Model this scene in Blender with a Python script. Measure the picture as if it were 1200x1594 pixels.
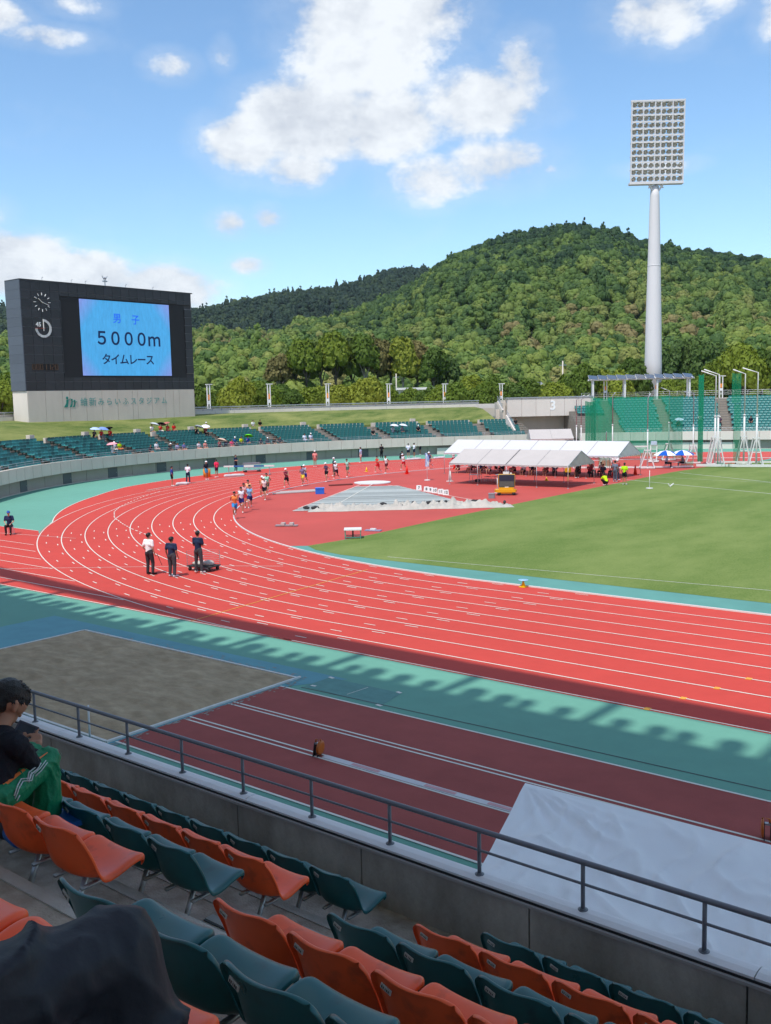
import bpy, bmesh, math, random
import numpy as np
from mathutils import Vector, Matrix, noise

R = math.radians
random.seed(7)
for o in list(bpy.data.objects):
    bpy.data.objects.remove(o)
S = bpy.context.scene
COL = S.collection

# ------------------------------------------------------------------ camera
F_PX, PITCH, ROLL, YAW = 1530.914, 0.1165862, -0.0219783, 0.6833637
CAM = Vector((20.549385, -69.505467, 7.227619))
fwd = Vector((-math.sin(YAW) * math.cos(PITCH), math.cos(YAW) * math.cos(PITCH), -math.sin(PITCH)))
rgt0 = Vector((math.cos(YAW), math.sin(YAW), 0))
up0 = rgt0.cross(fwd)
rgt = rgt0 * math.cos(ROLL) + up0 * math.sin(ROLL)
upv = up0 * math.cos(ROLL) - rgt0 * math.sin(ROLL)
cd = bpy.data.cameras.new('camera')
cam = bpy.data.objects.new('camera', cd)
COL.objects.link(cam)
M = Matrix((rgt, upv, -fwd)).transposed().to_4x4()
M.translation = CAM
cam.matrix_world = M
cd.sensor_fit = 'VERTICAL'
cd.sensor_height = 36.0
cd.sensor_width = 36.0
cd.lens = F_PX / 1594.0 * 36.0
cd.clip_start = 0.05
cd.clip_end = 12000
S.camera = cam
S.render.resolution_x, S.render.resolution_y = 771, 1024

# ------------------------------------------------------------------ light
SUNV = Vector((0.12, -0.53, 1.0)).normalized()
sl = bpy.data.lights.new('sun', 'SUN')
sl.energy = 2.85
sl.angle = R(0.53)
sl.color = (1.0, 0.955, 0.89)
so = bpy.data.objects.new('sun', sl)
COL.objects.link(so)
so.rotation_euler = SUNV.to_track_quat('Z', 'Y').to_euler()
so.location = (0, 0, 60)

W = bpy.data.worlds.new('World')
S.world = W
W.use_nodes = True
nt = W.node_tree
for n in list(nt.nodes):
    nt.nodes.remove(n)


def N(tree, t, **kw):
    n = tree.nodes.new(t)
    for k, v in kw.items():
        setattr(n, k, v)
    return n


def mth(tree, op, a, b=None, c=None, clamp=False):
    n = tree.nodes.new('ShaderNodeMath')
    n.operation = op
    n.use_clamp = clamp
    for i, v in enumerate((a, b, c)):
        if v is None:
            continue
        if isinstance(v, (int, float)):
            n.inputs[i].default_value = v
        else:
            tree.links.new(v, n.inputs[i])
    return n.outputs[0]


sky = N(nt, 'ShaderNodeTexSky')
sky.sky_type = 'NISHITA'
sky.sun_disc = False
sky.sun_elevation = math.asin(SUNV.z)
sky.sun_rotation = math.atan2(SUNV.x, SUNV.y)
sky.altitude = 50
sky.air_density = 1.0
sky.dust_density = 0.4
sky.ozone_density = 2.0
tc = N(nt, 'ShaderNodeTexCoord')
sep = N(nt, 'ShaderNodeSeparateXYZ')
nt.links.new(tc.outputs['Generated'], sep.inputs[0])
az = mth(nt, 'MULTIPLY', mth(nt, 'ARCTAN2', sep.outputs[1], sep.outputs[0]), 57.29578)
el = mth(nt, 'MULTIPLY', mth(nt, 'ARCSINE', sep.outputs[2]), 57.29578)
# cumulus clouds in view, then added unseen ones: (azimuth, elevation, half width, half height, weight)
CLOUDS = [
    (129.9, 19.3, 5.0, 4.8, 1.35), (126.6, 20.5, 3.8, 2.6, 1.1), (132.8, 15.2, 4.6, 2.7, 1.4), (136.6, 13.9, 2.7, 1.9, 1.2),
    (133.6, 12.6, 2.6, 1.2, .9), (128.6, 15.0, 4.0, 2.4, 1.3), (123.6, 15.6, 4.2, 2.2, 1.15), (121.2, 17.2, 1.7, 2.0, .8),
    (126.2, 12.0, 3.0, 1.5, .9), (122.6, 12.6, 3.8, 1.6, .95),
    (113.9, 19.4, 3.0, 1.9, 1.0), (111.0, 21.0, 2.6, 2.0, .9), (107.4, 18.4, 1.5, 1.6, .85),
    (149.2, 19.4, 1.9, .9, .85), (146.8, 18.6, 2.4, .6, .75), (140.4, 17.6, 1.5, .8, .8), (145.5, 20.2, 1.6, .5, .5),
    (137.5, 9.7, 1.2, .85, 1.0), (135.4, 10.0, 1.1, .8, 1.0), (136.7, 7.5, 1.3, .6, 1.0),
    (149.4, 7.4, 3.8, 2.0, 1.5), (145.6, 6.6, 3.8, 1.8, 1.5), (141.4, 6.2, 3.8, 1.7, 1.5), (152.5, 9.0, 3.6, 2.3, .9),
    (113.6, 11.9, 1.9, .45, .6), (119.6, 12.2, .8, .4, .5), (137.6, 18.2, .6, .7, .5),
    (168, 14, 9, 4, 1.0), (182, 22, 8, 5, 1.0), (96, 14, 6, 3, 1.0), (84, 24, 8, 5, 1.0), (70, 11, 9, 3, 1.0),  # out of view from here, added to lift and whiten light in the shade
    (140, 34, 16, 7, 1.0), (105, 40, 18, 8, 1.0), (-160, 22, 16, 8, 1), (-120, 27, 18, 9, 1), (-70, 20, 16, 8, 1),
    (-30, 26, 16, 9, 1), (10, 18, 15, 7, 1), (45, 30, 18, 8, 1), (75, 33, 14, 7, 1), (170, 40, 18, 9, 1), (-140, 55, 30, 10, 1), (-50, 52, 30, 10, 1),
    (60, 58, 35, 11, 1), (130, 62, 40, 10, 1), (-165, 8, 14, 3, 1), (30, 7, 14, 3, 1), (-90, 70, 60, 9, 1)]
best = None
for (a, e, ra, re_, w) in CLOUDS:
    da = mth(nt, 'DIVIDE', mth(nt, 'SUBTRACT', az, a), ra)
    de = mth(nt, 'DIVIDE', mth(nt, 'SUBTRACT', el, e), re_)
    q = mth(nt, 'MULTIPLY_ADD', da, da, mth(nt, 'MULTIPLY', de, de))
    f = mth(nt, 'MULTIPLY', mth(nt, 'SUBTRACT', 1.0, q), w)
    best = f if best is None else mth(nt, 'SMOOTH_MAX', best, f, 0.35)


def wnoise(scale, detail, rough, off=0.0, squash=1.6):
    mp = N(nt, 'ShaderNodeMapping')
    mp.inputs['Scale'].default_value = (1, 1, squash)
    mp.inputs['Location'].default_value = (off, off * .7, 0)
    nt.links.new(tc.outputs['Generated'], mp.inputs[0])
    t = N(nt, 'ShaderNodeTexNoise')
    t.inputs['Scale'].default_value = scale
    t.inputs['Detail'].default_value = detail
    t.inputs['Roughness'].default_value = rough
    nt.links.new(mp.outputs[0], t.inputs[0])
    return t.outputs[0]


n1 = wnoise(11, 9, .62)
n2 = wnoise(34, 8, .65, 3.0)
n3 = wnoise(5, 3, .5, 7.0)
fld = mth(nt, 'ADD', mth(nt, 'MAXIMUM', mth(nt, 'MULTIPLY', best, 1.2), -1.3), mth(nt, 'MULTIPLY', mth(nt, 'SUBTRACT', n1, .5), 3.1))
fld = mth(nt, 'ADD', fld, mth(nt, 'MULTIPLY', mth(nt, 'SUBTRACT', n2, .5), 1.5))
den = N(nt, 'ShaderNodeMapRange')
den.interpolation_type = 'SMOOTHSTEP'
den.inputs[1].default_value = -.05
den.inputs[2].default_value = 1.15
nt.links.new(fld, den.inputs[0])
# thin veil round the clouds
veil = N(nt, 'ShaderNodeMapRange')
veil.interpolation_type = 'SMOOTHSTEP'
veil.inputs[1].default_value = -1.3
veil.inputs[2].default_value = .6
veil.inputs[4].default_value = .16
nt.links.new(fld, veil.inputs[0])
dd = mth(nt, 'MAXIMUM', mth(nt, 'MULTIPLY', den.outputs[0], .96), veil.outputs[0])
cr = N(nt, 'ShaderNodeValToRGB')
cr.color_ramp.elements[0].position = .25
cr.color_ramp.elements[0].color = (.46, .51, .60, 1)
cr.color_ramp.elements[1].position = .62
cr.color_ramp.elements[1].color = (.86, .90, .94, 1)
sh = mth(nt, 'MULTIPLY_ADD', n3, .45, mth(nt, 'MULTIPLY', n1, .75))
sh = mth(nt, 'MULTIPLY_ADD', mth(nt, 'SUBTRACT', n2, .5), .45, sh)
sh = mth(nt, 'SUBTRACT', sh, .08)
nt.links.new(sh, cr.inputs[0])
bsky = N(nt, 'ShaderNodeBackground')
bsky.inputs[1].default_value = .135
tint = N(nt, 'ShaderNodeMixRGB', blend_type='MULTIPLY')
tint.inputs[0].default_value = 1.0
tint.inputs[2].default_value = (.86, 1.0, 1.06, 1)
nt.links.new(sky.outputs[0], tint.inputs[1])
nt.links.new(tint.outputs[0], bsky.inputs[0])
bcl = N(nt, 'ShaderNodeBackground')
bcl.inputs[1].default_value = .80
nt.links.new(cr.outputs[0], bcl.inputs[0])
mx = N(nt, 'ShaderNodeMixShader')
nt.links.new(dd, mx.inputs[0])
nt.links.new(bsky.outputs[0], mx.inputs[1])
nt.links.new(bcl.outputs[0], mx.inputs[2])
wo = N(nt, 'ShaderNodeOutputWorld')
nt.links.new(mx.outputs[0], wo.inputs[0])

S.view_settings.view_transform = 'Standard'
S.view_settings.look = 'None'
S.view_settings.exposure = 0.47
S.view_settings.gamma = 1.0
S.render.engine = 'CYCLES'
S.cycles.max_bounces = 6
S.cycles.diffuse_bounces = 4
S.cycles.transparent_max_bounces = 16

# ------------------------------------------------------------------ materials
MATS = {}


def lin(c):
    """hex sRGB to linear"""
    c = c.lstrip('#')
    v = [int(c[i:i + 2], 16) / 255 for i in (0, 2, 4)]
    return tuple(x / 12.92 if x <= .04045 else ((x + .055) / 1.055) ** 2.4 for x in v)


def mat(name, col, rough=.7, spec=.4, vary=.12, scale=4.0, detail=5, bump=0.0, bscale=None, metal=0.0, stretch=None,
        col2=None, blend=(.35, .65), coat=0, sheen=0, big=0.0, bigscale=.15, alpha=None, rand=0.0, emit=None, obj=False):
    if name in MATS:
        return MATS[name]
    m = bpy.data.materials.new(name)
    m.use_nodes = True
    t = m.node_tree
    b = t.nodes['Principled BSDF']
    b.inputs['Roughness'].default_value = rough
    b.inputs['Specular IOR Level'].default_value = spec
    b.inputs['Metallic'].default_value = metal
    if coat:
        b.inputs['Coat Weight'].default_value = coat
        b.inputs['Coat Roughness'].default_value = .25
    if len(col) == 3:
        col = (*col, 1)
    tcn = N(t, 'ShaderNodeTexCoord')
    src = tcn.outputs['Object']
    if stretch:
        mp = N(t, 'ShaderNodeMapping')
        mp.inputs['Scale'].default_value = stretch
        t.links.new(src, mp.inputs[0])
        src2 = mp.outputs[0]
    else:
        src2 = src
    nz = N(t, 'ShaderNodeTexNoise')
    nz.inputs['Scale'].default_value = scale
    nz.inputs['Detail'].default_value = detail
    nz.inputs['Roughness'].default_value = .62
    t.links.new(src2, nz.inputs[0])
    if col2 is not None:
        r = N(t, 'ShaderNodeValToRGB')
        r.color_ramp.elements[0].position, r.color_ramp.elements[1].position = blend
        r.color_ramp.elements[0].color = col
        r.color_ramp.elements[1].color = (*col2[:3], 1)
        t.links.new(nz.outputs[0], r.inputs[0])
        c = r.outputs[0]
    else:
        rgb = N(t, 'ShaderNodeRGB')
        rgb.outputs[0].default_value = col
        c = rgb.outputs[0]
    fac = mth(t, 'MULTIPLY_ADD', mth(t, 'SUBTRACT', nz.outputs[0], .5), 2 * vary, 1.0)
    if big:
        nb = N(t, 'ShaderNodeTexNoise')
        nb.inputs['Scale'].default_value = bigscale
        nb.inputs['Detail'].default_value = 4
        t.links.new(src, nb.inputs[0])
        fac = mth(t, 'ADD', fac, mth(t, 'MULTIPLY', mth(t, 'SUBTRACT', nb.outputs[0], .5), 2 * big))
    if rand:
        oi = N(t, 'ShaderNodeObjectInfo')
        fac = mth(t, 'ADD', fac, mth(t, 'MULTIPLY', mth(t, 'SUBTRACT', oi.outputs['Random'], .5), 2 * rand))
    vm = N(t, 'ShaderNodeVectorMath', operation='SCALE')
    t.links.new(c, vm.inputs[0])
    t.links.new(fac, vm.inputs['Scale'])
    t.links.new(vm.outputs[0], b.inputs['Base Color'])
    if bump:
        n2_ = N(t, 'ShaderNodeTexNoise')
        n2_.inputs['Scale'].default_value = bscale or scale * 4
        n2_.inputs['Detail'].default_value = 6
        t.links.new(src2, n2_.inputs[0])
        bp = N(t, 'ShaderNodeBump')
        bp.inputs['Strength'].default_value = bump
        bp.inputs['Distance'].default_value = .02
        t.links.new(n2_.outputs[0], bp.inputs['Height'])
        t.links.new(bp.outputs[0], b.inputs['Normal'])
    if alpha is not None:
        b.inputs['Alpha'].default_value = alpha
    if emit:
        b.inputs['Emission Color'].default_value = (*emit[0], 1)
        b.inputs['Emission Strength'].default_value = emit[1]
    MATS[name] = m
    return m


def cloth(hexc, rough=.85):
    return mat('cloth_' + hexc.strip('#'), lin(hexc), rough=rough, spec=.15, vary=.12, scale=9, bump=.15, bscale=22)


# ------------------------------------------------------------------ mesh builder
class MB:
    def __init__(s):
        s.v = []
        s.f = []

    def add(s, vs, fs):
        n = len(s.v)
        s.v += [tuple(p) for p in vs]
        s.f += [tuple(i + n for i in f) for f in fs]
        return s

    def box(s, c, d, rz=0, m=None):
        x, y, z = (k / 2 for k in d)
        vs = [Vector(p) for p in ((-x, -y, -z), (x, -y, -z), (x, y, -z), (-x, y, -z), (-x, -y, z), (x, -y, z), (x, y, z), (-x, y, z))]
        if m is None:
            m = Matrix.Rotation(rz, 3, 'Z')
        vs = [m @ p + Vector(c) for p in vs]
        return s.add(vs, [(0, 3, 2, 1), (4, 5, 6, 7), (0, 1, 5, 4), (1, 2, 6, 5), (2, 3, 7, 6), (3, 0, 4, 7)])

    def bar(s, a, b, w, h=None):
        """rectangular bar from a to b"""
        a, b = Vector(a), Vector(b)
        h = h or w
        d = (b - a).normalized()
        u = d.cross(Vector((0, 0, 1)))
        if u.length < 1e-4:
            u = Vector((1, 0, 0))
        u.normalize()
        v = u.cross(d)
        vs = []
        for p in (a, b):
            for su, sv in ((-1, -1), (1, -1), (1, 1), (-1, 1)):
                vs.append(p + u * su * w / 2 + v * sv * h / 2)
        return s.add(vs, [(0, 1, 2, 3), (7, 6, 5, 4), (0, 4, 5, 1), (1, 5, 6, 2), (2, 6, 7, 3), (3, 7, 4, 0)])

    def tube(s, pts, r, n=8, cap=True):
        pts = [Vector(p) for p in pts]
        rs = r if isinstance(r, (list, tuple)) else [r] * len(pts)
        base = len(s.v)
        ref = None
        vs = []
        for i, p in enumerate(pts):
            d = (pts[min(i + 1, len(pts) - 1)] - pts[max(i - 1, 0)])
            d.normalize()
            if ref is None:
                ref = Vector((0, 0, 1)) if abs(d.z) < .9 else Vector((1, 0, 0))
            u = d.cross(ref).normalized()
            w = u.cross(d)
            for k in range(n):
                a = 2 * math.pi * k / n
                vs.append(p + (u * math.cos(a) + w * math.sin(a)) * rs[i])
        fs = []
        for i in range(len(pts) - 1):
            for k in range(n):
                k2 = (k + 1) % n
                fs.append((i * n + k, i * n + k2, (i + 1) * n + k2, (i + 1) * n + k))
        if cap:
            fs.append(tuple(range(n - 1, -1, -1)))
            fs.append(tuple((len(pts) - 1) * n + k for k in range(n)))
        return s.add(vs, fs)

    def capsule(s, a, b, ra, rb, n=12, m=4):
        a, b = Vector(a), Vector(b)
        d = b - a
        if d.length < 1e-5:
            d = Vector((0, 0, 1e-3))
            b = a + d
        d.normalize()
        ref = Vector((0, 0, 1)) if abs(d.z) < .9 else Vector((1, 0, 0))
        u = d.cross(ref).normalized()
        w = u.cross(d)
        vs = [a - d * ra]
        for i in range(1, m + 1):
            t = math.pi / 2 * i / m
            for k in range(n):
                an = 2 * math.pi * k / n
                vs.append(a - d * ra * math.cos(t) + (u * math.cos(an) + w * math.sin(an)) * ra * math.sin(t))
        for i in range(m):
            t = math.pi / 2 * i / m
            for k in range(n):
                an = 2 * math.pi * k / n
                vs.append(b + d * rb * math.sin(t) + (u * math.cos(an) + w * math.sin(an)) * rb * math.cos(t))
        vs.append(b + d * rb)
        fs = [(0, 1 + (k + 1) % n, 1 + k) for k in range(n)]
        for i in range(2 * m - 1):
            for k in range(n):
                k2 = (k + 1) % n
                fs.append((1 + i * n + k, 1 + i * n + k2, 1 + (i + 1) * n + k2, 1 + (i + 1) * n + k))
        L = len(vs) - 1
        o = 1 + (2 * m - 1) * n
        fs += [(L, o + k, o + (k + 1) % n) for k in range(n)]
        return s.add(vs, fs)

    def ball(s, c, r, n=14, m=8):
        r = (r, r, r) if isinstance(r, (int, float)) else r
        c = Vector(c)
        vs = [c + Vector((0, 0, -r[2]))]
        for i in range(1, m):
            t = math.pi * i / m
            for k in range(n):
                a = 2 * math.pi * k / n
                vs.append(c + Vector((r[0] * math.sin(t) * math.cos(a), r[1] * math.sin(t) * math.sin(a), -r[2] * math.cos(t))))
        vs.append(c + Vector((0, 0, r[2])))
        fs = [(0, 1 + (k + 1) % n, 1 + k) for k in range(n)]
        for i in range(m - 2):
            for k in range(n):
                k2 = (k + 1) % n
                fs.append((1 + i * n + k, 1 + i * n + k2, 1 + (i + 1) * n + k2, 1 + (i + 1) * n + k))
        L = len(vs) - 1
        o = 1 + (m - 2) * n
        fs += [(L, o + k, o + (k + 1) % n) for k in range(n)]
        return s.add(vs, fs)

    def poly(s, pts, z=None):
        vs = [(p[0], p[1], z if z is not None else p[2]) for p in pts]
        return s.add(vs, [tuple(range(len(vs)))])

    def prism(s, pts, z0, z1):
        n = len(pts)
        vs = [(p[0], p[1], z0) for p in pts] + [(p[0], p[1], z1) for p in pts]
        fs = [tuple(range(n - 1, -1, -1)), tuple(range(n, 2 * n))] + [(i, (i + 1) % n, n + (i + 1) % n, n + i) for i in range(n)]
        return s.add(vs, fs)

    def strip(s, pts, w, z):
        """flat painted line along pts"""
        pts = [Vector((p[0], p[1], 0)) for p in pts]
        vs = []
        for i, p in enumerate(pts):
            d = (pts[min(i + 1, len(pts) - 1)] - pts[max(i - 1, 0)]).normalized()
            nn = Vector((-d.y, d.x, 0)) * w / 2
            vs += [(p.x + nn.x, p.y + nn.y, z), (p.x - nn.x, p.y - nn.y, z)]
        return s.add(vs, [(2 * i, 2 * i + 1, 2 * i + 3, 2 * i + 2) for i in range(len(pts) - 1)])

    def mesh(s, name):
        me = bpy.data.meshes.new(name)
        me.from_pydata(s.v, [], s.f)
        me.update()
        return me

    def obj(s, name, m=None, parent=None, smooth=False, loc=None, fix=False, **kw):
        me = s.mesh(name)
        if fix:
            bm = bmesh.new()
            bm.from_mesh(me)
            bmesh.ops.recalc_face_normals(bm, faces=bm.faces)
            bm.to_mesh(me)
            bm.free()
        return link(name, me, m, parent, smooth, loc, **kw)


def link(name, me, m=None, parent=None, smooth=False, loc=None, **kw):
    o = bpy.data.objects.new(name, me)
    COL.objects.link(o)
    if m is not None and me is not None:
        if len(me.materials) == 0:
            me.materials.append(m)
        elif me.materials[0] != m:
            o.material_slots[0].link = 'OBJECT'
            o.material_slots[0].material = m
    if smooth and me is not None:
        me.polygons.foreach_set('use_smooth', [True] * len(me.polygons))
    if parent is not None:
        o.parent = parent
    if loc is not None:
        o.location = loc
    for k, v in kw.items():
        o[k] = v
    return o


def thing(name, label, cat, loc=(0, 0, 0), rz=0, group=None):
    o = bpy.data.objects.new(name, None)
    COL.objects.link(o)
    o.empty_display_size = .2
    o.location = loc
    o.rotation_euler = (0, 0, rz)
    o['label'] = label
    o['category'] = cat
    if group:
        o['group'] = group
    return o


def copy_tree(o, parent=None):
    c = o.copy()
    COL.objects.link(c)
    if parent is not None:
        c.parent = parent
    for ch in list(o.children):
        copy_tree(ch, c)
    return c


def struct(o):
    o['kind'] = 'structure'
    return o


def stuff(o, label=None, cat=None):
    o['kind'] = 'stuff'
    if label:
        o['label'] = label
        o['category'] = cat
    return o


# bowl curve: t degrees from the far end of the bend (-X axis), positive towards +Y
BT = np.arange(-64, 96, .5)
BR = np.interp(BT, [-60, -45, -37, -30, -20, -10, 0, 10, 20, 30, 40, 50, 60, 75, 90],
               [57, 57, 57.4, 58.5, 60.4, 61.1, 61.3, 61.3, 60.4, 58.8, 57.9, 56.9, 55.9, 54.7, 54.4])
BR = np.convolve(np.pad(BR, 10, mode='edge'), np.ones(21) / 21, 'valid')


def Rb(t):
    return float(np.interp(t, BT, BR))


def bp(t, dr=0.0, z=None):
    r = Rb(t) + dr
    a = math.pi - R(t)
    p = (r * math.cos(a), r * math.sin(a))
    return p if z is None else (p[0], p[1], z)


def sweep(mb, prof, t0, t1, step=1.0, closed=True):
    n = max(1, round((t1 - t0) / step))
    m = len(prof)
    base = []
    for i in range(n + 1):
        t = t0 + (t1 - t0) * i / n
        base += [bp(t, dr, z) for dr, z in prof]
    fs = []
    for i in range(n):
        for k in range(m if closed else m - 1):
            k2 = (k + 1) % m
            fs.append((i * m + k, (i + 1) * m + k, (i + 1) * m + k2, i * m + k2))
    if closed:
        fs.append(tuple(range(m)))
        fs.append(tuple(n * m + k for k in range(m - 1, -1, -1)))
    return mb.add(base, fs)
# ------------------------------------------------------------------ surfaces
m_apron = mat('green_urethane', (.135, .345, .262), rough=.75, spec=.3, vary=.10, scale=1.3, bump=.2, bscale=60, big=.12, bigscale=.12)
m_patch = mat('blue_green_urethane', (.125, .33, .37), rough=.75, spec=.3, vary=.16, scale=1.6, bump=.2, bscale=60, big=.12, bigscale=.3)
m_strip = mat('aqua_urethane', (.105, .285, .25), rough=.75, spec=.3, vary=.16, scale=.8, bump=.2, bscale=60, big=.2, bigscale=.1)
m_track = mat('red_urethane', (.56, .060, .044), rough=.8, spec=.3, vary=.13, scale=1.4, detail=9, bump=.25, bscale=70, big=.16, bigscale=.06, stretch=(1, 1, 1))
m_track2 = mat('worn_red_urethane', (.48, .074, .060), rough=.8, spec=.3, vary=.16, scale=.35, bump=.25, bscale=70, big=.16, bigscale=.12)
m_run = mat('dark_red_urethane', (.335, .078, .066), rough=.85, spec=.25, vary=.20, scale=1.2, bump=.3, bscale=60, big=.22, bigscale=.5)
m_line = mat('white_line_paint', (.72, .70, .62), rough=.7, vary=.10, scale=3)
m_line2 = mat('worn_white_line', (.66, .66, .64), rough=.7, vary=.22, scale=6)
m_yel = mat('yellow_line_paint', (.75, .36, .05), rough=.7)
m_conc = mat('pale_concrete', (.62, .55, .475), rough=.85, spec=.25, vary=.14, scale=.9, bump=.15, bscale=16, stretch=(1, 1, .35), big=.10, bigscale=.25)
m_conc2 = mat('warm_concrete', (.70, .625, .555), rough=.85, spec=.25, vary=.10, scale=.8, bump=.15, bscale=16, stretch=(1, 1, .4), big=.08, bigscale=.25)
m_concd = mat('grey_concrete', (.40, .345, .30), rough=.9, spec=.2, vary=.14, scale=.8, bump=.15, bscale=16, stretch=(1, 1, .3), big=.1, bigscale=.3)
m_white = mat('white_paint', (.72, .71, .69), rough=.45, vary=.05, scale=3)
m_steel = mat('galvanised_steel', (.42, .44, .46), rough=.4, metal=.6, vary=.1, scale=6)
m_dark = mat('dark_rubber', (.03, .03, .032), rough=.7, vary=.2)
m_black = mat('black_plastic', (.018, .018, .02), rough=.5, vary=.2)


def grass_mat(name, c1, c2, stripes=False):
    m = bpy.data.materials.new(name)
    m.use_nodes = True
    t = m.node_tree
    b = t.nodes['Principled BSDF']
    b.inputs['Roughness'].default_value = .9
    b.inputs['Specular IOR Level'].default_value = .12
    tcn = N(t, 'ShaderNodeTexCoord')
    n1 = N(t, 'ShaderNodeTexNoise')
    n1.inputs['Scale'].default_value = .35
    n1.inputs['Detail'].default_value = 8
    n1.inputs['Roughness'].default_value = .7
    mp = N(t, 'ShaderNodeMapping')
    mp.inputs['Scale'].default_value = (1.0, .45, 1)
    mp.inputs['Rotation'].default_value = (0, 0, R(-35))
    t.links.new(tcn.outputs['Object'], mp.inputs[0])
    t.links.new(mp.outputs[0], n1.inputs[0])
    n2 = N(t, 'ShaderNodeTexNoise')
    n2.inputs['Scale'].default_value = 14
    n2.inputs['Detail'].default_value = 6
    n2.inputs['Roughness'].default_value = .75
    t.links.new(tcn.outputs['Object'], n2.inputs[0])
    f = mth(t, 'ADD', mth(t, 'MULTIPLY', n1.outputs[0], .48 if stripes else .62), mth(t, 'MULTIPLY', n2.outputs[0], .52 if stripes else .38))
    if stripes:
        sp = N(t, 'ShaderNodeSeparateXYZ')
        t.links.new(tcn.outputs['Object'], sp.inputs[0])
        w = mth(t, 'SINE', mth(t, 'MULTIPLY', sp.outputs[0], math.pi / 5.5))
        w = mth(t, 'MULTIPLY', mth(t, 'MULTIPLY', w, 3.0, None), .022)
        w = mth(t, 'MINIMUM', mth(t, 'MAXIMUM', w, -.025), .025)
        f = mth(t, 'ADD', f, w)
    r = N(t, 'ShaderNodeValToRGB')
    r.color_ramp.elements[0].position = .41
    r.color_ramp.elements[1].position = .59
    r.color_ramp.elements[0].color = (*c1, 1)
    r.color_ramp.elements[1].color = (*c2, 1)
    t.links.new(f, r.inputs[0])
    t.links.new(r.outputs[0], b.inputs['Base Color'])
    bpn = N(t, 'ShaderNodeBump')
    bpn.inputs['Strength'].default_value = .6
    bpn.inputs['Distance'].default_value = .03
    n3 = N(t, 'ShaderNodeTexNoise')
    n3.inputs['Scale'].default_value = 40
    t.links.new(tcn.outputs['Object'], n3.inputs[0])
    t.links.new(n3.outputs[0], bpn.inputs['Height'])
    t.links.new(bpn.outputs[0], b.inputs['Normal'])
    return m


m_turf = grass_mat('pitch_turf', (.115, .182, .040), (.205, .262, .078), True)
m_bank = grass_mat('bank_grass', (.070, .120, .024), (.25, .26, .085))
m_land = grass_mat('land', (.04, .07, .02), (.07, .10, .03))

# far ground out to the horizon
mb = MB()
n = 72
ring = [0]
vs = []
for rr in (95, 400, 5000):
    for k in range(n):
        a = 2 * math.pi * k / n
        vs.append((25 + (rr + (60 if rr == 95 else 0)) * math.cos(a), rr * math.sin(a), 3.6 if rr == 95 else 2.5))
fs = []
for j in range(2):
    for k in range(n):
        k2 = (k + 1) % n
        fs.append((j * n + k, j * n + k2, (j + 1) * n + k2, (j + 1) * n + k))
mb.add(vs, fs)
fs_in = tuple(range(n))
struct(mb.obj('ground', m_land, fix=True))
struct(MB().poly([(-64, -98), (190, -98), (190, 98), (-64, 98)], 0.0).obj('green_apron', m_apron))

K0, LW = 37.898, 1.22


def arc(r, a0, a1, st=1.0):
    n = max(2, int(abs(a1 - a0) / st))
    return [(r * math.cos(R(a0 + (a1 - a0) * i / n)), r * math.sin(R(a0 + (a1 - a0) * i / n))) for i in range(n + 1)]


def lane_path(k, x1=110):
    r = K0 + LW * k
    return [(x1, -r), (60, -r), (30, -r), (10, -r)] + arc(r, 270, 90) + [(10, r), (60, r), (x1, r)]


# red running surface: outer limit bulges on the far side of the bend (steeplechase curve)
RO = lambda t: float(np.interp(abs(t), [0, 8, 20, 28, 40, 47, 90], [54.3, 54.1, 53.2, 51.6, 49.95, 48.95, 48.95]))
outer = [(112, -48.95)] + [(RO(t) * math.cos(math.pi - R(t)), RO(t) * math.sin(math.pi - R(t))) for t in range(-90, 91, 1)] + [(112, 48.95)]
struct(MB().poly(outer, .004).obj('running_track', m_track))
struct(MB().poly([(0, -48.93), (-6, -48.45), (-14, -46.6), (-20, -44.3), (-27, -40.6), (-30.4, -38.6), (-46, -38.6), (-46, -48.93)], .008).obj('sprint_chute', m_track))
inner = [(112, -K0 + .1)] + arc(K0 - .1, 270, 90) + [(112, K0 - .1)]
struct(MB().poly(inner, .008).obj('infield_surface', m_track2))
kin = lambda a: ((K0 - .12) * math.cos(R(a)), (K0 - .12) * math.sin(R(a)))
strip_pts = [kin(a) for a in range(249, 271, 1)] + [(112, -K0 + .12), (112, K0 - .12), (0, K0 - .12)] + [kin(a) for a in (95, 100, 105, 110)] + [(-12.6, 34), (-12.6, -34.6)]
struct(MB().poly(strip_pts, .012).obj('aqua_strip', m_strip))
turf = [(-12.75, -34.75), (-11.5, -35.5), (-9.5, -35.95), (-6.8, -36.05), (112, -36.05), (112, 36.05), (-9, 36.05), (-12.9, 30), (-14.3, 22), (-14.7, 14.5), (-14.5, 7.9), (-13.75, -9.7), (-13.2, -22.1), (-12.45, -31.4)]
struct(MB().poly(turf, .018).obj('infield_turf', m_turf))

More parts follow.
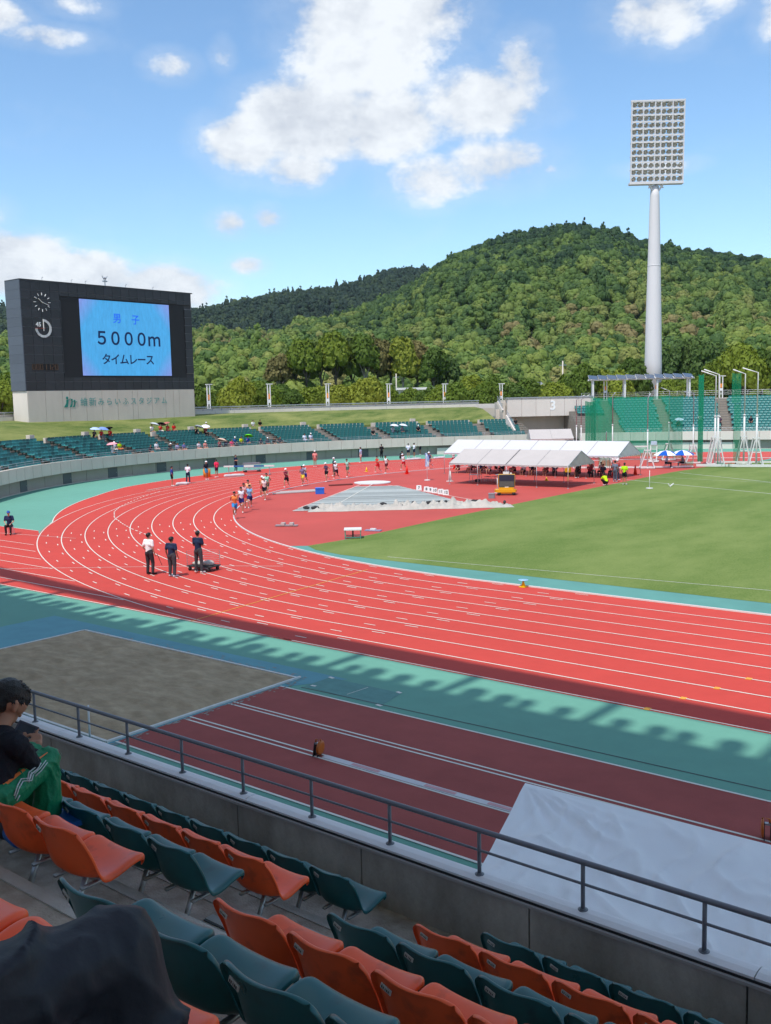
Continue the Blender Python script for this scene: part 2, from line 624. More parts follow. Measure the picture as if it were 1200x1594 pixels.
# lane lines
mb = MB()
for k in range(1, 10):
    mb.strip(lane_path(k), .05, .0125)
struct(mb.obj('lane_lines', m_line))
mb = MB()
oc = [(RO(t) * math.cos(math.pi - R(t)), RO(t) * math.sin(math.pi - R(t))) for t in range(-48, 91, 1)]
mb.strip(oc, .06, .0125)
mb.strip([(-46, -38.6), (-30.4, -38.6)], .06, .0125)
for k in range(3, 10):
    r = K0 + LW * k + .35
    rr = K0 + LW * 9
    x = -math.sqrt(max(0, rr * rr - r * r)) if r < rr else 0
    if k == 9:
        r, x = rr, 0
    mb.strip([(-46, -r), (x - .3 if k < 9 else 0, -r)], .05, .0125)
mb.strip([(-36, -41.1), (-25.6, -39.3)], .04, .0135)
mb.strip([(-21, -47.6), (-15.6, -43.6), (-12.3, -41.2), (-9.6, -39.6)], .04, .0135)
struct(mb.obj('chute_lines', m_line))
mb = MB()
dp = [(-43.8, -19.4), (-41.6, -22.6), (-39.4, -25.4), (-37.0, -28.2), (-34.6, -30.4), (-31.8, -32.4), (-28.8, -34.0), (-26.3, -35.2), (-23.0, -36.5)]
for i in range(len(dp) - 1):
    for j in range(4):
        a, b = Vector(dp[i]), Vector(dp[i + 1])
        p, q_ = a.lerp(b, j / 4), a.lerp(b, j / 4 + .14)
        mb.strip([p, q_], .07, .0165)
struct(mb.obj('dashed_break_line', m_line))
# yellow acceleration line and short lane ticks
mb = MB()
mb.strip([(-4.6, -48.9), (-5.9, -38.3)], .045, .0145)
for k in range(1, 10):
    for x in (14.5 - k * .35, 19 - k * .3):
        mb.box((x, -(K0 + LW * k), .012), (.14, .16, .012))
mb.obj('yellow_marks', m_yel)['kind'] = 'structure'
mb = MB()
rnd = random.Random(3)
for k in range(9):
    for j, s in enumerate((.2, 3.3, 6.2, 9.1, 12.0, 15.0, 17.8, 20.6, 23.5, 26.2)):
        for w, (off, ln) in enumerate(((.18, .40), (.62, .36))):
            r = K0 + LW * (k + off)
            x = 4.5 - s * 1.15 - .35 * k - (1.3 if w else 0)
            if x >= 0:
                mb.strip([(x, -r), (x - ln * 1.3, -r)], .045, .0145)
            else:
                a = 270 + math.degrees(x / r)
                if a < 222 - k:
                    continue
                a2 = a - math.degrees(ln * 1.3 / r)
                mb.strip([(r * math.cos(R(a)), r * math.sin(R(a))), (r * math.cos(R(a2)), r * math.sin(R(a2)))], .05, .0145)
struct(mb.obj('lane_ticks', m_line))
# raised white kerb on the inside of lane one
mb = MB()
pth = lane_path(0)
kv = []
for i, p in enumerate(pth):
    p = Vector((*p, 0))
    a = Vector((*pth[max(i - 1, 0)], 0))
    b = Vector((*pth[min(i + 1, len(pth) - 1)], 0))
    d = (b - a).normalized()
    nn = Vector((-d.y, d.x, 0))
    for w, z in ((-.035, .008), (-.035, .06), (.035, .06), (.035, .008)):
        kv.append(p + nn * w + Vector((0, 0, z)))
kf = []
for i in range(len(pth) - 1):
    for k in range(3):
        kf.append((i * 4 + k, i * 4 + k + 1, i * 4 + 5 + k, i * 4 + 4 + k))
mb.add(kv, kf)
struct(mb.obj('track_kerb', m_white, fix=True))
mb = MB()
mb.strip(arc(49.5, 203, 148), .22, .0165)
struct(mb.obj('outer_kerb_strip', m_concd))
# sector and touch lines on the turf
mb = MB()
mb.strip([(-15, 5.63), (-1.37, -.51), (12, -6.4)], .08, .0215)
mb.strip([(-13.95, 14.0), (-4.12, 8.06), (10, -.5)], .08, .0215)
mb.strip([(-15.1, 9.0), (-7, 7.95), (5, 6.6)], .04, .0215)
mb.strip([(-7.25, -35.3), (9.2, -33.9), (60, -30)], .035, .0215)
mb.strip([(-20.6, -3.9), (-13.6, 2.6)], .05, .0215)
struct(mb.obj('turf_lines', m_line2))

# apron near the stand: jump pit, runway, markings
PX0, PX1, PY0, PY1 = -6.45, 2.98, -57.55, -51.72
struct(MB().poly([(-9.3, -51.0), (-9.3, -60), (3.3, -60), (3.3, -52.3), (4.1, -51.0)], .004).obj('worn_apron_patch', m_patch))
m_sand = mat('pit_sand', (.35, .265, .165), rough=.95, spec=.1, vary=.20, scale=2.4, detail=12, bump=1.0, bscale=7, big=.25, bigscale=.4, col2=(.46, .355, .23), blend=(.30, .72), stretch=(.8, 1.25, 1))
mb = MB()
nx, ny = 150, 96
vs = []
for j in range(ny + 1):
    for i in range(nx + 1):
        x = PX0 + .05 + (PX1 - PX0 - .1) * i / nx
        y = PY0 + .05 + (PY1 - PY0 - .1) * j / ny
        e = min(1, min(i, nx - i, j, ny - j) / 5)
        # rake furrows and foot marks
        q_ = noise.fractal(Vector((x * .9, y * 1.3, 2)), 1, 2, 4) * .05
        q_ += abs(noise.noise(Vector((x * .8 + .5 * y, y * 1.6, 8)))) * -.08
        q_ += noise.noise(Vector((x * 7, y * 7, 1))) * .012
        vs.append((x, y, .03 + max(q_ + .075, -.02) * e))
fs = [(j * (nx + 1) + i, j * (nx + 1) + i + 1, (j + 1) * (nx + 1) + i + 1, (j + 1) * (nx + 1) + i) for j in range(ny) for i in range(nx)]
mb.add(vs, fs)
struct(mb.obj('sand_pit', m_sand, smooth=True))
mb = MB()
for a, b in (((PX0, PY1), (PX1, PY1)), ((PX0, PY0), (PX0, PY1)), ((PX1, PY0 - .02), (PX1, PY1 + .12)), ((PX0, PY0), (PX1, PY0))):
    aa, bb = Vector((*a, .0)), Vector((*b, .0))
    mb.bar(aa, bb, .07, .09)
struct(mb.obj('pit_border', mat('pit_border_paint', (.70, .69, .64), vary=.3, scale=5)))
m_spill = mat('spilled_sand', (.30, .29, .25), rough=.95, vary=.3, scale=5)
mb = MB()
rnd = random.Random(5)


def blotch(cx, cy, rx, ry, z, n=18):
    pts = []
    for i in range(n):
        a = 2 * math.pi * i / n
        k = 1 + rnd.uniform(-.25, .25)
        pts.append((cx + rx * k * math.cos(a), cy + ry * k * math.sin(a)))
    mb.poly(pts, z)


for i in range(140):
    x = rnd.uniform(PX0 - .1, PX1 + .2)
    blotch(x, PY1 + .05 + abs(rnd.gauss(0, .16)), rnd.uniform(.015, .09), rnd.uniform(.01, .03), .0062 + i * 2e-5, 9)
for i in range(80):
    y = rnd.uniform(PY0, PY1)
    blotch(PX1 + .08 + abs(rnd.gauss(0, .14)), y, rnd.uniform(.012, .04), rnd.uniform(.02, .09), .0132 + i * 2e-5, 9)
stuff(mb.obj('scattered_sand', m_spill), 'thin scatter of pale sand along the edge of the sand pit', 'sand')
struct(MB().poly([(3.1, -57.4), (60, -57.4), (60, -52.45), (3.1, -52.45)], .008).obj('jump_runway', m_run))
mb = MB()
for y, w in ((-52.45, .06), (-54.03, .055), (-54.19, .055), (-55.38, .055), (-55.55, .055), (-57.4, .06)):
    mb.strip([(3.1, y), (20, y), (60, y)], w, .0125)
for (a, b) in (((3.57, -51.12), (3.75, -51.16)), ((5.82, -51.12), (5.98, -51.16)), ((6.23, -52.43 + .2), (6.05, -52.2)), ((3.7, -51.95), (3.85, -51.93)), ((3.83, -57.75), (4.0, -57.75)), ((6.0, -57.75), (6.2, -57.75))):
    mb.strip([a, b], .09, .0085)
mb.strip([(4.95, -52.0), (5.0, -51.25)], .02, .0085)
mb.strip([(5.2, -57.9), (5.25, -57.6)], .02, .0085)
struct(mb.obj('runway_lines', m_line))
mb = MB()
mb.strip([(3.6, -52.2), (9, -52.05), (16, -51.95), (60, -51.9)], .035, .0055)
struct(mb.obj('drain_slot', m_black))
struct(MB().poly([(3.6, -52.1), (6.2, -52.2), (6.0, -51.15), (3.6, -51.15)], .0048).obj('apron_hatch', mat('hatch_urethane', (.11, .27, .24), vary=.3, scale=3, rough=.8)))
# measuring tape laid along the runway
mb = MB()
mb.strip([(7.35, -55.44), (12.2, -55.44)], .17, .02)
tp = mb.obj('measuring_tape', mat('white_tape', (.62, .60, .60), vary=.25, scale=18, stretch=(.5, 4, 1)),
            label='long white measuring tape laid along the dark red runway', category='tape')
for x in (8.1, 9.9, 11.3):
    MB().strip([(x, -55.44), (x + .7, -55.44)], .10, .024).obj('red_band', mat('tape_red', (.60, .33, .33), vary=.2), parent=tp)

# ------------------------------------------------------------------ far bowl
LP = 1.56           # pitch of the parapet panels in degrees
T0, T1 = -62.0, 41.5


def bowl_wall(name, t0, t1, light, label):
    w = thing(name, label, 'wall', (0, 0, 0))
    i = 0
    t = t0
    pm = {}
    while t < t1 - .2:
        te = min(t + LP, t1)
        mb = MB()
        sweep(mb, [(-.42, 1.12), (-.42, 2.17), (-.2, 2.17), (-.2, 1.12)], t + .018, te - .018, LP, True)
        mb.obj('parapet_panel', light, w, fix=True)
        t = te
    mb = MB()
    sweep(mb, [(-.2, 1.2), (-.2, 2.1), (.4, 2.1), (.4, 1.2)], t0, t1, 1.0)
    mb.obj('parapet_core', m_concd, w, fix=True)
    t = t0
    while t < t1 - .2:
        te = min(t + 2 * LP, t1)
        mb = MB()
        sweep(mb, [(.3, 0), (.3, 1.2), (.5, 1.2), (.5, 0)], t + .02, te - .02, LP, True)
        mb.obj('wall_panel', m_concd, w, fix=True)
        t = te
    mb = MB()
    sweep(mb, [(.1, .0), (.1, .05), (.3, .05), (.3, 0)], t0, t1, 1.0)
    mb.obj('base_kerb', m_conc, w, fix=True)
    return w


lw = bowl_wall('stand_wall', T0, T1, m_conc, 'long curved grey concrete front wall of the seating round the far bend')
rw = bowl_wall('stand_wall', 47.5, 84, m_conc2, 'pinkish concrete front wall of the taller right hand stand behind the throwing cage')
m_door = mat('grey_door', (.10, .105, .115), rough=.5, vary=.06)
for t in (-31.6, -25.1, -18.0, -11.6, -5.1, 1.4, 7.8, 14.2, 20.6):
    mb = MB()
    sweep(mb, [(.262, .02), (.262, .98), (.31, .98), (.31, .02)], t - .62, t + .62, .6)
    d = mb.obj('door', m_door, lw, fix=True)
    mb = MB()
    p = bp(t + .45, .24, .5)
    mb.ball(p, .035, 8, 5)
    mb.obj('handle', m_steel, d)
# pale low barrier in front of the wall at the straight
for (ta, tb, par) in ((29.5, 41.3, lw), (48, 66.5, rw)):
    t = ta
    while t < tb - .1:
        mb = MB()
        sweep(mb, [(-.12, 0), (-.12, .8), (-.03, .8), (-.03, 0)], t + .02, min(t + 2.6, tb) - .02, 1)
        mb.obj('barrier_panel', m_conc2, par, fix=True)
        t += 2.6

# terraces
m_terr = mat('terrace_concrete', (.24, .215, .185), rough=.9, vary=.15, scale=1.5)
LR = [(k, .95 + .8 * k, 1.62 + .235 * k) for k in range(8)]      # row, radius offset, tread height
RRW = [(k, .75 + .78 * k, 1.70 + .305 * k) for k in range(14)]


def terrace(name, rows, t0, t1, top):
    prof = [(-.2, 1.3)]
    for k, dr, z in rows:
        prof += [(dr - .42, z), (dr + .38, z)]
    prof += [(rows[-1][1] + .38, top), (rows[-1][1] + .8, top), (rows[-1][1] + .8, 1.3)]
    mb = MB()
    sweep(mb, prof, t0, t1, 1.0)
    return struct(mb.obj(name, m_terr, fix=True))


terrace('bend_terrace', LR, T0, T1, 3.45)
terrace('straight_terrace', RRW, 48.2, 84, 6.05)
# ------------------------------------------------------------------ far seats
AISL = [-51.2, -45, -38.8, -32.6, -26.4, -20.1, -13.8, -7.4, -1.4, 4.9, 11.2, 17.9, 24.1, 30.5, 36.6, 41.8]
AISR = [52.6, 58.6, 65.6, 72.6, 79.6]
m_seatf = mat('far_green_plastic', (.030, .185, .175), rough=.42, spec=.5, vary=.15, rand=.5)  # even base green, lighter than the near seats, tone varied per seat
m_seatf2 = mat('far_green_plastic_straight', (.025, .16, .15), rough=.42, spec=.5, vary=.15, rand=.35)


def far_seat_geo():
    mb = MB()
    # pan, rolled front lip, curved back (local: +Y faces the pitch)
    prof = [(-.20, .74), (-.215, .60), (-.19, .46), (-.10, .395), (.08, .385), (.22, .40), (.245, .37)]
    w = [.20, .22, .225, .225, .22, .205, .19]
    vs = []
    for (y, z), ww in zip(prof, w):
        vs += [(-ww, y + .03, z), (0, y, z - .012), (ww, y + .03, z)]
    n = len(prof)
    fs = []
    for i in range(n - 1):
        for k in range(2):
            fs.append((i * 3 + k, i * 3 + k + 1, i * 3 + k + 4, i * 3 + k + 3))
    mb.add(vs, fs)
    vs2 = [(x, y - .03, z - .02) for x, y, z in vs]
    mb.add(vs2, [tuple(reversed(f)) for f in fs])
    mb.bar((0, -.05, .37), (0, -.12, .0), .06, .06)
    return mb


fsm = far_seat_geo()
FS_ME = fsm.mesh('seat_shell')
allseats = []
for rows, t0, t1, ais, mm in ((LR, -55, 41.2, AISL, 0), (RRW, 48.6, 83.5, AISR, 1)):
    for k, dr, z in rows:
        t = t0
        while t < t1:
            r = Rb(t) + dr
            dt = math.degrees(.5 / r)
            t += dt
            if any(abs(t - a) * math.pi / 180 * r < .72 for a in ais):
                continue
            if mm == 1 and t < 52.6 and k < 8:
                continue
            p = Vector((*bp(t, dr), z))
            rel = p - CAM
            px = 600 + F_PX * rel.dot(rgt) / rel.dot(fwd)
            if rel.dot(fwd) < 1 or px < -60 or px > 1260:
                continue
            allseats.append((rel.length, p, t, mm, k, px))
allseats.sort(key=lambda s: s[0])
front = [s for s in allseats if s[5] > -2][:225]
rowseen = {}
for s in sorted(front, key=lambda q_: q_[5]):
    rowseen.setdefault(s[4], []).append(id(s))
NTH = lambda n_: f"{n_}{'th' if 10 <= n_ % 100 <= 20 else {1: 'st', 2: 'nd', 3: 'rd'}.get(n_ % 10, 'th')}" 
fid = set(id(s) for s in front)
for s in front:
    a = math.pi - R(s[2])
    o = link('stand_seat', FS_ME, m_seatf, None, True, s[1], label=f'green seat in the {NTH(s[4] + 1)} row of the bend terrace, {NTH(rowseen[s[4]].index(id(s)) + 1)} from the left picture edge', category='seat',
             group='green seats on the curved bend terrace')
    o.rotation_euler = (0, 0, a + math.pi / 2)
for mm, nm, lb, mt in ((0, 'stand_seats', 'rows of green plastic seats on the curved terrace round the bend', m_seatf),
                       (1, 'stand_seats', 'rows of green plastic seats on the taller right hand stand', m_seatf2)):
    mb = MB()
    for s in allseats:
        if s[3] != mm or id(s) in fid:
            continue
        rot = Matrix.Rotation(math.pi - R(s[2]) + math.pi / 2, 3, 'Z')
        mb.add([rot @ Vector(v) + s[1] for v in fsm.v], fsm.f)
    stuff(mb.obj(nm, mt, smooth=True), lb, 'seats')

# stairs in the aisles
m_stair = mat('stair_concrete', (.30, .255, .21), rough=.9, vary=.15, scale=2)
for rows, ais, nm in ((LR, AISL, 'bend_stairs'), (RRW, AISR, 'straight_stairs')):
    for a in ais:
        rt = thing('aisle_stairs', 'x', 'stairs') if False else None
        mb = MB()
        for k, dr, z in rows:
            r = Rb(a) + dr
            dt = math.degrees(.55 / r)
            h = (rows[1][2] - rows[0][2])
            sweep(mb, [(dr + .0, z + .003), (dr + .0, z + h * .5), (dr + .377, z + h * .5), (dr + .377, z + .003)], a - dt, a + dt, 1)
        struct(mb.obj(nm, m_stair, fix=True))

# thin rails above the front parapet and beside a few aisles
def bowl_rail(name, t0, t1, dr, z0, hs, pitch, label, r=.02, m=None, group=None):
    root = thing(name, label, 'railing', group=group)
    n = int((t1 - t0) / 1.0) + 1
    for h in hs:
        mb = MB()
        mb.tube([Vector(bp(t0 + (t1 - t0) * i / n, dr, z0 + h)) for i in range(n + 1)], r, 6)
        mb.obj('rail', m or m_steel, root, True)
    t = t0
    me = MB().tube([(0, 0, 0), (0, 0, hs[-1])], r, 6).mesh('post')
    while t <= t1:
        link('post', me, m or m_steel, root, True, bp(t, dr, z0))
        t += pitch
    return root


bowl_rail('front_railing', -30, 41, -.1, 2.17, (.18, .36), 1.56, 'thin grey pipe railing along the top of the bend stand front wall', .018)
bowl_rail('front_railing', 52.8, 84, -.1, 2.17, (.2, .42), 2.2, 'thin grey pipe railing along the front of the right hand stand', .018)
bowl_rail('concourse_railing', 50.5, 84, 13.6, 6.35, (.25, .5, .75), 1.5, 'grey pipe railing along the back walkway above the right hand stand', .022)

# kerb wall behind the last row, split at every aisle
kw = thing('back_kerb_wall', 'low pale concrete kerb wall between the seats and the grass bank', 'wall')
for a, b in zip(AISL[:-1], AISL[1:]):
    mb = MB()
    da = math.degrees(.6 / 68)
    sweep(mb, [(7.0, 3.25), (7.0, 3.95), (7.3, 3.95), (7.3, 3.25)], a + da, b - da - (1.2 if a < 0 else 0), 1)
    mb.obj('wall_section', m_conc, kw, fix=True)
    p = bp(b - da * 2.2, 7.15, 4.05)
    if -22 < b < 40 and b not in (36.6, 24.1):
        MB().box((p[0], p[1], 4.05), (.5, .6, .55), math.pi - R(b)).obj('vent_box', m_conc, kw)

# grass bank
mb = MB()
prof = [(7.3, 3.25), (7.3, 3.72), (9, 4.05), (12, 4.8), (14.5, 5.3), (18.2, 5.52), (19.5, 5.52), (19.5, 3)]
sweep(mb, prof, -62, 39.6, 1.0)
struct(mb.obj('grass_bank', m_bank, fix=True, smooth=False))
mb = MB()
sweep(mb, [(19.4, 3), (19.4, 5.56), (42, 5.56), (55, 3.4), (55, 2)], -62, 84, 2.0)
sweep(mb, [(13.0, 3), (13.0, 6.06), (19.5, 6.06), (19.5, 3)], 51, 84, 2.0)
struct(mb.obj('concourse', m_conc, fix=True))
# rim parapet: pinkish panels with a white coping and a leaning rail
rim = thing('rim_parapet', 'long pale concrete parapet along the top of the grass bank', 'wall')
t = -62
while t < 40.2:
    mb = MB()
    sweep(mb, [(18.3, 5.3), (18.3, 5.92), (18.55, 5.92), (18.55, 5.3)], t + .01, t + 1.99, 2)
    mb.obj('parapet_panel', m_conc2, rim, fix=True)
    t += 2
mb = MB()
sweep(mb, [(18.95, 5.6), (18.95, 6.22), (19.15, 6.22), (19.15, 5.6)], -62, 40.2, 1)
mb.obj('back_panel', m_conc2, rim, fix=True)
mb = MB()
sweep(mb, [(18.75, 6.34), (18.75, 6.46), (19.3, 6.46), (19.3, 6.34)], -62, 40.2, 1)
mb.obj('coping_rail', m_steel, rim, fix=True)
me = MB().bar((0, 0, 0), (-.28, 0, .5), .05, .05).mesh('rail_bracket')
t = -30
while t < 40:
    o = link('rail_bracket', me, m_steel, rim, False, bp(t, 18.7, 5.88))
    o.rotation_euler = (0, 0, math.pi - R(t))
    t += .95

# block over the vehicle entrance, carrying the section number 3
blk = thing('entrance_block', 'pale concrete bridge block marked 3 over the shaded vehicle entrance', 'building')
A_, B_ = Vector((-50.0, 43.4, 0)), Vector((-41.4, 51.2, 0))
ub = (B_ - A_).normalized()
nb = Vector((ub.y, -ub.x, 0))
if nb.dot(CAM - A_) < 0:
    nb = -nb
Lb = (B_ - A_).length
angb = math.atan2(ub.y, ub.x)
npan = 6
for i in range(npan):
    c = A_ + ub * (Lb * (i + .5) / npan) - nb * 1.0
    MB().box((c.x, c.y, 5.42), (Lb / npan - .03, 2.0, 2.44), angb).obj('face_panel', m_conc2, blk)
c = A_ + ub * (Lb / 2) - nb * 2.6
MB().box((c.x, c.y, 6.0), (Lb + .4, 3.0, .9), angb).obj('deck', m_conc, blk)
c = A_ + ub * (Lb / 2) - nb * 1.0
MB().box((c.x, c.y, 6.70), (Lb + .3, 2.2, .12), angb).obj('coping', m_steel, blk)
c = A_ + ub * (Lb / 2) - nb * 3.6
MB().box((c.x, c.y, 2.6), (Lb + 2, .4, 5.2), angb).obj('back_wall', m_conc, blk)
for s_, ln in ((-.3, 7.5), (Lb + .3, 7.5)):
    c = A_ + ub * s_ - nb * 4.0
    MB().box((c.x, c.y, 3.05), (.4, ln - 1, 6.1), angb).obj('side_wall', m_conc, blk)


def text_mesh(txt, size, depth=.01, align='CENTER', bold=0.0):
    c = bpy.data.curves.new('t', 'FONT')
    c.body = txt
    c.size = size
    c.extrude = depth
    c.offset = bold
    c.align_x = align
    c.align_y = 'CENTER'
    c.resolution_u = 4
    o = bpy.data.objects.new('t', c)
    COL.objects.link(o)
    bpy.context.view_layer.update()
    me = bpy.data.meshes.new_from_object(o.evaluated_get(bpy.context.evaluated_depsgraph_get()))
    bpy.data.objects.remove(o)
    bpy.data.curves.remove(c)
    return me


c = A_ + ub * (Lb * .53) + nb * .012
o = link('number', text_mesh('3', 1.75, .02, bold=.035), mat('pale_sign_paint', (.88, .87, .85), rough=.5), blk, False, (c.x, c.y, 5.55))
o.rotation_euler = (math.pi / 2, 0, angb if math.cos(angb - YAW) > 0 else angb + math.pi)
# sloping stair walls beside the entrance
m = MB()
m.bar((-48.4, 40.6, 4.4), (-46.1, 38.9, 2.5), .25, .35)
m.bar((-48.4, 40.6, 3.7), (-46.1, 38.9, 1.9), .22, 1.2)
m.bar((-51.0, 42.6, 6.2), (-49.6, 41.6, 5.0), .22, .45)
m.obj('stair_wall', m_conc2, blk)
m = MB()
for dz in (.3, .6):
    m.tube([(-51.0, 42.5, 6.4 + dz), (-49.6, 41.5, 5.2 + dz)], .03, 6)
    m.tube([(-48.3, 40.5, 4.5 + dz), (-46.0, 38.8, 2.7 + dz)], .03, 6)
m.obj('stair_rail', m_steel, blk)
# entrance floor slab
struct(MB().poly([(-46.6, 38.3), (-41.0, 44.9), (-47, 52), (-54, 46)], .9).obj('entrance_ramp', m_concd))

# ------------------------------------------------------------------ scoreboard
SB = thing('scoreboard', 'big black scoreboard on a concrete base with a blue video screen', 'scoreboard', (0, 0, 0))
SX = -75.5
m_pan = mat('black_panel', (.020, .021, .026), rough=.42, spec=.5, vary=.22, scale=.5, rand=.25)
m_side = mat('slate_side_panel', (.085, .10, .125), rough=.5, vary=.06, rand=.08)
MB().box((SX - 1.5, 0, 14.45), (2.7, 22.9, 11.6)).obj('frame_body', mat('dark_core', (.05, .052, .055), rough=.7), SB)
MB().box((SX - 1.4, 0, 6.45), (2.72, 22.72, 4.2)).obj('base_core', m_concd, SB)
# cladding panels with open joints; the video screen opening is left free
ys = np.linspace(-11.55, 11.4, 21)
zs = np.linspace(8.68, 20.32, 13)
BZ = (-6.85, 10.3, 10.12, 18.92)
pans = {}
for i in range(20):
    for j in range(12):
        y0, y1, z0, z1 = ys[i] + .015, ys[i + 1] - .015, zs[j] + .015, zs[j + 1] - .015
        if y1 > BZ[0] and y0 < BZ[1] and z1 > BZ[2] and z0 < BZ[3]:
            # clip against the opening
            if z0 < BZ[2] < z1:
                z1 = BZ[2]
            elif z0 < BZ[3] < z1:
                z0 = BZ[3]
            elif y0 < BZ[0] < y1:
                y1 = BZ[0]
            elif y0 < BZ[1] < y1:
                y0 = BZ[1]
            else:
                continue
            if y0 < BZ[0] < y1:
                pass
        if y1 - y0 < .03 or z1 - z0 < .03:
            continue
        key = (round(y1 - y0, 2), round(z1 - z0, 2))
        if key not in pans:
            pans[key] = MB().box((0, 0, 0), (.06, key[0], key[1])).mesh('panel')
        link('panel', pans[key], m_pan, SB, False, (SX - .03, (y0 + y1) / 2, (z0 + z1) / 2))
mb = MB()
for y in ys:
    if BZ[0] < y < BZ[1]:
        mb.bar((SX - .062, y, 8.68), (SX - .062, y, BZ[2]), .04, .04)
        mb.bar((SX - .062, y, BZ[3]), (SX - .062, y, 20.3), .04, .04)
    else:
        mb.bar((SX - .062, y, 8.68), (SX - .062, y, 20.3), .04, .04)
for z in zs:
    if BZ[2] < z < BZ[3]:
        mb.bar((SX - .066, -11.5, z), (SX - .066, BZ[0], z), .04, .04)
        mb.bar((SX - .066, BZ[1], z), (SX - .066, 11.35, z), .04, .04)
    else:
        mb.bar((SX - .066, -11.5, z), (SX - .066, 11.35, z), .04, .04)
mb.obj('joint_strip', mat('joint_grey', (.27, .275, .29), rough=.6), SB)
for j in range(12):
    MB().box((SX - 1.42, -11.62, (zs[j] + zs[j + 1]) / 2), (2.84, .1, zs[j + 1] - zs[j] - .012)).obj('side_panel', m_side, SB)
MB().box((SX - 1.42, 0, 20.38), (2.9, 23.3, .1)).obj('top_cap', m_pan, SB)
# concrete base in cast lifts
yb = [-11.5, -9.4, -7.3, -6.4, -4.3, -2.2, -.1, 2.0, 2.7, 4.8, 6.8, 8.0, 8.9, 11.25]
for a, b in zip(yb[:-1], yb[1:]):
    MB().box((SX - .06, (a + b) / 2, 6.62), (.16, b - a - .035, 4.08)).obj('base_panel', m_conc, SB)
MB().box((SX - 1.42, -11.47, 6.62), (2.84, .16, 4.08)).obj('base_side', m_conc2, SB)
# screen
MB().box((SX - .105, (BZ[0] + BZ[1]) / 2, (BZ[2] + BZ[3]) / 2), (.05, BZ[1] - BZ[0], BZ[3] - BZ[2])).obj('screen_surround', mat('matt_black', (.010, .010, .012), rough=.55), SB)
sm = bpy.data.materials.new('video_screen')
sm.use_nodes = True
t = sm.node_tree
b = t.nodes['Principled BSDF']
b.inputs['Base Color'].default_value = (.02, .03, .05, 1)
b.inputs['Roughness'].default_value = .6
tcn = N(t, 'ShaderNodeTexCoord')
sp = N(t, 'ShaderNodeSeparateXYZ')
t.links.new(tcn.outputs['Generated'], sp.inputs[0])
# violet corners, as in the picture the screen is showing
gx = mth(t, 'ABSOLUTE', mth(t, 'SUBTRACT', sp.outputs[1], .5))
gz = mth(t, 'ABSOLUTE', mth(t, 'SUBTRACT', sp.outputs[2], .5))
cf = mth(t, 'SUBTRACT', mth(t, 'MULTIPLY_ADD', gx, 1.35, mth(t, 'MULTIPLY', gz, .75)), .74)
cf = mth(t, 'MULTIPLY', cf, 2.2, clamp=True)
nz = N(t, 'ShaderNodeTexNoise')
mp = N(t, 'ShaderNodeMapping')
mp.inputs['Scale'].default_value = (1, 5, 1.1)
t.links.new(tcn.outputs['Object'], mp.inputs[0])
t.links.new(mp.outputs[0], nz.inputs[0])
nz.inputs['Scale'].default_value = 1.0
nz.inputs['Detail'].default_value = 5
mixc = N(t, 'ShaderNodeMixRGB')
mixc.inputs[1].default_value = (.055, .36, .74, 1)
mixc.inputs[2].default_value = (.30, .26, .72, 1)
t.links.new(cf, mixc.inputs[0])
vm = N(t, 'ShaderNodeVectorMath', operation='SCALE')
t.links.new(mixc.outputs[0], vm.inputs[0])
t.links.new(mth(t, 'MULTIPLY_ADD', nz.outputs[0], .5, .75), vm.inputs['Scale'])
t.links.new(vm.outputs[0], b.inputs['Emission Color'])
b.inputs['Emission Strength'].default_value = .74
sc = MB().box((SX - .075, 1.75, 14.55), (.05, 12.44, 8.44)).obj('video_screen', sm, SB)
m_dt = mat('screen_dark_text', (.004, .02, .06), rough=.6, emit=((.0, .004, .03), 1))
m_bt = mat('screen_blue_text', (.01, .05, .3), rough=.6, emit=((.01, .09, .50), 1))
TXR = (math.pi / 2, 0, math.pi / 2)


def sbtext(name, txt, size, y, z, m, par, bold=0.0, sx=1.0, align='CENTER', x=SX - .045):
    o = link(name, text_mesh(txt, size, .004, align, bold), m, par, False, (x, y, z))
    o.rotation_euler = TXR
    o.scale = (sx, 1, 1)
    return o


sbtext('screen_text', '\u7537', 1.18, .45, 16.78, m_bt, sc, .018)
sbtext('screen_text', '\u5b50', 1.18, 3.0, 16.72, m_bt, sc, .018)
for i, ch in enumerate('\uff15\uff10\uff10\uff10\uff4d'):
    sbtext('screen_text', ch, 1.95, -1.75 + i * 1.83, 14.42 + (.03 if ch != '\uff4d' else 0), m_dt, sc, .045)
for i, ch in enumerate('\u30bf\u30a4\u30e0\u30ec\u30fc\u30b9'):
    sbtext('screen_text', ch, 1.32, -1.28 + i * 1.22, 12.1, m_dt, sc, .025)
m_clk = mat('clock_white', (.80, .80, .78), rough=.4)
m_red = mat('clock_red', (.55, .06, .04), rough=.4)
ck = MB()
for i in range(12):
    a = i * math.pi / 6
    u = Vector((0, math.sin(a), math.cos(a)))
    p = Vector((SX + .03, -9.12, 18.1))
    ck.bar(p + u * .74, p + u * 1.0, .13, .05)
dial = ck.obj('clock_mark', m_clk, SB)
p = Vector((SX + .05, -9.12, 18.1))
for a, r0, r1, w in ((-50, -.12, .55, .13), (110, -.15, .86, .09)):
    u = Vector((0, math.sin(R(a)), math.cos(R(a))))
    MB().bar(p + u * r0, p + u * r1, w, .04).obj('clock_hand', m_clk, SB)
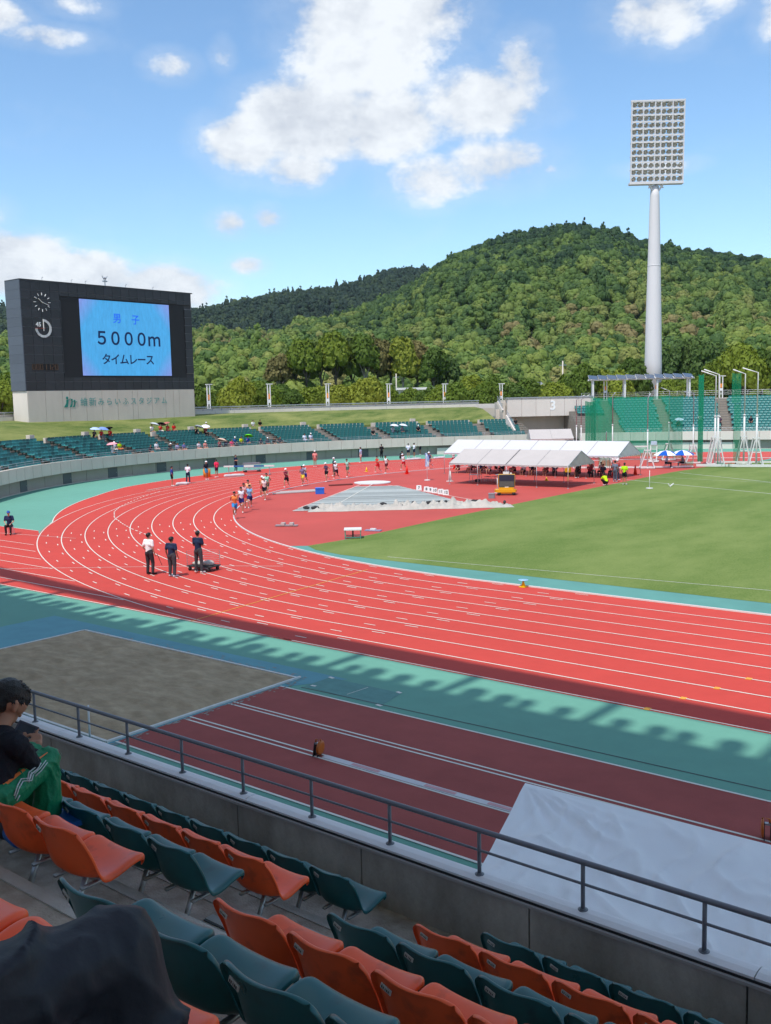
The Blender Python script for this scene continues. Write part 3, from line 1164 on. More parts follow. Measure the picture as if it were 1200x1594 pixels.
# stop clock: three-quarter ring, hand and 45
ring = MB()
c0 = Vector((SX + .03, -9.14, 15.33))
n = 36
vs = []
for i in range(n + 1):
    a = R(270) * i / n
    u = Vector((0, math.sin(a), math.cos(a)))
    for rr, dx in ((.72, 0), (.98, 0), (.98, .04), (.72, .04)):
        vs.append(c0 + u * rr + Vector((dx, 0, 0)))
fs = []
for i in range(n):
    for k in range(4):
        k2 = (k + 1) % 4
        fs.append((i * 4 + k, i * 4 + k2, (i + 1) * 4 + k2, (i + 1) * 4 + k))
ring.add(vs, fs)
ring.obj('timer_ring', mat('ring_white', (.62, .62, .6), rough=.4), SB, fix=True)
tk = MB()
for i in range(10):
    u = Vector((0, math.sin(R(30 * i)), math.cos(R(30 * i))))
    tk.bar(c0 + u * .9 + Vector((.045, 0, 0)), c0 + u * .99 + Vector((.045, 0, 0)), .05, .02)
tk.obj('timer_tick', m_pan, SB)
MB().bar(c0 + Vector((.06, 0, -.28)), c0 + Vector((.06, 0, .98)), .12, .04).obj('timer_hand', m_clk, SB)
MB().bar(c0 + Vector((.08, .2, 0)), c0 + Vector((.08, -1.0, 0)), .07, .03).obj('timer_hand', m_red, SB)
sbtext('timer_text', '45', .62, -9.72, 15.72, m_clk, SB, .02, x=SX + .05)
# unlit seven segment digits in a row
m_dg = mat('digit_frame', (.22, .12, .07), rough=.6)
SEG = {'0': 'abcdef', '1': 'bc', '2': 'abged', '3': 'abgcd'}
for i, chd in enumerate('0001120'):
    yy = -10.55 + i * .46
    mb = MB()
    mb.box((SX + .0, yy, 11.22), (.03, .40, .72))
    pl = mb.obj('digit_plate', mat('digit_plate', (.004, .004, .005), rough=.6), SB)
    sg = MB()
    h, w_ = .28, .13
    P_ = {'a': ((-w_, h), (w_, h)), 'b': ((w_, h), (w_, 0)), 'c': ((w_, 0), (w_, -h)), 'd': ((-w_, -h), (w_, -h)), 'e': ((-w_, 0), (-w_, -h)), 'f': ((-w_, h), (-w_, 0)), 'g': ((-w_, 0), (w_, 0))}
    for s_ in 'abcdefg':
        if s_ in SEG[chd]:
            (a0, b0), (a1, b1) = P_[s_]
            sg.bar((SX + .025, yy + a0, 11.22 + b0), (SX + .025, yy + a1, 11.22 + b1), .045, .02)
    sg.obj('digit_segment', m_dg, pl)
# name in green metal letters, and the emblem of three leaning figures
m_let = mat('green_letters', (.10, .34, .31), rough=.45, metal=.2)
for i, ch in enumerate('\u7dad\u65b0\u307f\u3089\u3044\u3075\u30b9\u30bf\u30b8\u30a2\u30e0'):
    sbtext('sign_letter', ch, 1.02 if i < 2 else .90, -4.62 + i * 1.118, 7.32, m_let, SB, 0, x=SX + .045)
m_em = mat('emblem_green', (.01, .22, .17), rough=.4)
for (y0, h0, w0, s0) in ((-6.75, 1.0, .42, 1), (-6.18, .78, .26, .8), (-5.82, .68, .24, .7)):
    mb = MB()
    pts = [(y0 - .28 * s0 - w0 * .4, 6.85), (y0 + w0 * .3 - .1, 6.85), (y0 + w0 * .35, 6.85 + h0 * .55), (y0 + w0 * .4, 6.85 + h0 * .85), (y0 - w0 * .25, 6.85 + h0 * .85), (y0 - w0 * .35, 6.85 + h0 * .45)]
    mb.add([(SX + .05, p[0], p[1]) for p in pts] + [(SX + .03, p[0], p[1]) for p in pts],
           [(0, 1, 2, 3, 4, 5)] + [(i, (i + 1) % 6, 6 + (i + 1) % 6, 6 + i) for i in range(6)])
    mb.ball((SX + .04, y0 + .0, 6.85 + h0 * 1.03), (.03, .12 * s0 + .03, .12 * s0 + .03), 10, 6)
    mb.bar((SX + .04, y0 + w0 * .1, 6.85 + h0 * .7), (SX + .04, y0 + .42 * s0, 6.85 + h0 * .95), .09, .03)
    mb.obj('emblem', m_em, SB, fix=True)
# small fittings on the top edge
for y in (-8.7, -5.1, -3.3, 2.1, 6.0):
    mb = MB()
    mb.tube([(SX - .4, y, 20.43), (SX - .4, y, 20.75), (SX - .15, y, 20.8)], .03, 6)
    mb.obj('fitting', m_steel, SB)
mb = MB()
mb.tube([(SX - .6, -.55, 20.4), (SX - .6, -.55, 21.1)], .06, 6)
mb.box((SX - .6, -.55, 21.0), (.3, .5, .12))
mb.bar((SX - .6, -.55, 21.0), (SX - .6, -.9, 21.6), .06)
mb.bar((SX - .6, -.55, 21.0), (SX - .6, -.2, 21.6), .06)
mb.ball((SX - .6, -.55, 21.35), .14, 8, 6)
mb.obj('weather_sensor', m_steel, SB)

# ------------------------------------------------------------------ floodlight tower
FT = thing('floodlight_tower', 'tall white tapering floodlight tower with a tall bank of lamps', 'floodlight tower')
ta, tb = Vector((-53.9, 97.9, 4.0)), Vector((-55.1, 101.0, 44.5))
m_twr = mat('tower_white', (.66, .63, .63), rough=.5, vary=.04, scale=.3)
tx, ty = -54.4, 99.6
rs = [(4, 1.62), (12, 1.5), (20, 1.36), (30, 1.12), (38, .92), (41.3, .82), (43.0, .68)]
MB().tube([(tx, ty, z) for z, r in rs], [r for z, r in rs], 40).obj('pole', m_twr, FT, True)
for z in (29.2, ):
    MB().tube([(tx, ty, z), (tx, ty, z + .15)], 1.165, 40).obj('joint_ring', m_twr, FT, True)
vd = (Vector((CAM.x, CAM.y, 0)) - Vector((tx, ty, 0))).normalized()
hd = Matrix.Rotation(math.atan2(vd.y, vd.x) - math.pi / 2 + R(14), 4, 'Z')
hd.translation = Vector((tx + .3, ty, 0)) + vd * .8
head = bpy.data.objects.new('lamp_head', None)
COL.objects.link(head)
head.parent = FT
head.matrix_world = hd
# local: +Y towards the pitch, X across
mb = MB()
HW, HB, HT = 4.55, 43.5, 56.9
NR = 12
tilt = lambda z: .0 + (z - HB) * .05
for x in (-4.55, -2.55, -.55, .45, 2.5, 4.5):
    mb.bar((x, tilt(HB), HB), (x, tilt(HT), HT), .22, .22)
for j in range(NR + 1):
    z = HB + (HT - HB) * j / NR
    mb.bar((-4.62, tilt(z), z), (4.62, tilt(z), z), .16, .26)
    if j % 2 == 0:
        mb.box((0, tilt(z) - .55, z - .05), (9.1, 1.0, .05))
mb.bar((-4.7, tilt(HT), HT + .1), (4.7, tilt(HT), HT + .1), .25, .28)
mb.bar((-4.7, -.5, HB - .15), (4.7, -.5, HB - .15), 1.3, .35)
for x in (-.6, .6):
    mb.bar((x * .8, -.6, 42.1), (x * 2.2, -.3, HB - .2), .28, .28)
    mb.bar((x * 2.2, -.5, 42.6), (x * .6, -.3, HB - .2), .2, .2)
mb.obj('frame', m_twr, head)
m_ref = mat('lamp_glass', (.50, .46, .40), rough=.18, metal=.75, vary=.3, scale=2)
m_hous = mat('lamp_housing', (.48, .44, .38), rough=.5, vary=.2)
lm = MB()
n = 14
pr = [(.0, .42), (.12, .42), (.10, .39), (-.12, .2), (-.2, .02)]
vs = []
for y, r in pr:
    for k in range(n):
        a = 2 * math.pi * k / n
        vs.append((r * math.cos(a), y, r * math.sin(a)))
fs = []
for i in range(len(pr) - 1):
    for k in range(n):
        fs.append((i * n + k, i * n + (k + 1) % n, (i + 1) * n + (k + 1) % n, (i + 1) * n + k))
lm.add(vs, fs)
LM_ME = lm.mesh('reflector')
hm = MB().tube([(0, .0, 0), (0, -.35, 0)], [.43, .2], 12).box((0, -.1, .44), (.5, .5, .05)).box((.38, -.15, -.1), (.05, .3, .5)).mesh('floodlight')
rnd = random.Random(11)
for j in range(NR):
    z = HB + (HT - HB) * (j + .5) / NR
    for i in range(9):
        x = -4.05 + i * 1.01
        lp = link('floodlight', hm, m_hous, head, True, (x, tilt(z) - .1 + .05, z))
        lp.rotation_euler = (R(-28 + rnd.uniform(-5, 5)), 0, R(rnd.uniform(-16, 16)))
        rf = link('reflector', LM_ME, m_ref, None, True)
        # joined below the third level: reflector kept as a sibling part
        rf.parent = head
        rf.location = lp.location
        rf.rotation_euler = lp.rotation_euler
# ------------------------------------------------------------------ near stand
def ordinal(n):
    return ['first', 'second', 'third', 'fourth', 'fifth', 'sixth', 'seventh', 'eighth', 'ninth', 'tenth', 'eleventh', 'twelfth',
            'thirteenth', 'fourteenth', 'fifteenth', 'sixteenth', 'seventeenth', 'eighteenth', 'nineteenth', 'twentieth',
            '21st', '22nd', '23rd', '24th', '25th', '26th'][n - 1]


ROWP, RISE = .7625, .418
rowY = lambda r: -64.52 - ROWP * (r - 1)
rowZ = lambda r: 3.08 + RISE * (r - 1)
m_step = mat('worn_terrace_concrete', (.33, .27, .21), rough=.92, spec=.2, vary=.30, scale=5, detail=8, bump=.5, bscale=60, col2=(.48, .42, .35), blend=(.35, .7))
m_wallin = mat('stained_wall_concrete', (.32, .28, .235), rough=.9, spec=.2, vary=.45, scale=2.6, detail=10, bump=.45, bscale=40, stretch=(1, 1, .45), big=.35, bigscale=1.1, col2=(.40, .355, .31), blend=(.3, .7))
m_cope = mat('painted_coping', (.74, .73, .73), rough=.6, spec=.4, vary=.08, scale=4, bump=.1, bscale=30, big=.06, bigscale=1)
m_rail = mat('rail_grey_paint', (.155, .165, .19), rough=.38, spec=.5, vary=.08, scale=14)
m_blk2 = mat('step_block_concrete', (.46, .43, .38), rough=.9, spec=.2, vary=.22, scale=8, bump=.4, bscale=70)

mb = MB()
prof = [(-63.6, 2.6), (-63.6, rowZ(1))]
for r in range(1, 29):
    prof += [(rowY(r) - .12, rowZ(r)), (rowY(r) - .12, rowZ(r + 1))]
prof += [(rowY(29) - 3, rowZ(29)), (rowY(29) - 3.4, rowZ(29)), (rowY(29) - 3.4, 0), (-63.6, 0)]
X0, X1 = -40, 70
n = len(prof)
mb.add([(X0, y, z) for y, z in prof] + [(X1, y, z) for y, z in prof],
       [(i, (i + 1) % n, n + (i + 1) % n, n + i) for i in range(n)])
struct(mb.obj('near_terrace', m_step, fix=True))
# pale edge strips where tread meets riser
mb = MB()
for r in range(1, 9):
    mb.box((10, rowY(r) - .155, rowZ(r + 1) + .003), (60, .075, .012))
struct(mb.obj('tread_nosing', m_blk2))

nw = thing('near_wall', 'stained grey concrete wall in front of the nearest seat row with a painted coping', 'wall', (0, -63.68, 0))
nw_loc = Vector(nw.location)
joints = [-8, -4.3, -.6, 3.1, 6.6, 10.25, 13.0, 14.9, 16.75, 18.62, 22.2, 26, 30, 34, 38]
joints = [-8, -4.0, 0, 3.6, 7.2, 10.9, 13.95 + .0, 15.45, 17.05, 18.62, 22.2, 26, 30, 34, 38]


def loc_obj(mb, name, m, par, smooth=False, fix=False):
    o = mb.obj(name, m, par, smooth, None, fix)
    o.location = -par.location
    return o


for a, b in zip(joints[:-1], joints[1:]):
    mb = MB()
    mb.box(((a + b) / 2, -63.575, 3.16), (b - a - .014, .17, .80))
    loc_obj(mb, 'wall_panel', m_wallin, nw)
mb = MB().box((10, -63.56, 1.4), (80, .14, 2.8))
loc_obj(mb, 'wall_base', m_concd, nw)
# coping: slightly proud lip, dark groove, rounded outer edge
cj = [-8, -3.2, 1.6, 6.3, 11.0, 14.05, 18.66, 23.3, 28, 33, 38]
for a, b in zip(cj[:-1], cj[1:]):
    mb = MB()
    pr = [(-63.655, 3.575), (-63.655, 3.592), (-63.60, 3.604), (-63.54, 3.602), (-63.50, 3.590), (-63.475, 3.565), (-63.465, 3.53), (-63.465, 3.50), (-63.60, 3.50)]
    k = len(pr)
    mb.add([(a + .004, y, z) for y, z in pr] + [(b - .004, y, z) for y, z in pr],
           [(i, (i + 1) % k, k + (i + 1) % k, k + i) for i in range(k)] + [tuple(range(k - 1, -1, -1)), tuple(range(k, 2 * k))])
    loc_obj(mb, 'coping_stone', m_cope, nw, fix=True)
mb = MB().box((15, -63.672, 3.548), (46, .03, .022))
loc_obj(mb, 'edge_strip', mat('edge_strip_concrete', (.36, .33, .31), vary=.15, scale=6), nw)
mb = MB().box((15, -63.658, 3.567), (46, .012, .016))
loc_obj(mb, 'joint_groove', m_black, nw)

rl = thing('near_railing', 'dark grey two-rail metal railing standing on the painted wall coping', 'railing', (0, -63.575, 3.6))
PXS = [11.33 + .8725 * i for i in range(-6, 16)]
ZR = 3.955
mb = MB()
mb.tube([(x, 0, ZR - 3.6) for x in np.arange(5.5, 25, 1.0)], .0205, 12)
mb.obj('top_rail', m_rail, rl, True)
mb = MB()
mb.tube([(x, 0, .195) for x in np.arange(5.5, 25, 1.0)], .0105, 10)
mb.obj('lower_rail', m_rail, rl, True)
pm = MB().tube([(0, 0, 0), (0, 0, ZR - 3.6)], .0155, 12)
pm.tube([(0, 0, 0), (0, 0, .008)], .036, 16)
pm.tube([(0, 0, .008), (0, 0, .016)], .024, 14)
pme = pm.mesh('post')
for x in PXS:
    link('post', pme, m_rail, rl, True, (x, 0, .0))


# moulded plastic seat shell
def seat_mesh():
    prof = [(-.020, .405), (-.004, .345), (.010, .285), (.022, .225), (.036, .150), (.060, .098), (.112, .070), (.20, .068), (.28, .082), (.35, .100), (.405, .104), (.432, .086), (.440, .055)]
    hw = [.184, .206, .214, .214, .214, .213, .212, .212, .212, .211, .206, .190, .176]
    nu = 10
    bm = bmesh.new()
    grid = []
    for i, ((y, z), w) in enumerate(zip(prof, hw)):
        row = []
        s = i / (len(prof) - 1)
        back = max(0, 1 - s * 2.6)
        for j in range(nu + 1):
            u = -1 + 2 * j / nu
            x = w * u
            yy = y + back * .045 * abs(u) ** 2.2 + .085 * abs(u) ** 3 * math.exp(-((s - .36) / .20) ** 2)
            zz = z
            if i == 0:
                zz = z - .050 * abs(u) ** 5 + .012 * u * u - .014 * (1 - u * u)
            if s > .35:
                zz += .028 * abs(u) ** 2.5 * (1 - abs(s - .7) * 1.6)
            if i == len(prof) - 1:
                yy = y - .03 * abs(u) ** 3
            row.append(bm.verts.new((x, yy, zz)))
        grid.append(row)
    for i in range(len(grid) - 1):
        for j in range(nu):
            bm.faces.new((grid[i][j], grid[i][j + 1], grid[i + 1][j + 1], grid[i + 1][j]))
    # rolled rim along the two sides and the top edge
    def roll(edge_pairs, off):
        prev = None
        for v in edge_pairs:
            nv = bm.verts.new(Vector(v.co) + off(v))
            if prev is not None:
                bm.faces.new((prev[0], v, nv, prev[1]))
            prev = (v, nv)
    roll([g[0] for g in grid], lambda v: Vector((-.006, -.024 if v.co.z > .15 else -.01, -.034 if v.co.z < .15 else -.010)))
    roll([g[-1] for g in grid], lambda v: Vector((.006, -.024 if v.co.z > .15 else -.01, -.034 if v.co.z < .15 else -.010)))
    roll(grid[0], lambda v: Vector((0, -.022, -.006)))
    bmesh.ops.recalc_face_normals(bm, faces=bm.faces)
    me = bpy.data.meshes.new('seat_shell')
    bm.to_mesh(me)
    bm.free()
    o = bpy.data.objects.new('tmp', me)
    COL.objects.link(o)
    md = o.modifiers.new('s', 'SOLIDIFY')
    md.thickness = .007
    md.offset = 0
    sb_ = o.modifiers.new('u', 'SUBSURF')
    sb_.levels = 2
    bpy.context.view_layer.update()
    m2 = bpy.data.meshes.new_from_object(o.evaluated_get(bpy.context.evaluated_depsgraph_get()))
    bpy.data.objects.remove(o)
    return m2


def plastic(name, c1, rough):
    m = bpy.data.materials.new(name)
    m.use_nodes = True
    t = m.node_tree
    b = t.nodes['Principled BSDF']
    b.inputs['Specular IOR Level'].default_value = .5
    tcn = N(t, 'ShaderNodeTexCoord')
    oi = N(t, 'ShaderNodeObjectInfo')
    va = N(t, 'ShaderNodeVectorMath', operation='ADD')
    cmb = N(t, 'ShaderNodeCombineXYZ')
    t.links.new(mth(t, 'MULTIPLY', oi.outputs['Random'], 40), cmb.inputs[0])
    t.links.new(tcn.outputs['Object'], va.inputs[0])
    t.links.new(cmb.outputs[0], va.inputs[1])
    n1 = N(t, 'ShaderNodeTexNoise')
    n1.inputs['Scale'].default_value = 5
    n1.inputs['Detail'].default_value = 7
    n1.inputs['Roughness'].default_value = .6
    t.links.new(va.outputs[0], n1.inputs[0])
    f = mth(t, 'ADD', mth(t, 'MULTIPLY', mth(t, 'SUBTRACT', n1.outputs[0], .5), .45), mth(t, 'MULTIPLY_ADD', oi.outputs['Random'], .16, .92))
    vm = N(t, 'ShaderNodeVectorMath', operation='SCALE')
    vm.inputs[0].default_value = c1
    t.links.new(f, vm.inputs['Scale'])
    # grime: darker worn blotches
    n2 = N(t, 'ShaderNodeTexNoise')
    n2.inputs['Scale'].default_value = 9
    n2.inputs['Detail'].default_value = 8
    t.links.new(va.outputs[0], n2.inputs[0])
    g = N(t, 'ShaderNodeMapRange')
    g.inputs[1].default_value = .56
    g.inputs[2].default_value = .72
    g.inputs[4].default_value = .55
    t.links.new(n2.outputs[0], g.inputs[0])
    mixn = N(t, 'ShaderNodeMixRGB')
    mixn.inputs[2].default_value = (c1[0] * .35 + .012, c1[1] * .35 + .012, c1[2] * .35 + .010, 1)
    t.links.new(g.outputs[0], mixn.inputs[0])
    t.links.new(vm.outputs[0], mixn.inputs[1])
    t.links.new(mixn.outputs[0], b.inputs['Base Color'])
    t.links.new(mth(t, 'MULTIPLY_ADD', n1.outputs[0], .3, rough - .12), b.inputs['Roughness'])
    bpn = N(t, 'ShaderNodeBump')
    bpn.inputs['Strength'].default_value = .12
    bpn.inputs['Distance'].default_value = .004
    t.links.new(n2.outputs[0], bpn.inputs['Height'])
    t.links.new(bpn.outputs[0], b.inputs['Normal'])
    return m


m_or = plastic('orange_seat_plastic', (.90, .105, .018), .36)
m_gr = plastic('green_seat_plastic', (.006, .100, .105), .30)
m_plate = mat('number_plate', (.55, .54, .50), rough=.5, vary=.2, scale=20)
m_ink = mat('plate_ink', (.05, .05, .05), rough=.6)
SEAT_ME = seat_mesh()
PL = MB().box((0, 0, 0), (.062, .004, .019)).mesh('number_plate')
INK = MB()
for i, x in enumerate((-.021, -.011, .001, .010, .020)):
    INK.box((x, -.0025, 0), (.005 if i != 2 else .003, .001, .009))
INK = INK.mesh('plate_print')
LG = MB()
LG.tube([(0, .19, .04), (0, .13, -.10), (0, .03, -.30), (0, .02, -.355)], [.016, .018, .018, .018], 8)
LG.box((0, .20, .035), (.26, .045, .02))
LG.box((0, .01, -.348), (.10, .09, .012))
for x in (-.12, .12):
    LG.box((x, .15, .033), (.025, .16, .014))
LG = LG.mesh('bracket')


def make_seat(x, row, color, label):
    y, z = rowY(row) - .045, rowZ(row) + .365
    root = thing('stadium_seat', label, 'seat', (x, y, z), 0, 'plastic seats in the nearest stand')
    root.rotation_euler = (0, 0, R(rndS.uniform(-.8, .8)))
    sh_ = link('seat_shell', SEAT_ME, m_or if color == 'orange' else m_gr, root, True)
    p = link('number_plate', PL, m_plate, sh_, False, (-.105, -.012, .335))
    p.rotation_euler = (R(-12), R(6), R(-14))
    q_ = link('plate_print', INK, m_ink, sh_, False, (-.105, -.0145, .335))
    q_.rotation_euler = p.rotation_euler
    link('bracket', LG, m_steel, root, True)
    return root


rndS = random.Random(4)
rcol = ['', 'green', 'orange', 'green', 'orange', 'green', 'orange', 'green']
rn = {1: 'front row against the wall', 2: 'second row from the wall', 3: 'third row from the wall', 4: 'fourth row from the wall', 5: 'fifth row from the wall', 6: 'sixth row from the wall'}
# block A: left of the aisle, block B: right of it. X of the seat peak nearest the aisle
endA = {1: 15.71, 2: 15.66, 3: 15.86, 4: 15.92}
stB = {1: 17.22, 2: 17.27, 3: 17.31, 4: 17.35, 5: 17.38, 6: 17.40}
HW = .205
for r, xe in endA.items():
    cnt = {1: 10, 2: 8, 3: 6, 4: 5}[r]
    for i in range(cnt):
        make_seat(xe - .45 * i + HW, r, rcol[r], f'{rcol[r]} seat, {ordinal(i + 1)} left of the aisle steps, {rn[r]}')
make_seat(16.15 - .45, 6, 'orange', 'orange seat at the left picture edge beside the dark trousered knee')
for r, xs in stB.items():
    cnt = {1: 8, 2: 7, 3: 6, 4: 6, 5: 5, 6: 4}[r]
    for i in range(cnt):
        make_seat(xs + .45 * i + HW, r, rcol[r], f'{rcol[r]} seat, {ordinal(i + 1)} right of the aisle steps, {rn[r]}')

# half-height steps in the aisle
for r in range(1, 8):
    y = rowY(r) - .12
    root = thing('aisle_step', f'grey concrete half step with a dark anti slip groove, {ordinal(r)} up from the wall', 'step', (16.62, y + .17, rowZ(r)), 0, 'concrete steps in the near aisle')
    MB().box((0, 0, RISE / 4 + .001), (1.0, .338, RISE / 2)).obj('step_block', m_blk2, root)
    MB().box((0, .105, RISE / 2 + .003), (.98, .012, .006)).obj('groove', m_black, root)
    MB().box((0, .145, RISE / 2 + .004), (.985, .06, .007)).obj('nosing', mat('nosing_concrete', (.40, .385, .36), vary=.15, scale=10), root)
# second block of half steps along the block end seen between the seats
for r in (3, 4, 5):
    y = rowY(r) - .12

# ------------------------------------------------------------------ roof of the main stand (throws the long shadow on the track)
RF = thing('stand_roof', 'high white roof over the near stand', 'roof', (20, -80, 32))
m_roof = mat('roof_white', (.80, .79, .77), rough=.7, vary=.04)
m_rst = mat('roof_steel', (.55, .56, .57), rough=.6)
cy = lambda x: (0 if x > 0 else min(.003 * x * x, 4.0))
xs = list(np.arange(-70, 100, 2.0))
ZF = 32.0
DX, DY = -3.84, 16.96
mb = MB()
for a, b in zip(xs[:-1], xs[1:]):
    ya, yb2 = -50.62 - DY + cy(a + DX), -50.62 - DY + cy(b + DX)
    mb.add([(a, ya, ZF), (b, yb2, ZF), (b, -96, ZF + 3), (a, -96, ZF + 3), (a, ya, ZF + .3), (b, yb2, ZF + .3), (b, -96, ZF + 3.3), (a, -96, ZF + 3.3)],
           [(0, 1, 2, 3), (7, 6, 5, 4), (0, 4, 5, 1)])
loc_obj(mb, 'roof_panel', m_roof, RF)
mb = MB()
for a, b in zip(xs[:-1], xs[1:]):
    pa = (-48.0 - DY + cy(a + DX), -48.95 - DY + cy(a + DX))
    pb = (-48.0 - DY + cy(b + DX), -48.95 - DY + cy(b + DX))
    mb.add([(a, pa[1], ZF), (b, pb[1], ZF), (b, pb[0], ZF), (a, pa[0], ZF), (a, pa[1], ZF + .25), (b, pb[1], ZF + .25), (b, pb[0], ZF + .25), (a, pa[0], ZF + .25)],
           [(0, 1, 2, 3), (7, 6, 5, 4), (0, 4, 5, 1), (2, 6, 7, 3)])
loc_obj(mb, 'front_beam', m_rst, RF)
mb = MB()
x = -1.09 - DX - 3.9 * 16
k = 0
while x < 95:
    c = cy(x + DX)
    mb.bar((x, -48.9 - DY + c, ZF + .1), (x, -50.95 - DY + c, ZF + .1), .34, .2)
    k += 1
    x += 3.9
loc_obj(mb, 'outrigger', m_rst, RF)
mb = MB()
x = -1.09 - DX - 3.9 * 16
rnd = random.Random(9)
while x < 95:
    for q_ in (.62, 1.42, 2.28, 3.12):
        xx = x + q_ + rnd.uniform(-.16, .16)
        c = cy(xx + DX)
        rr = rnd.uniform(.22, .36)
        mb.prism([(xx + rr * math.cos(2 * math.pi * i / 12), -50.06 - DY + c + rr * 1.05 * math.sin(2 * math.pi * i / 12)) for i in range(12)], ZF - .35, ZF + .1)
    x += 3.9
loc_obj(mb, 'shadow_discs', m_rst, RF)  # unseen discs added to dapple the edge of the roof shadow
mb = MB()
for x in np.arange(-60, 100, 11.7):
    mb.tube([(x, -89, 0), (x, -89, ZF + 2.8)], .5, 12)
    mb.bar((x, -70, ZF + .8), (x, -89.5, ZF + 3.8), .5, .7)
loc_obj(mb, 'column', m_rst, RF)
# ------------------------------------------------------------------ people
def remesh(mb, vox, smooth=4, name='body', fac=.5):
    me = mb.mesh(name)
    o = bpy.data.objects.new('tmp', me)
    COL.objects.link(o)
    md = o.modifiers.new('r', 'REMESH')
    md.mode = 'VOXEL'
    md.voxel_size = vox
    if smooth:
        sm_ = o.modifiers.new('s', 'SMOOTH')
        sm_.iterations = smooth
        sm_.factor = fac
    bpy.context.view_layer.update()
    m2 = bpy.data.meshes.new_from_object(o.evaluated_get(bpy.context.evaluated_depsgraph_get()))
    bpy.data.objects.remove(o)
    m2.polygons.foreach_set('use_smooth', [True] * len(m2.polygons))
    m2.name = name
    return m2


V = Vector


def pose(kind):
    J = {}
    if kind in ('stand', 'stand2', 'stand3'):
        J = dict(pel=V((0, 0, .93)), chest=V((0, .0, 1.27)), neck=V((0, -.005, 1.47)), head=V((0, .025, 1.60)))
        for s, n in ((1, 'r'), (-1, 'l')):
            J['hip' + n] = V((.09 * s, 0, .90))
            J['kne' + n] = V((.10 * s, .015, .49))
            J['ank' + n] = V((.105 * s, -.02, .09))
            J['toe' + n] = V((.125 * s, .13, .035))
            J['sho' + n] = V((.185 * s, -.005, 1.40))
            J['elb' + n] = V((.245 * s, -.03, 1.12))
            J['wri' + n] = V((.25 * s, .05, .87))
        if kind == 'stand2':      # arms folded in front
            for s, n in ((1, 'r'), (-1, 'l')):
                J['elb' + n] = V((.225 * s, .02, 1.13))
                J['wri' + n] = V((-.02 * s, .22, 1.14 + .03 * s))
                J['ank' + n].x = .15 * s
                J['toe' + n].x = .19 * s
                J['kne' + n].x = .125 * s
        if kind == 'stand3':      # relaxed step, weight on one leg
            J['kner'] = V((.10, .08, .49))
            J['ankr'] = V((.12, .03, .09))
            J['toer'] = V((.16, .17, .035))
            J['elbl'] = V((-.25, -.06, 1.13))
            J['wril'] = V((-.20, .10, .93))
    elif kind in ('run1', 'run2'):
        s0 = 1 if kind == 'run1' else -1
        J = dict(pel=V((0, 0, .93)), chest=V((0, .07, 1.26)), neck=V((0, .10, 1.45)), head=V((0, .14, 1.57)))
        a, b = ('r', 'l') if s0 == 1 else ('l', 'r')
        for s, n in ((1, 'r'), (-1, 'l')):
            J['hip' + n] = V((.085 * s, 0, .90))
            J['sho' + n] = V((.175 * s, .08, 1.38))
        sa, sb = (1, -1) if s0 == 1 else (-1, 1)
        J['kne' + a] = V((.09 * sa, .28, .62))
        J['ank' + a] = V((.08 * sa, .22, .22))
        J['toe' + a] = V((.08 * sa, .36, .20))
        J['kne' + b] = V((.07 * sb, -.10, .50))
        J['ank' + b] = V((.06 * sb, -.36, .32))
        J['toe' + b] = V((.06 * sb, -.42, .19))
        if kind == 'run2':
            J['kne' + a] = V((.09 * sa, .20, .54))
            J['ank' + a] = V((.07 * sa, .18, .10))
            J['toe' + a] = V((.07 * sa, .33, .06))
            J['kne' + b] = V((.07 * sb, .02, .50))
            J['ank' + b] = V((.06 * sb, -.32, .40))
            J['toe' + b] = V((.06 * sb, -.40, .28))
        J['elb' + a] = V((.25 * sa, -.14, 1.18))
        J['wri' + a] = V((.17 * sa, .02, 1.05))
        J['elb' + b] = V((.23 * sb, .12, 1.13))
        J['wri' + b] = V((.10 * sb, .32, 1.24))
    elif kind in ('sit', 'sit2'):
        J = dict(pel=V((0, -.02, .50)), chest=V((0, .03, .84)), neck=V((0, .07, 1.04)), head=V((0, .11, 1.16)))
        for s, n in ((1, 'r'), (-1, 'l')):
            J['hip' + n] = V((.09 * s, .0, .48))
            J['kne' + n] = V((.13 * s, .41, .50))
            J['ank' + n] = V((.12 * s, .40, .09))
            J['toe' + n] = V((.13 * s, .54, .035))
            J['sho' + n] = V((.18 * s, .04, .97))
            J['elb' + n] = V((.24 * s, .08, .70))
            J['wri' + n] = V((.12 * s, .30, .60))
        if kind == 'sit2':
            J['wrir'] = V((.10, .22, .98))
            J['elbr'] = V((.22, .16, .76))
    elif kind == 'crouch':
        J = dict(pel=V((0, -.05, .30)), chest=V((0, .13, .58)), neck=V((0, .22, .74)), head=V((0, .29, .85)))
        for s, n in ((1, 'r'), (-1, 'l')):
            J['hip' + n] = V((.10 * s, -.03, .28))
            J['kne' + n] = V((.17 * s, .30, .44))
            J['ank' + n] = V((.13 * s, .02, .09))
            J['toe' + n] = V((.15 * s, .17, .035))
            J['sho' + n] = V((.18 * s, .18, .68))
            J['elb' + n] = V((.23 * s, .32, .48))
            J['wri' + n] = V((.10 * s, .42, .36))
    return J


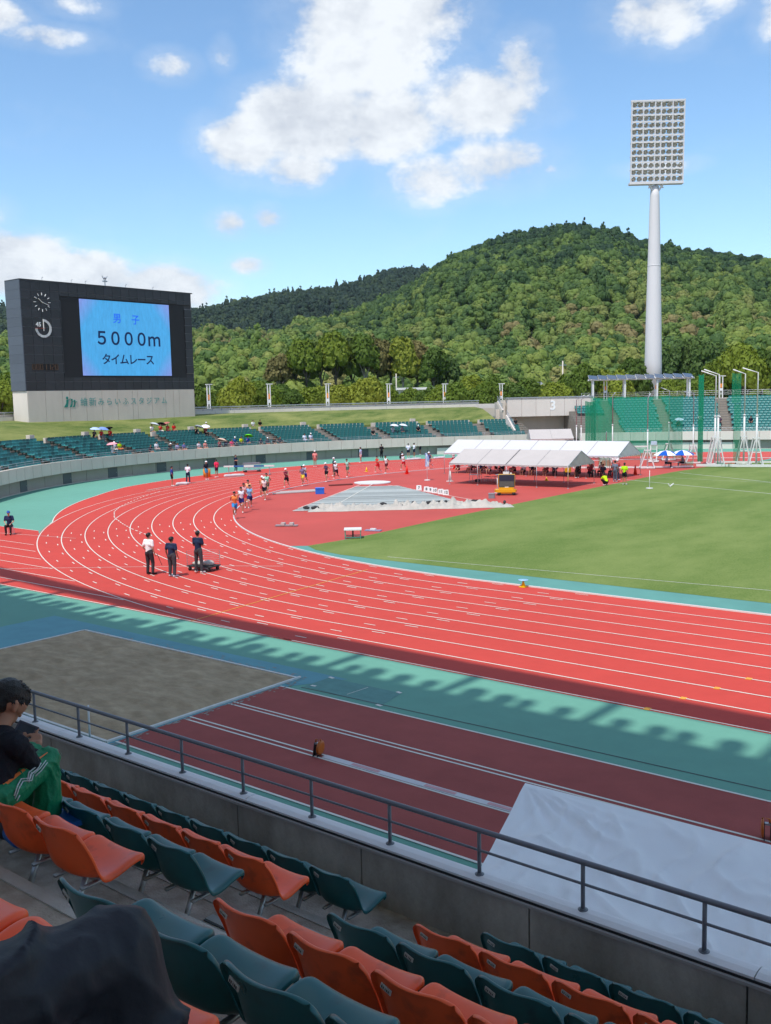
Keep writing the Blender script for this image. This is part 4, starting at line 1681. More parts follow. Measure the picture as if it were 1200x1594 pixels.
def prims(J, part, vox):
    mb = MB()
    c = mb.capsule
    if part == 'body':
        c(J['pel'], J['chest'], .115, .115)
        c(J['shor'], J['shol'], .055, .055)
        c(J['chest'] + V((.05, 0, 0)), J['chest'] + V((-.05, 0, 0)), .11, .11)
        c(J['chest'], J['neck'], .07, .05)
        c(J['neck'], J['head'], .048, .05)
        hd = J['head']
        c(hd + V((0, -.01, .035)), hd + V((0, .01, -.02)), .088, .07)
        c(hd + V((0, .075, -.005)), hd + V((0, .082, -.03)), .016, .018)      # nose
        for s in (1, -1):
            c(hd + V((.083 * s, -.005, .01)), hd + V((.083 * s, -.005, -.02)), .017, .013)    # ears
        for n in 'rl':
            c(J['hip' + n], J['kne' + n], .082, .056)
            c(J['kne' + n], J['ank' + n], .054, .036)
            c(J['sho' + n], J['elb' + n], .048, .038)
            c(J['elb' + n], J['wri' + n], .036, .025)
            d = (J['wri' + n] - J['elb' + n]).normalized()
            c(J['wri' + n], J['wri' + n] + d * .10, .028, .024)
            c(J['wri' + n] + d * .02, J['wri' + n] + d * .07 + V((.0, .035, 0)), .018, .014)
            c(J['ank' + n], J['toe' + n], .038, .03)
    elif part in ('shirt', 'vest'):
        c(J['pel'] + V((0, 0, .04)), J['chest'], .135, .130)
        c(J['chest'] + V((.06, 0, .0)), J['chest'] + V((-.06, 0, .0)), .125, .125)
        top = J['shor'].lerp(J['shol'], .5)
        c(J['shor'].lerp(top, .15), J['shol'].lerp(top, .15), .068, .068)
        c(J['chest'], top, .12, .08)
        if part == 'shirt':
            for n in 'rl':
                c(J['sho' + n], J['sho' + n].lerp(J['elb' + n], .68), .066, .062)
    elif part == 'jacket':
        c(J['pel'] + V((0, 0, .02)), J['chest'], .145, .14)
        c(J['chest'] + V((.06, 0, .0)), J['chest'] + V((-.06, 0, .0)), .13, .13)
        top = J['shor'].lerp(J['shol'], .5)
        c(J['shor'], J['shol'], .070, .070)
        c(J['chest'], top, .12, .08)
        for n in 'rl':
            c(J['sho' + n], J['elb' + n], .068, .056)
            c(J['elb' + n], J['wri' + n], .054, .042)
    elif part in ('shorts', 'trousers'):
        c(J['pel'] + V((.03, 0, .04)), J['pel'] + V((-.03, 0, -.03)), .135, .135)
        for n in 'rl':
            k = .5 if part == 'shorts' else 1
            c(J['hip' + n], J['hip' + n].lerp(J['kne' + n], k), .102, .088 if k < 1 else .072)
            if part == 'trousers':
                c(J['kne' + n], J['ank' + n].lerp(J['kne' + n], .04), .070, .058)
    elif part == 'shoes':
        for n in 'rl':
            d = J['toe' + n] - J['ank' + n]
            c(J['ank' + n] + V((0, 0, -.03)) - d * .15, J['toe' + n] + V((0, 0, .008)), .047, .042)
    elif part == 'hair':
        hd = J['head']
        c(hd + V((0, -.035, .045)), hd + V((0, .0, .062)), .094, .088)
        c(hd + V((0, -.055, .0)), hd + V((0, -.05, .03)), .065, .08)
    elif part == 'cap':
        hd = J['head']
        c(hd + V((0, -.015, .055)), hd + V((0, .0, .066)), .100, .090)
        mb.box(hd + V((0, .12, .045)), (.13, .12, .03))
    return mb


PCACHE = {}


def pmesh(kind, part, vox):
    k = (kind, part, vox)
    if k not in PCACHE:
        PCACHE[k] = remesh(prims(pose(kind), part, vox), vox, 3 if vox < .03 else 2, part)
    return PCACHE[k]


SKIN = [mat('skin_tan', (.42, .20, .12), rough=.6, vary=.06), mat('skin_light', (.52, .29, .19), rough=.6, vary=.06), mat('skin_sunburnt', (.36, .15, .085), rough=.6, vary=.06)]
m_hair = mat('black_hair', (.010, .009, .009), rough=.5, vary=.3, scale=30)
PCOUNT = 0


def person(loc, face, kind, top, bottom, label, topk='shirt', botk='trousers', shoe='e8e8e8', head='hair', capc='f2f2f2', sc=1.0, vox=.034, group=None, skin=None, width=1.0):
    """face: heading in degrees (0 = +X, 90 = +Y)"""
    global PCOUNT
    PCOUNT += 1
    o = thing('person', label, 'person', loc, R(face - 90), group)
    o.scale = (sc * width, sc * width, sc)
    link('body', pmesh(kind, 'body', vox), SKIN[(PCOUNT if skin is None else skin) % 3], o, True)
    link(topk, pmesh(kind, topk, vox), cloth(top), o, True)
    link(botk, pmesh(kind, botk, vox), cloth(bottom), o, True)
    link('shoes', pmesh(kind, 'shoes', vox), cloth(shoe), o, True)
    if head == 'hair':
        link('hair', pmesh(kind, 'hair', vox), m_hair, o, True)
    else:
        link('cap', pmesh(kind, 'cap', vox), cloth(capc), o, True)
    return o


Z0 = .012
# three officials on the near side of the bend
person((-12.93, -44.15, Z0), 96, 'stand3', 'f4f4f4', '3c3c42', 'man in a white shirt holding a rod, leftmost of three standing on the bend', vox=.02, shoe='17171a', sc=1.03, width=1.05)
person((-11.70, -43.95, Z0), 100, 'stand', '2a3550', '4a4a50', 'stocky man in a navy polo shirt, middle one of three on the bend', vox=.02, shoe='c8ccd8', sc=.97, width=1.17)
person((-11.45, -42.75, Z0), 104, 'stand2', '27334e', '45474c', 'man in a navy polo shirt with folded arms beside the wire cart on the bend', vox=.02, shoe='dcdcd8', sc=1.04)
rod = MB().tube([(-12.62, -44.0, .95), (-12.5, -43.85, .42)], .012, 6).obj('rod', m_dark)
rod['label'] = 'thin dark rod held by the man in the white shirt'
rod['category'] = 'rod'
# wire cart
ct = thing('wire_cart', 'low trolley with a wire mesh frame and pale sacks, standing on the bend', 'cart', (-11.85, -42.15, Z0), R(12))
MB().box((0, 0, .2), (1.25, .75, .05)).obj('deck', m_dark, ct)
wh = MB().tube([(-.03, 0, 0), (.03, 0, 0)], .09, 12).mesh('wheel')
for x, y in ((-.5, -.3), (.5, -.3), (-.5, .3), (.5, .3)):
    link('wheel', wh, m_dark, ct, True, (x, y, .09))
mb = MB()
for z in np.arange(.3, .85, .09):
    mb.tube([(-.6, .35, z), (.6, .35, z)], .006, 4)
    mb.tube([(-.6, -.35, z), (-.6, .35, z)], .006, 4)
for x in (-.6, .6):
    mb.tube([(x, .35, .2), (x, .35, .85)], .012, 6)
mb.tube([(-.6, -.35, .2), (-.6, -.35, .85)], .012, 6)
mb.obj('wire_frame', m_steel, ct)
mb = MB()
mb.ball((-.25, 0, .29), (.3, .26, .1), 14, 8).ball((.25, .02, .31), (.26, .25, .13), 14, 8)
mb.obj('sack', mat('sack_cloth', (.5, .47, .42), vary=.2, bump=.4, scale=6), ct, True)

# seated judge at the left edge
person((-30.5, -40.3, Z0), -42, 'sit', '2b3556', '2c2e33', 'judge in navy with a blue cap on a white stool at the left edge', head='cap', capc='3458a8', shoe='1a1a1c', vox=.026, sc=1.03, botk='trousers')
st = thing('stool', 'small white stool under the judge in the blue cap', 'stool', (-30.55, -40.25, Z0), R(-42))
MB().box((0, 0, .40), (.38, .38, .04)).obj('seat', m_white, st)
for x in (-.16, .16):
    for y in (-.16, .16):
        MB().tube([(x, y, .38), (x * 1.1, y * 1.1, 0)], .014, 6).obj('leg', m_white, st)

# runners of the race: (x, y, pose, vest, shorts, head, text)
RUN = [
    (-24.3, -29.0, 'run1', 'e8864c', '3f8fd0', 'hair', 'leading runner in an orange vest and bright blue shorts'),
    (-26.3, -26.6, 'run2', 'dfe6ee', '2b2c6e', 'hair', 'runner in a white vest and dark blue shorts right behind the leader'),
    (-26.9, -25.3, 'run1', '7fb4e0', '282a5e', 'hair', 'runner in a pale blue vest and navy shorts in the leading pack'),
    (-28.3, -24.5, 'run2', 'd8a0a0', 'cc1f36', 'hair', 'runner in a pinkish vest and red shorts in the leading pack'),
    (-29.9, -22.6, 'run1', 'f0b08a', '7aa6dc', 'hair', 'runner in a peach vest and light blue shorts in the leading pack'),
    (-30.7, -20.3, 'run2', 'e8d8d4', '20232c', 'cap', 'runner in a striped pale vest, dark shorts and a white cap'),
    (-31.6, -19.6, 'run1', 'd77a52', 'a83038', 'cap', 'runner in an orange vest and white cap half hidden behind another'),
    (-33.2, -17.6, 'run2', '8fd0b4', '37493f', 'hair', 'runner in a pale green vest at the back of the leading pack'),
    (-35.4, -13.3, 'run1', '7c2c40', '15161c', 'cap', 'lone runner in a maroon vest, black shorts and a white cap'),
    (-36.1, -10.7, 'run2', '7f6f8e', 'e4d04a', 'hair', 'runner in a grey vest and yellow shorts'),
    (-36.9, -9.6, 'run1', 'b4bccf', '36409c', 'cap', 'runner in a pale vest, blue shorts and a white cap beside the yellow shorts'),
    (-36.9, -6.9, 'run2', '5c4a66', '14151a', 'cap', 'runner in a dark vest, black shorts and a white cap'),
    (-37.3, -5.2, 'run1', 'dfe4ec', '3c2233', 'cap', 'runner in a white vest, dark shorts and a white cap'),
    (-38.5, -2.3, 'run2', '9ac8b8', '4c6f60', 'hair', 'runner in a mint vest and green shorts following the dark official'),
    (-38.4, 1.9, 'run1', 'c8443c', 'd0202c', 'hair', 'runner in a red vest and red shorts'),
    (-38.0, 2.7, 'run2', 'dfe2e0', '55202c', 'hair', 'runner in a white vest and maroon shorts beside the red one'),
    (-38.2, 5.6, 'run1', 'e4e4ea', 'cf2430', 'cap', 'runner in a white vest, red shorts and a white cap'),
    (-37.6, 9.1, 'run2', '4d4f7c', '8a5560', 'cap', 'runner in a navy vest and white cap near the blue flag'),
    (-36.9, 12.2, 'run1', 'e0e2ea', 'b22838', 'cap', 'last runner of the line in a white vest and red shorts'),
]
for x, y, ps, vc, sc_, hd_, lb in RUN:
    # keep them on the inner lanes and heading round the bend
    r_, a_ = math.hypot(x, y), math.atan2(y, x)
    person((x, y, Z0), math.degrees(a_) + 90, ps, vc, sc_, lb, topk='vest', botk='shorts', shoe='ececec', head=hd_, vox=.026, group='runners in the race')

OFF = [
    (-46.7, -15.8, 60, 'stand', '2f3f8c', '16171b', 'shorts', 'hair', 'boy in a blue shirt and black shorts standing by the outer lane'),
    (-47.6, -13.3, 120, 'stand2', 'ece6f0', '26304a', 'trousers', 'hair', 'man in a white shirt and navy trousers with hand raised by the outer lane'),
    (-49.1, -9.9, 0, 'stand3', '1f2430', '3f9ccc', 'shorts', 'cap', 'person in a black top and sky blue shorts by the outer lane'),
    (-50.2, -7.7, 180, 'stand', 'f03c64', '47203c', 'shorts', 'hair', 'person in a bright pink top standing by the orange box'),
    (-54.0, -1.8, 10, 'stand2', '27304a', '202633', 'trousers', 'hair', 'man in navy near the wall beside the hurdle trolley'),
    (-50.9, 6.6, -60, 'stand', 'd88a84', 'b06a62', 'shorts', 'cap', 'person in a salmon shirt standing outside the outer lane'),
    (-40.8, -1.6, 200, 'stand2', '2c3450', '6c5450', 'trousers', 'cap', 'official in a navy jacket and white cap standing among the runners'),
    (-50.5, 13.6, 200, 'stand', 'b8d0ec', 'e8d8d0', 'shorts', 'hair', 'person in a light blue shirt by the outer lane'),
    (-49.4, 19.4, 90, 'crouch', '1a1b20', '16171c', 'trousers', 'hair', 'person in black crouching by the white bags'),
    (-52.4, 19.6, 150, 'stand3', '202024', '1b1c20', 'trousers', 'hair', 'person in black bending beside the crouching one'),
    (-50.3, 22.0, 120, 'stand', 'd8dcec', '22283c', 'shorts', 'hair', 'person in a white shirt and navy shorts of the pair near the wall'),
    (-50.2, 23.0, 60, 'stand2', 'e8ecf4', '262c40', 'shorts', 'hair', 'second person in white with arms folded, of the pair near the wall'),
    (-52.6, 27.4, 200, 'stand', '2a3458', '2b3048', 'shorts', 'hair', 'person in a navy vest alone in front of the wall'),
    (-46.8, 30.2, 0, 'stand3', '4a2630', '2c2028', 'trousers', 'cap', 'photographer in dark maroon standing where the pale barrier starts'),
    (-14.17, .35, 160, 'crouch', 'c8f01c', '17181b', 'trousers', 'hair', 'photographer in a yellow high visibility vest crouching at the turf edge'),
    (-13.14, 1.4, 100, 'stand3', 'b4e020', '20242c', 'shorts', 'hair', 'photographer in a lime vest and dark shorts standing on the turf edge'),
    (-14.9, 3.4, 90, 'stand', '6f7686', '55606e', 'trousers', 'hair', 'person in a grey shirt behind the lime vest'),
    (-15.4, 4.8, 90, 'stand2', 'b04a48', '2c3446', 'trousers', 'cap', 'person with a white cap and red top behind the lime vest'),
    (-19.3, 5.3, 150, 'stand3', '1d1a1e', '24201f', 'trousers', 'hair', 'person in black at the end of the rear tent'),
]
for x, y, fa, ps, tcx, bc, bk, hd_, lb in OFF:
    person((x, y, Z0), fa, ps, tcx, bc, lb, botk=bk, head=hd_, vox=.03, shoe='e4e4e4')
# the two at the parasols
for (x, y, c1, lb) in ((-17.0, 18.4, 'a8bcd8', 'judge in a pale blue shirt sitting under the left blue and white parasol'), (-15.9, 19.6, '7c8494', 'judge in a grey shirt sitting under the right blue and white parasol')):
    person((x, y, Z0), 20 if x < -16.5 else 200, 'sit', c1, '22242b', lb, vox=.03)
    c_ = thing('folding_chair', 'folding chair under the %s judge by the parasols' % ('pale blue shirted' if x < -16.5 else 'grey shirted'), 'chair', (x, y, Z0), R((20 if x < -16.5 else 200) - 90))
    MB().box((0, 0, .40), (.42, .4, .03)).obj('seat', m_steel, c_)
    MB().box((0, -.2, .66), (.42, .03, .2)).obj('backrest', m_steel, c_)
    for sx in (-.19, .19):
        for sy in (-.18, .18):
            MB().tube([(sx, sy, .4), (sx, sy * 1.2, 0)], .012, 6).obj('leg', m_steel, c_)

# ------------------------------------------------------------------ spectators in the far stand
def row_at(p, rows):
    r = math.hypot(p[0], p[1])
    t = 180 - math.degrees(math.atan2(p[1], p[0]))
    if t > 180:
        t -= 360
    best_ = min(rows, key=lambda q_: abs(Rb(t) + q_[1] - r))
    a = math.pi - R(t)
    rr = Rb(t) + best_[1]
    return (rr * math.cos(a), rr * math.sin(a), best_[2]), t


SPC = [
    (-66.85, -9.35, '202024', '18181c', 'spectator in black under a pale blue umbrella in the top rows left of the stairs', 'b4c8e8'),
    (-67.0, -8.4, 'd42420', '8f8f8f', 'spectator in red beside the pale blue umbrella', '7f9ad8'),
    (-67.1, -7.2, 'd42420', '303036', 'spectator in red under a black and white umbrella', '1c1c20'),
    (-68.9, -.6, 'e4e4e4', '1d1d20', 'spectator in white trousers under the leftmost umbrella below the scoreboard corner', 'c8ccd0'),
    (-68.9, .6, 'd02820', 'e8e8e8', 'spectator in red and white under the middle umbrella below the scoreboard corner', '26262a'),
    (-68.9, 1.6, 'cf3028', 'c93028', 'spectator all in red under the right umbrella below the scoreboard corner', 'b87068'),
    (-68.9, 2.5, 'd22a24', 'c83028', 'spectator in red at the right end of the umbrella group on the bank edge', None),
    (-67.3, 4.1, '15161b', '15161b', 'spectator in black sitting a row above the stairs right of the red group', '9aa0a4'),
    (-66.5, 5.3, '8c2430', '2c2428', 'spectator in maroon under a white umbrella', 'f0e4ec'),
    (-68.6, 7.0, '26262c', 'c4ac94', 'spectator in black and beige trousers alone on the bank edge', None),
    (-68.6, 14.5, 'e4e4e0', '50505a', 'spectator in white, left one of the pair on the bank edge', None),
    (-68.4, 15.5, '1c1c1e', 'b0604c', 'spectator in black, right one of the pair on the bank edge', None),
    (-61.6, -10.9, 'f0ece8', 'e4dcd4', 'spectator in white leaning on the front rail at the left', 'e8a0a8'),
    (-62.5, -10.0, 'e8e4ec', 'd8d0cc', 'spectator in white with a cap second from left by the front rail', None),
    (-62.6, -9.2, 'bce41c', 'd87844', 'spectator in bright lime beside the one in white', None),
    (-62.2, -6.4, '33303a', '4a4450', 'spectator in dark grey by the front rail', None),
    (-62.4, -4.8, 'ece8ec', 'c8a8a0', 'spectator in white leaning forward at the front', None),
    (-62.4, -3.6, '1c1c20', '2c2c30', 'spectator in black left of the striped group', None),
    (-62.4, -2.6, 'a8a0c4', '3a3448', 'spectator in pale violet in the front row', None),
    (-62.5, -1.7, '6468a4', 'b07468', 'spectator in blue in the front row', None),
    (-62.5, .4, 'dcd0d8', 'e0a090', 'spectator in white in the pink and white pair', None),
    (-62.5, 1.3, 'e08c80', 'd89888', 'spectator in salmon in the pink and white pair', None),
    (-62.4, 3.3, '8c3044', '2a2430', 'spectator in wine red under the beige umbrella', 'd8b8a4'),
    (-62.4, 4.2, '243054', '1c2030', 'spectator in navy beside the beige umbrella', None),
    (-62.3, 5.0, 'e83c70', 'e07c94', 'spectator in pink in the front row', None),
    (-62.9, 6.1, '2c5a8c', '202a3c', 'spectator in blue behind the pink one', None),
    (-62.9, 7.0, 'd4e030', '202020', 'spectator in yellow left of the green umbrella', None),
    (-62.9, 7.9, '2040a0', '1c2440', 'spectator in blue under the green umbrella', '6cd424'),
    (-61.9, 9.0, '20243c', '2a2c38', 'spectator in dark navy right of the green umbrella', None),
    (-61.7, 9.9, '3a3a4c', 'a06c60', 'spectator in slate at the start of the dark group', None),
    (-61.5, 10.8, '181a20', '1c1c24', 'spectator in black in the dark group by the stairs', None),
    (-61.4, 11.6, '1c2438', '202030', 'spectator in dark blue at the right of the dark group', None),
    (-60.5, 15.3, 'e4e8f4', 'c8ccdc', 'spectator in white, left of the pair above the wall doors', None),
    (-60.3, 16.1, 'dce0f0', 'b8a8b4', 'spectator in white, right of the pair above the wall doors', None),
    (-57.6, 24.3, '1d1d22', '8c7c78', 'spectator in black alone at the foot of the stairs', None),
    (-56.4, 27.0, 'b8bcc4', '606470', 'spectator in grey under the left white umbrella', 'dcdce8'),
    (-55.9, 28.1, '7c8090', '50545e', 'spectator in dark grey under the right white umbrella', 'd8dce4'),
    (-55.0, 30.0, '1a1b26', '1c1d26', 'spectator in black right of the white umbrellas', None),
    (-47.2, 41.0, '26262a', '2a2a30', 'spectator in black at the right end of the bend stand', None),
    (-29.3, 50.6, '2c5c44', '2c4c3c', 'spectator in green under the pale umbrella in the right hand stand', 'bcd8e4'),
    (-27.2, 52.6, 'dce4e8', '404450', 'spectator in white halfway up the right hand stand', None),
    (-24.85, 53.0, '503a50', '302838', 'spectator in purple by the stairs of the right hand stand', None),
    (-21.5, 54.4, '1c1e2c', '202230', 'spectator in black at the right of the right hand stand', None),
]
m_umrod = m_steel


def umbrella(p, hexc, label, r=.55, h=1.35, tiltx=0, two=None, group=None, cat='umbrella'):
    u = thing('umbrella', label, cat, p, random.uniform(0, 1), group)
    n = 8
    me = {}
    for k in range(n):
        mb = MB()
        a0, a1 = 2 * math.pi * k / n, 2 * math.pi * (k + 1) / n
        vs = [(0, 0, h + r * .38)]
        for q_ in (.45, .8, 1.0):
            zz = h + r * .38 * (1 - q_ ** 2)
            am = (a0 + a1) / 2
            vs += [(r * q_ * math.cos(a0), r * q_ * math.sin(a0), zz), (r * q_ * .97 * math.cos(am), r * q_ * .97 * math.sin(am), zz + .015), (r * q_ * math.cos(a1), r * q_ * math.sin(a1), zz)]
        mb.add(vs, [(0, 1, 2), (0, 2, 3), (1, 4, 5, 2), (2, 5, 6, 3), (4, 7, 8, 5), (5, 8, 9, 6)])
        mb.obj('canopy_panel', cloth(hexc if (two is None or k % 2 == 0) else two), u, True)
    MB().tube([(0, 0, .0), (0, 0, h + r * .42)], .012, 6).obj('pole', m_steel, u)
    return u


rnd = random.Random(21)
random.seed(5)
UMN = 0
for i, (x, y, c1, c2, lb, um) in enumerate(SPC):
    rows = LR if i < 39 else RRW
    r0 = math.hypot(x, y)
    p, t = row_at((x, y), rows)
    if r0 > 68.2 and i < 39:
        p = (x, y, 3.75 - .28)
    ps = 'sit2' if um else 'sit'
    person((p[0], p[1], p[2] + .0), math.degrees(math.pi - R(t)) + 180, ps, c1, c2, lb, botk='shorts' if i % 3 == 0 else 'trousers', vox=.038, head='cap' if i % 4 == 1 else 'hair',
           shoe='d0d0d0', group='spectators in the far stands')
    if um:
        a = math.pi - R(t)
        o = umbrella((p[0] - .15 * math.cos(a) + rnd.uniform(-.1, .1), p[1] - .15 * math.sin(a), p[2] + .25), um, ['pale blue umbrella at the top left of the bend stand', 'blue umbrella beside the pale blue one in the bend stand', 'black and white umbrella over a spectator in red', 'grey umbrella left of the black one below the scoreboard', 'black umbrella in the middle of the red group below the scoreboard', 'dusty red umbrella over the all red spectator', 'silver umbrella at the bank edge right of the red group', 'white umbrella over the spectator in maroon', 'pink umbrella at the front rail on the left', 'beige umbrella over the spectator in wine red', 'bright green umbrella over the spectator in blue', 'left one of two white umbrellas in the bend stand', 'right one of two white umbrellas in the bend stand', 'pale umbrella in the right hand stand behind the cage'][UMN], .56, 1.05)
        o.rotation_euler = (R(rnd.uniform(-14, 14)), R(rnd.uniform(-16, 16)), rnd.uniform(0, 2))
        UMN += 1
# ------------------------------------------------------------------ the two seated people close by
def hand(mb, wrist, palm_dir, finger_dir, up, s=1.0, curl=.5, thumb=1):
    """palm with four unequal bent fingers and a thumb leaving its side"""
    w = V(wrist)
    pd, fd, u = V(palm_dir).normalized(), V(finger_dir).normalized(), V(up).normalized()
    side = pd.cross(u).normalized() * thumb
    c = w + pd * .045 * s
    mb.capsule(w, c + side * .018 * s, .025 * s, .026 * s)
    mb.capsule(w, c - side * .018 * s, .024 * s, .024 * s)
    for i, (o, l) in enumerate(((.030, .066), (.010, .076), (-.010, .072), (-.029, .056))):
        b = w + pd * .075 * s + side * o * s
        m1 = b + (pd * (1 - curl * .4) + fd * curl).normalized() * l * .52 * s
        m2 = m1 + (pd * (1 - curl) * .4 + fd).normalized() * l * .5 * s
        mb.capsule(b - pd * .02 * s, m1, .0105 * s, .0098 * s, 8, 3)
        mb.capsule(m1, m2, .0098 * s, .0085 * s, 8, 3)
    tb = w + pd * .03 * s + side * .026 * s
    t1 = tb + (side * .7 + pd * .6 + fd * .3).normalized() * .036 * s
    t2 = t1 + (pd * .8 + fd * .35).normalized() * .03 * s
    mb.capsule(tb, t1, .0125 * s, .011 * s, 8, 3)
    mb.capsule(t1, t2, .011 * s, .0095 * s, 8, 3)


MAN = V((15.05, -66.60, rowZ(4)))
man = thing('person', 'young man in a black top and green track trousers looking down at his phone', 'person', MAN)
Q = lambda x, y, z: V((x, y, z)) - MAN
pel, che, nek = Q(15.02, -66.56, 4.84), Q(14.97, -66.47, 5.07), Q(14.935, -66.405, 5.225)
hd = Q(14.905, -66.335, 5.345)
shR, shL = Q(15.135, -66.43, 5.155), Q(14.78, -66.43, 5.17)
elR, elL = Q(15.02, -66.25, 4.915), Q(14.62, -66.24, 4.95)
wrR, wrL = Q(14.775, -66.10, 4.945), Q(14.56, -66.07, 4.975)
hpR, hpL = Q(15.10, -66.53, 4.845), Q(14.93, -66.53, 4.845)
knR, knL = Q(15.00, -66.15, 4.93), Q(14.76, -66.12, 4.90)
anR, anL = Q(15.00, -66.17, 4.46), Q(14.80, -66.13, 4.46)
sk = SKIN[0]
mb = MB()
c = mb.capsule
c(pel, che, .12, .12)
c(shR, shL, .05, .05)
c(che, nek, .07, .052)
c(nek, hd + V((.0, .0, -.04)), .052, .056)
HS = 1.14
# head, looking down and ahead: face direction f
f = V((-.12, .80, -.58)).normalized()
uu = V((0, .55, .83))
uu = (uu - f * uu.dot(f)).normalized()
rr = f.cross(uu).normalized()
f, uu, rr = f * HS, uu * HS, rr * HS
c(hd + uu * .035 - f * .02, hd + uu * .02 + f * .025, .103, .096)
c(hd - uu * .035 + f * .03, hd - uu * .055 + f * .045, .070, .057)          # jaw
c(hd + f * .095 - uu * .0, hd + f * .112 - uu * .028, .010, .015)           # nose
c(hd + f * .085 - uu * .052 + rr * .015, hd + f * .085 - uu * .052 - rr * .015, .012, .012)   # lips
c(hd + f * .075 - uu * .092, hd + f * .07 - uu * .088, .02, .02)
for s_ in (1, -1):
    e0 = hd + rr * .085 * s_ - f * .012
    c(e0 + uu * .018 - f * .008, e0 - uu * .026 + f * .004, .0175, .012)
    c(e0 + uu * .02 + rr * .006 * s_ - f * .012, e0 - uu * .018 + rr * .004 * s_ - f * .008, .009, .008)
    c(hd + f * .082 + rr * .034 * s_ + uu * .014, hd + f * .086 + rr * .02 * s_ + uu * .018, .012, .012)
for a, b, ra, rb in ((shR, elR, .045, .040), (elR, wrR, .038, .026), (shL, elL, .045, .040), (elL, wrL, .038, .026), (hpR, knR, .08, .06), (knR, anR, .055, .04), (hpL, knL, .08, .06), (knL, anL, .055, .04)):
    c(a, b, ra, rb)
ph = Q(14.59, -66.04, 5.03)
hand(mb, wrR, V((-.45, .55, .45)), V((-.75, .1, .15)), V((.2, -.5, .8)), 1.05, .55, -1)
hand(mb, wrL, V((.35, .45, .35)), V((.75, .1, .1)), V((-.2, -.5, .8)), 1.0, .55, 1)
link('body', remesh(mb, .0075, 5, 'body'), sk, man, True)
# eyes
for s_ in (1, -1):
    e = hd + f * .088 + rr * .032 * s_ + uu * .006
    MB().ball(e, .0105, 10, 7).obj('eye', mat('eye_white', (.55, .52, .48), rough=.25), man, True)
# hair: cap of overlapping tufts
mb = MB()
mb.capsule(hd + uu * .050 - f * .030, hd + uu * .052 + f * .028, .106, .095)
mb.capsule(hd + uu * .0 - f * .055, hd + uu * .05 - f * .05, .076, .090)
mb.capsule(hd - uu * .05 - f * .062, hd + uu * .0 - f * .05, .036, .07)
rnd = random.Random(8)
for i in range(520):
    a, b = rnd.uniform(0, 2 * math.pi), rnd.uniform(0, 1)
    d = V((math.cos(a) * math.sqrt(1 - b * b), math.sin(a) * math.sqrt(1 - b * b), b))
    d = (rr * d.x + f * d.y * 1.0 + uu * d.z).normalized()
    if d.dot(f) > .55 * HS and d.dot(uu) < .55 * HS:
        continue
    p0 = hd + uu * .045 - f * .004 + V(d) * .092
    flow = f * 1.0 + uu * .1 if d.dot(uu) > .55 * HS else (uu * -1.0 + f * .25)
    tan_ = flow - d * (flow.dot(d) / max(d.length_squared, 1e-6))
    sweepd = (tan_.normalized() + d * rnd.uniform(.02, .20) + rr * rnd.uniform(-.18, .18)).normalized()
    if d.dot(f) > .45 and d.dot(uu) > .5:
        sweepd = (sweepd + uu * rnd.uniform(.1, .5)).normalized()
    L = rnd.uniform(.035, .065)
    mb.capsule(p0 - d * .006, p0 + sweepd * L, rnd.uniform(.006, .010), .003, 5, 2)
link('hair', remesh(mb, .0038, 1, 'hair', .2), mat('near_black_hair', (.012, .010, .009), rough=.42, vary=.4, scale=60, bump=.6, bscale=160), man, True)


def wrinkle(me, amp, sc, seed, dirv=None, pw=1.0):
    """sharp-creased cloth folds pushed along the normals"""
    me.update()
    nrm = [v.normal.copy() for v in me.vertices]
    for v, n_ in zip(me.vertices, nrm):
        p = v.co.copy()
        q_ = Vector((p.x * sc[0], p.y * sc[1], p.z * sc[2])) + Vector((seed, 0, 0))
        warp = noise.noise_vector(q_ * .6) * .7
        a = 1 - abs(noise.noise(q_ + warp)) * 2.4
        b = 1 - abs(noise.noise(q_ * 2.3 + warp * 1.5)) * 2.2
        v.co = p + n_ * amp * (max(a, 0) ** 2.2 * 1.1 + max(b, 0) ** 2.2 * .5 - .35)
    me.update()


mb = MB()
c = mb.capsule
c(pel + V((0, 0, .02)), che, .150, .150)
c(che, che.lerp(nek, .65), .145, .085)
c(shR.lerp(shL, .12), shL.lerp(shR, .12), .082, .082)
c(che + V((0, -.05, 0)), pel + V((0, -.05, .05)), .13, .13)
for a, b, w in ((shR, elR, wrR), (shL, elL, wrL)):
    c(a, b, .074, .064)
    c(b, b.lerp(w, .72), .062, .046)
me = remesh(mb, .009, 5, 'jacket')
wrinkle(me, .010, (9, 9, 7), 2.0)
link('jacket', me, mat('black_knit', (.012, .013, .019), rough=.8, spec=.25, vary=.2, scale=20, bump=.3, bscale=120), man, True)
mb = MB()
c = mb.capsule
c(pel + V((.03, 0, .0)), pel + V((-.03, 0, .0)), .145, .145)
for h_, k_, a_ in ((hpR, knR, anR), (hpL, knL, anL)):
    c(h_, k_, .108, .086)
    c(k_, a_, .086, .088)
    c(k_ + V((0, .0, .005)), k_ + V((0, -.02, -.02)), .088, .085)
me = remesh(mb, .009, 5, 'trousers')
wrinkle(me, .010, (10, 10, 6), 5.0)
link('trousers', me, mat('green_track_cloth', (.004, .20, .085), rough=.5, spec=.35, vary=.12, scale=12, bump=.25, bscale=60), man, True)
m_orp = mat('orange_piping', (.80, .20, .05), rough=.5)
m_whp = mat('silver_print', (.55, .60, .60), rough=.45)
tocam = (CAM - (MAN + (hpR + knR) / 2)).normalized()
ax = (knR - hpR).normalized()
side = (tocam - ax * tocam.dot(ax)).normalized()
upl = ax.cross(side).normalized()
if upl.z < 0:
    upl = -upl


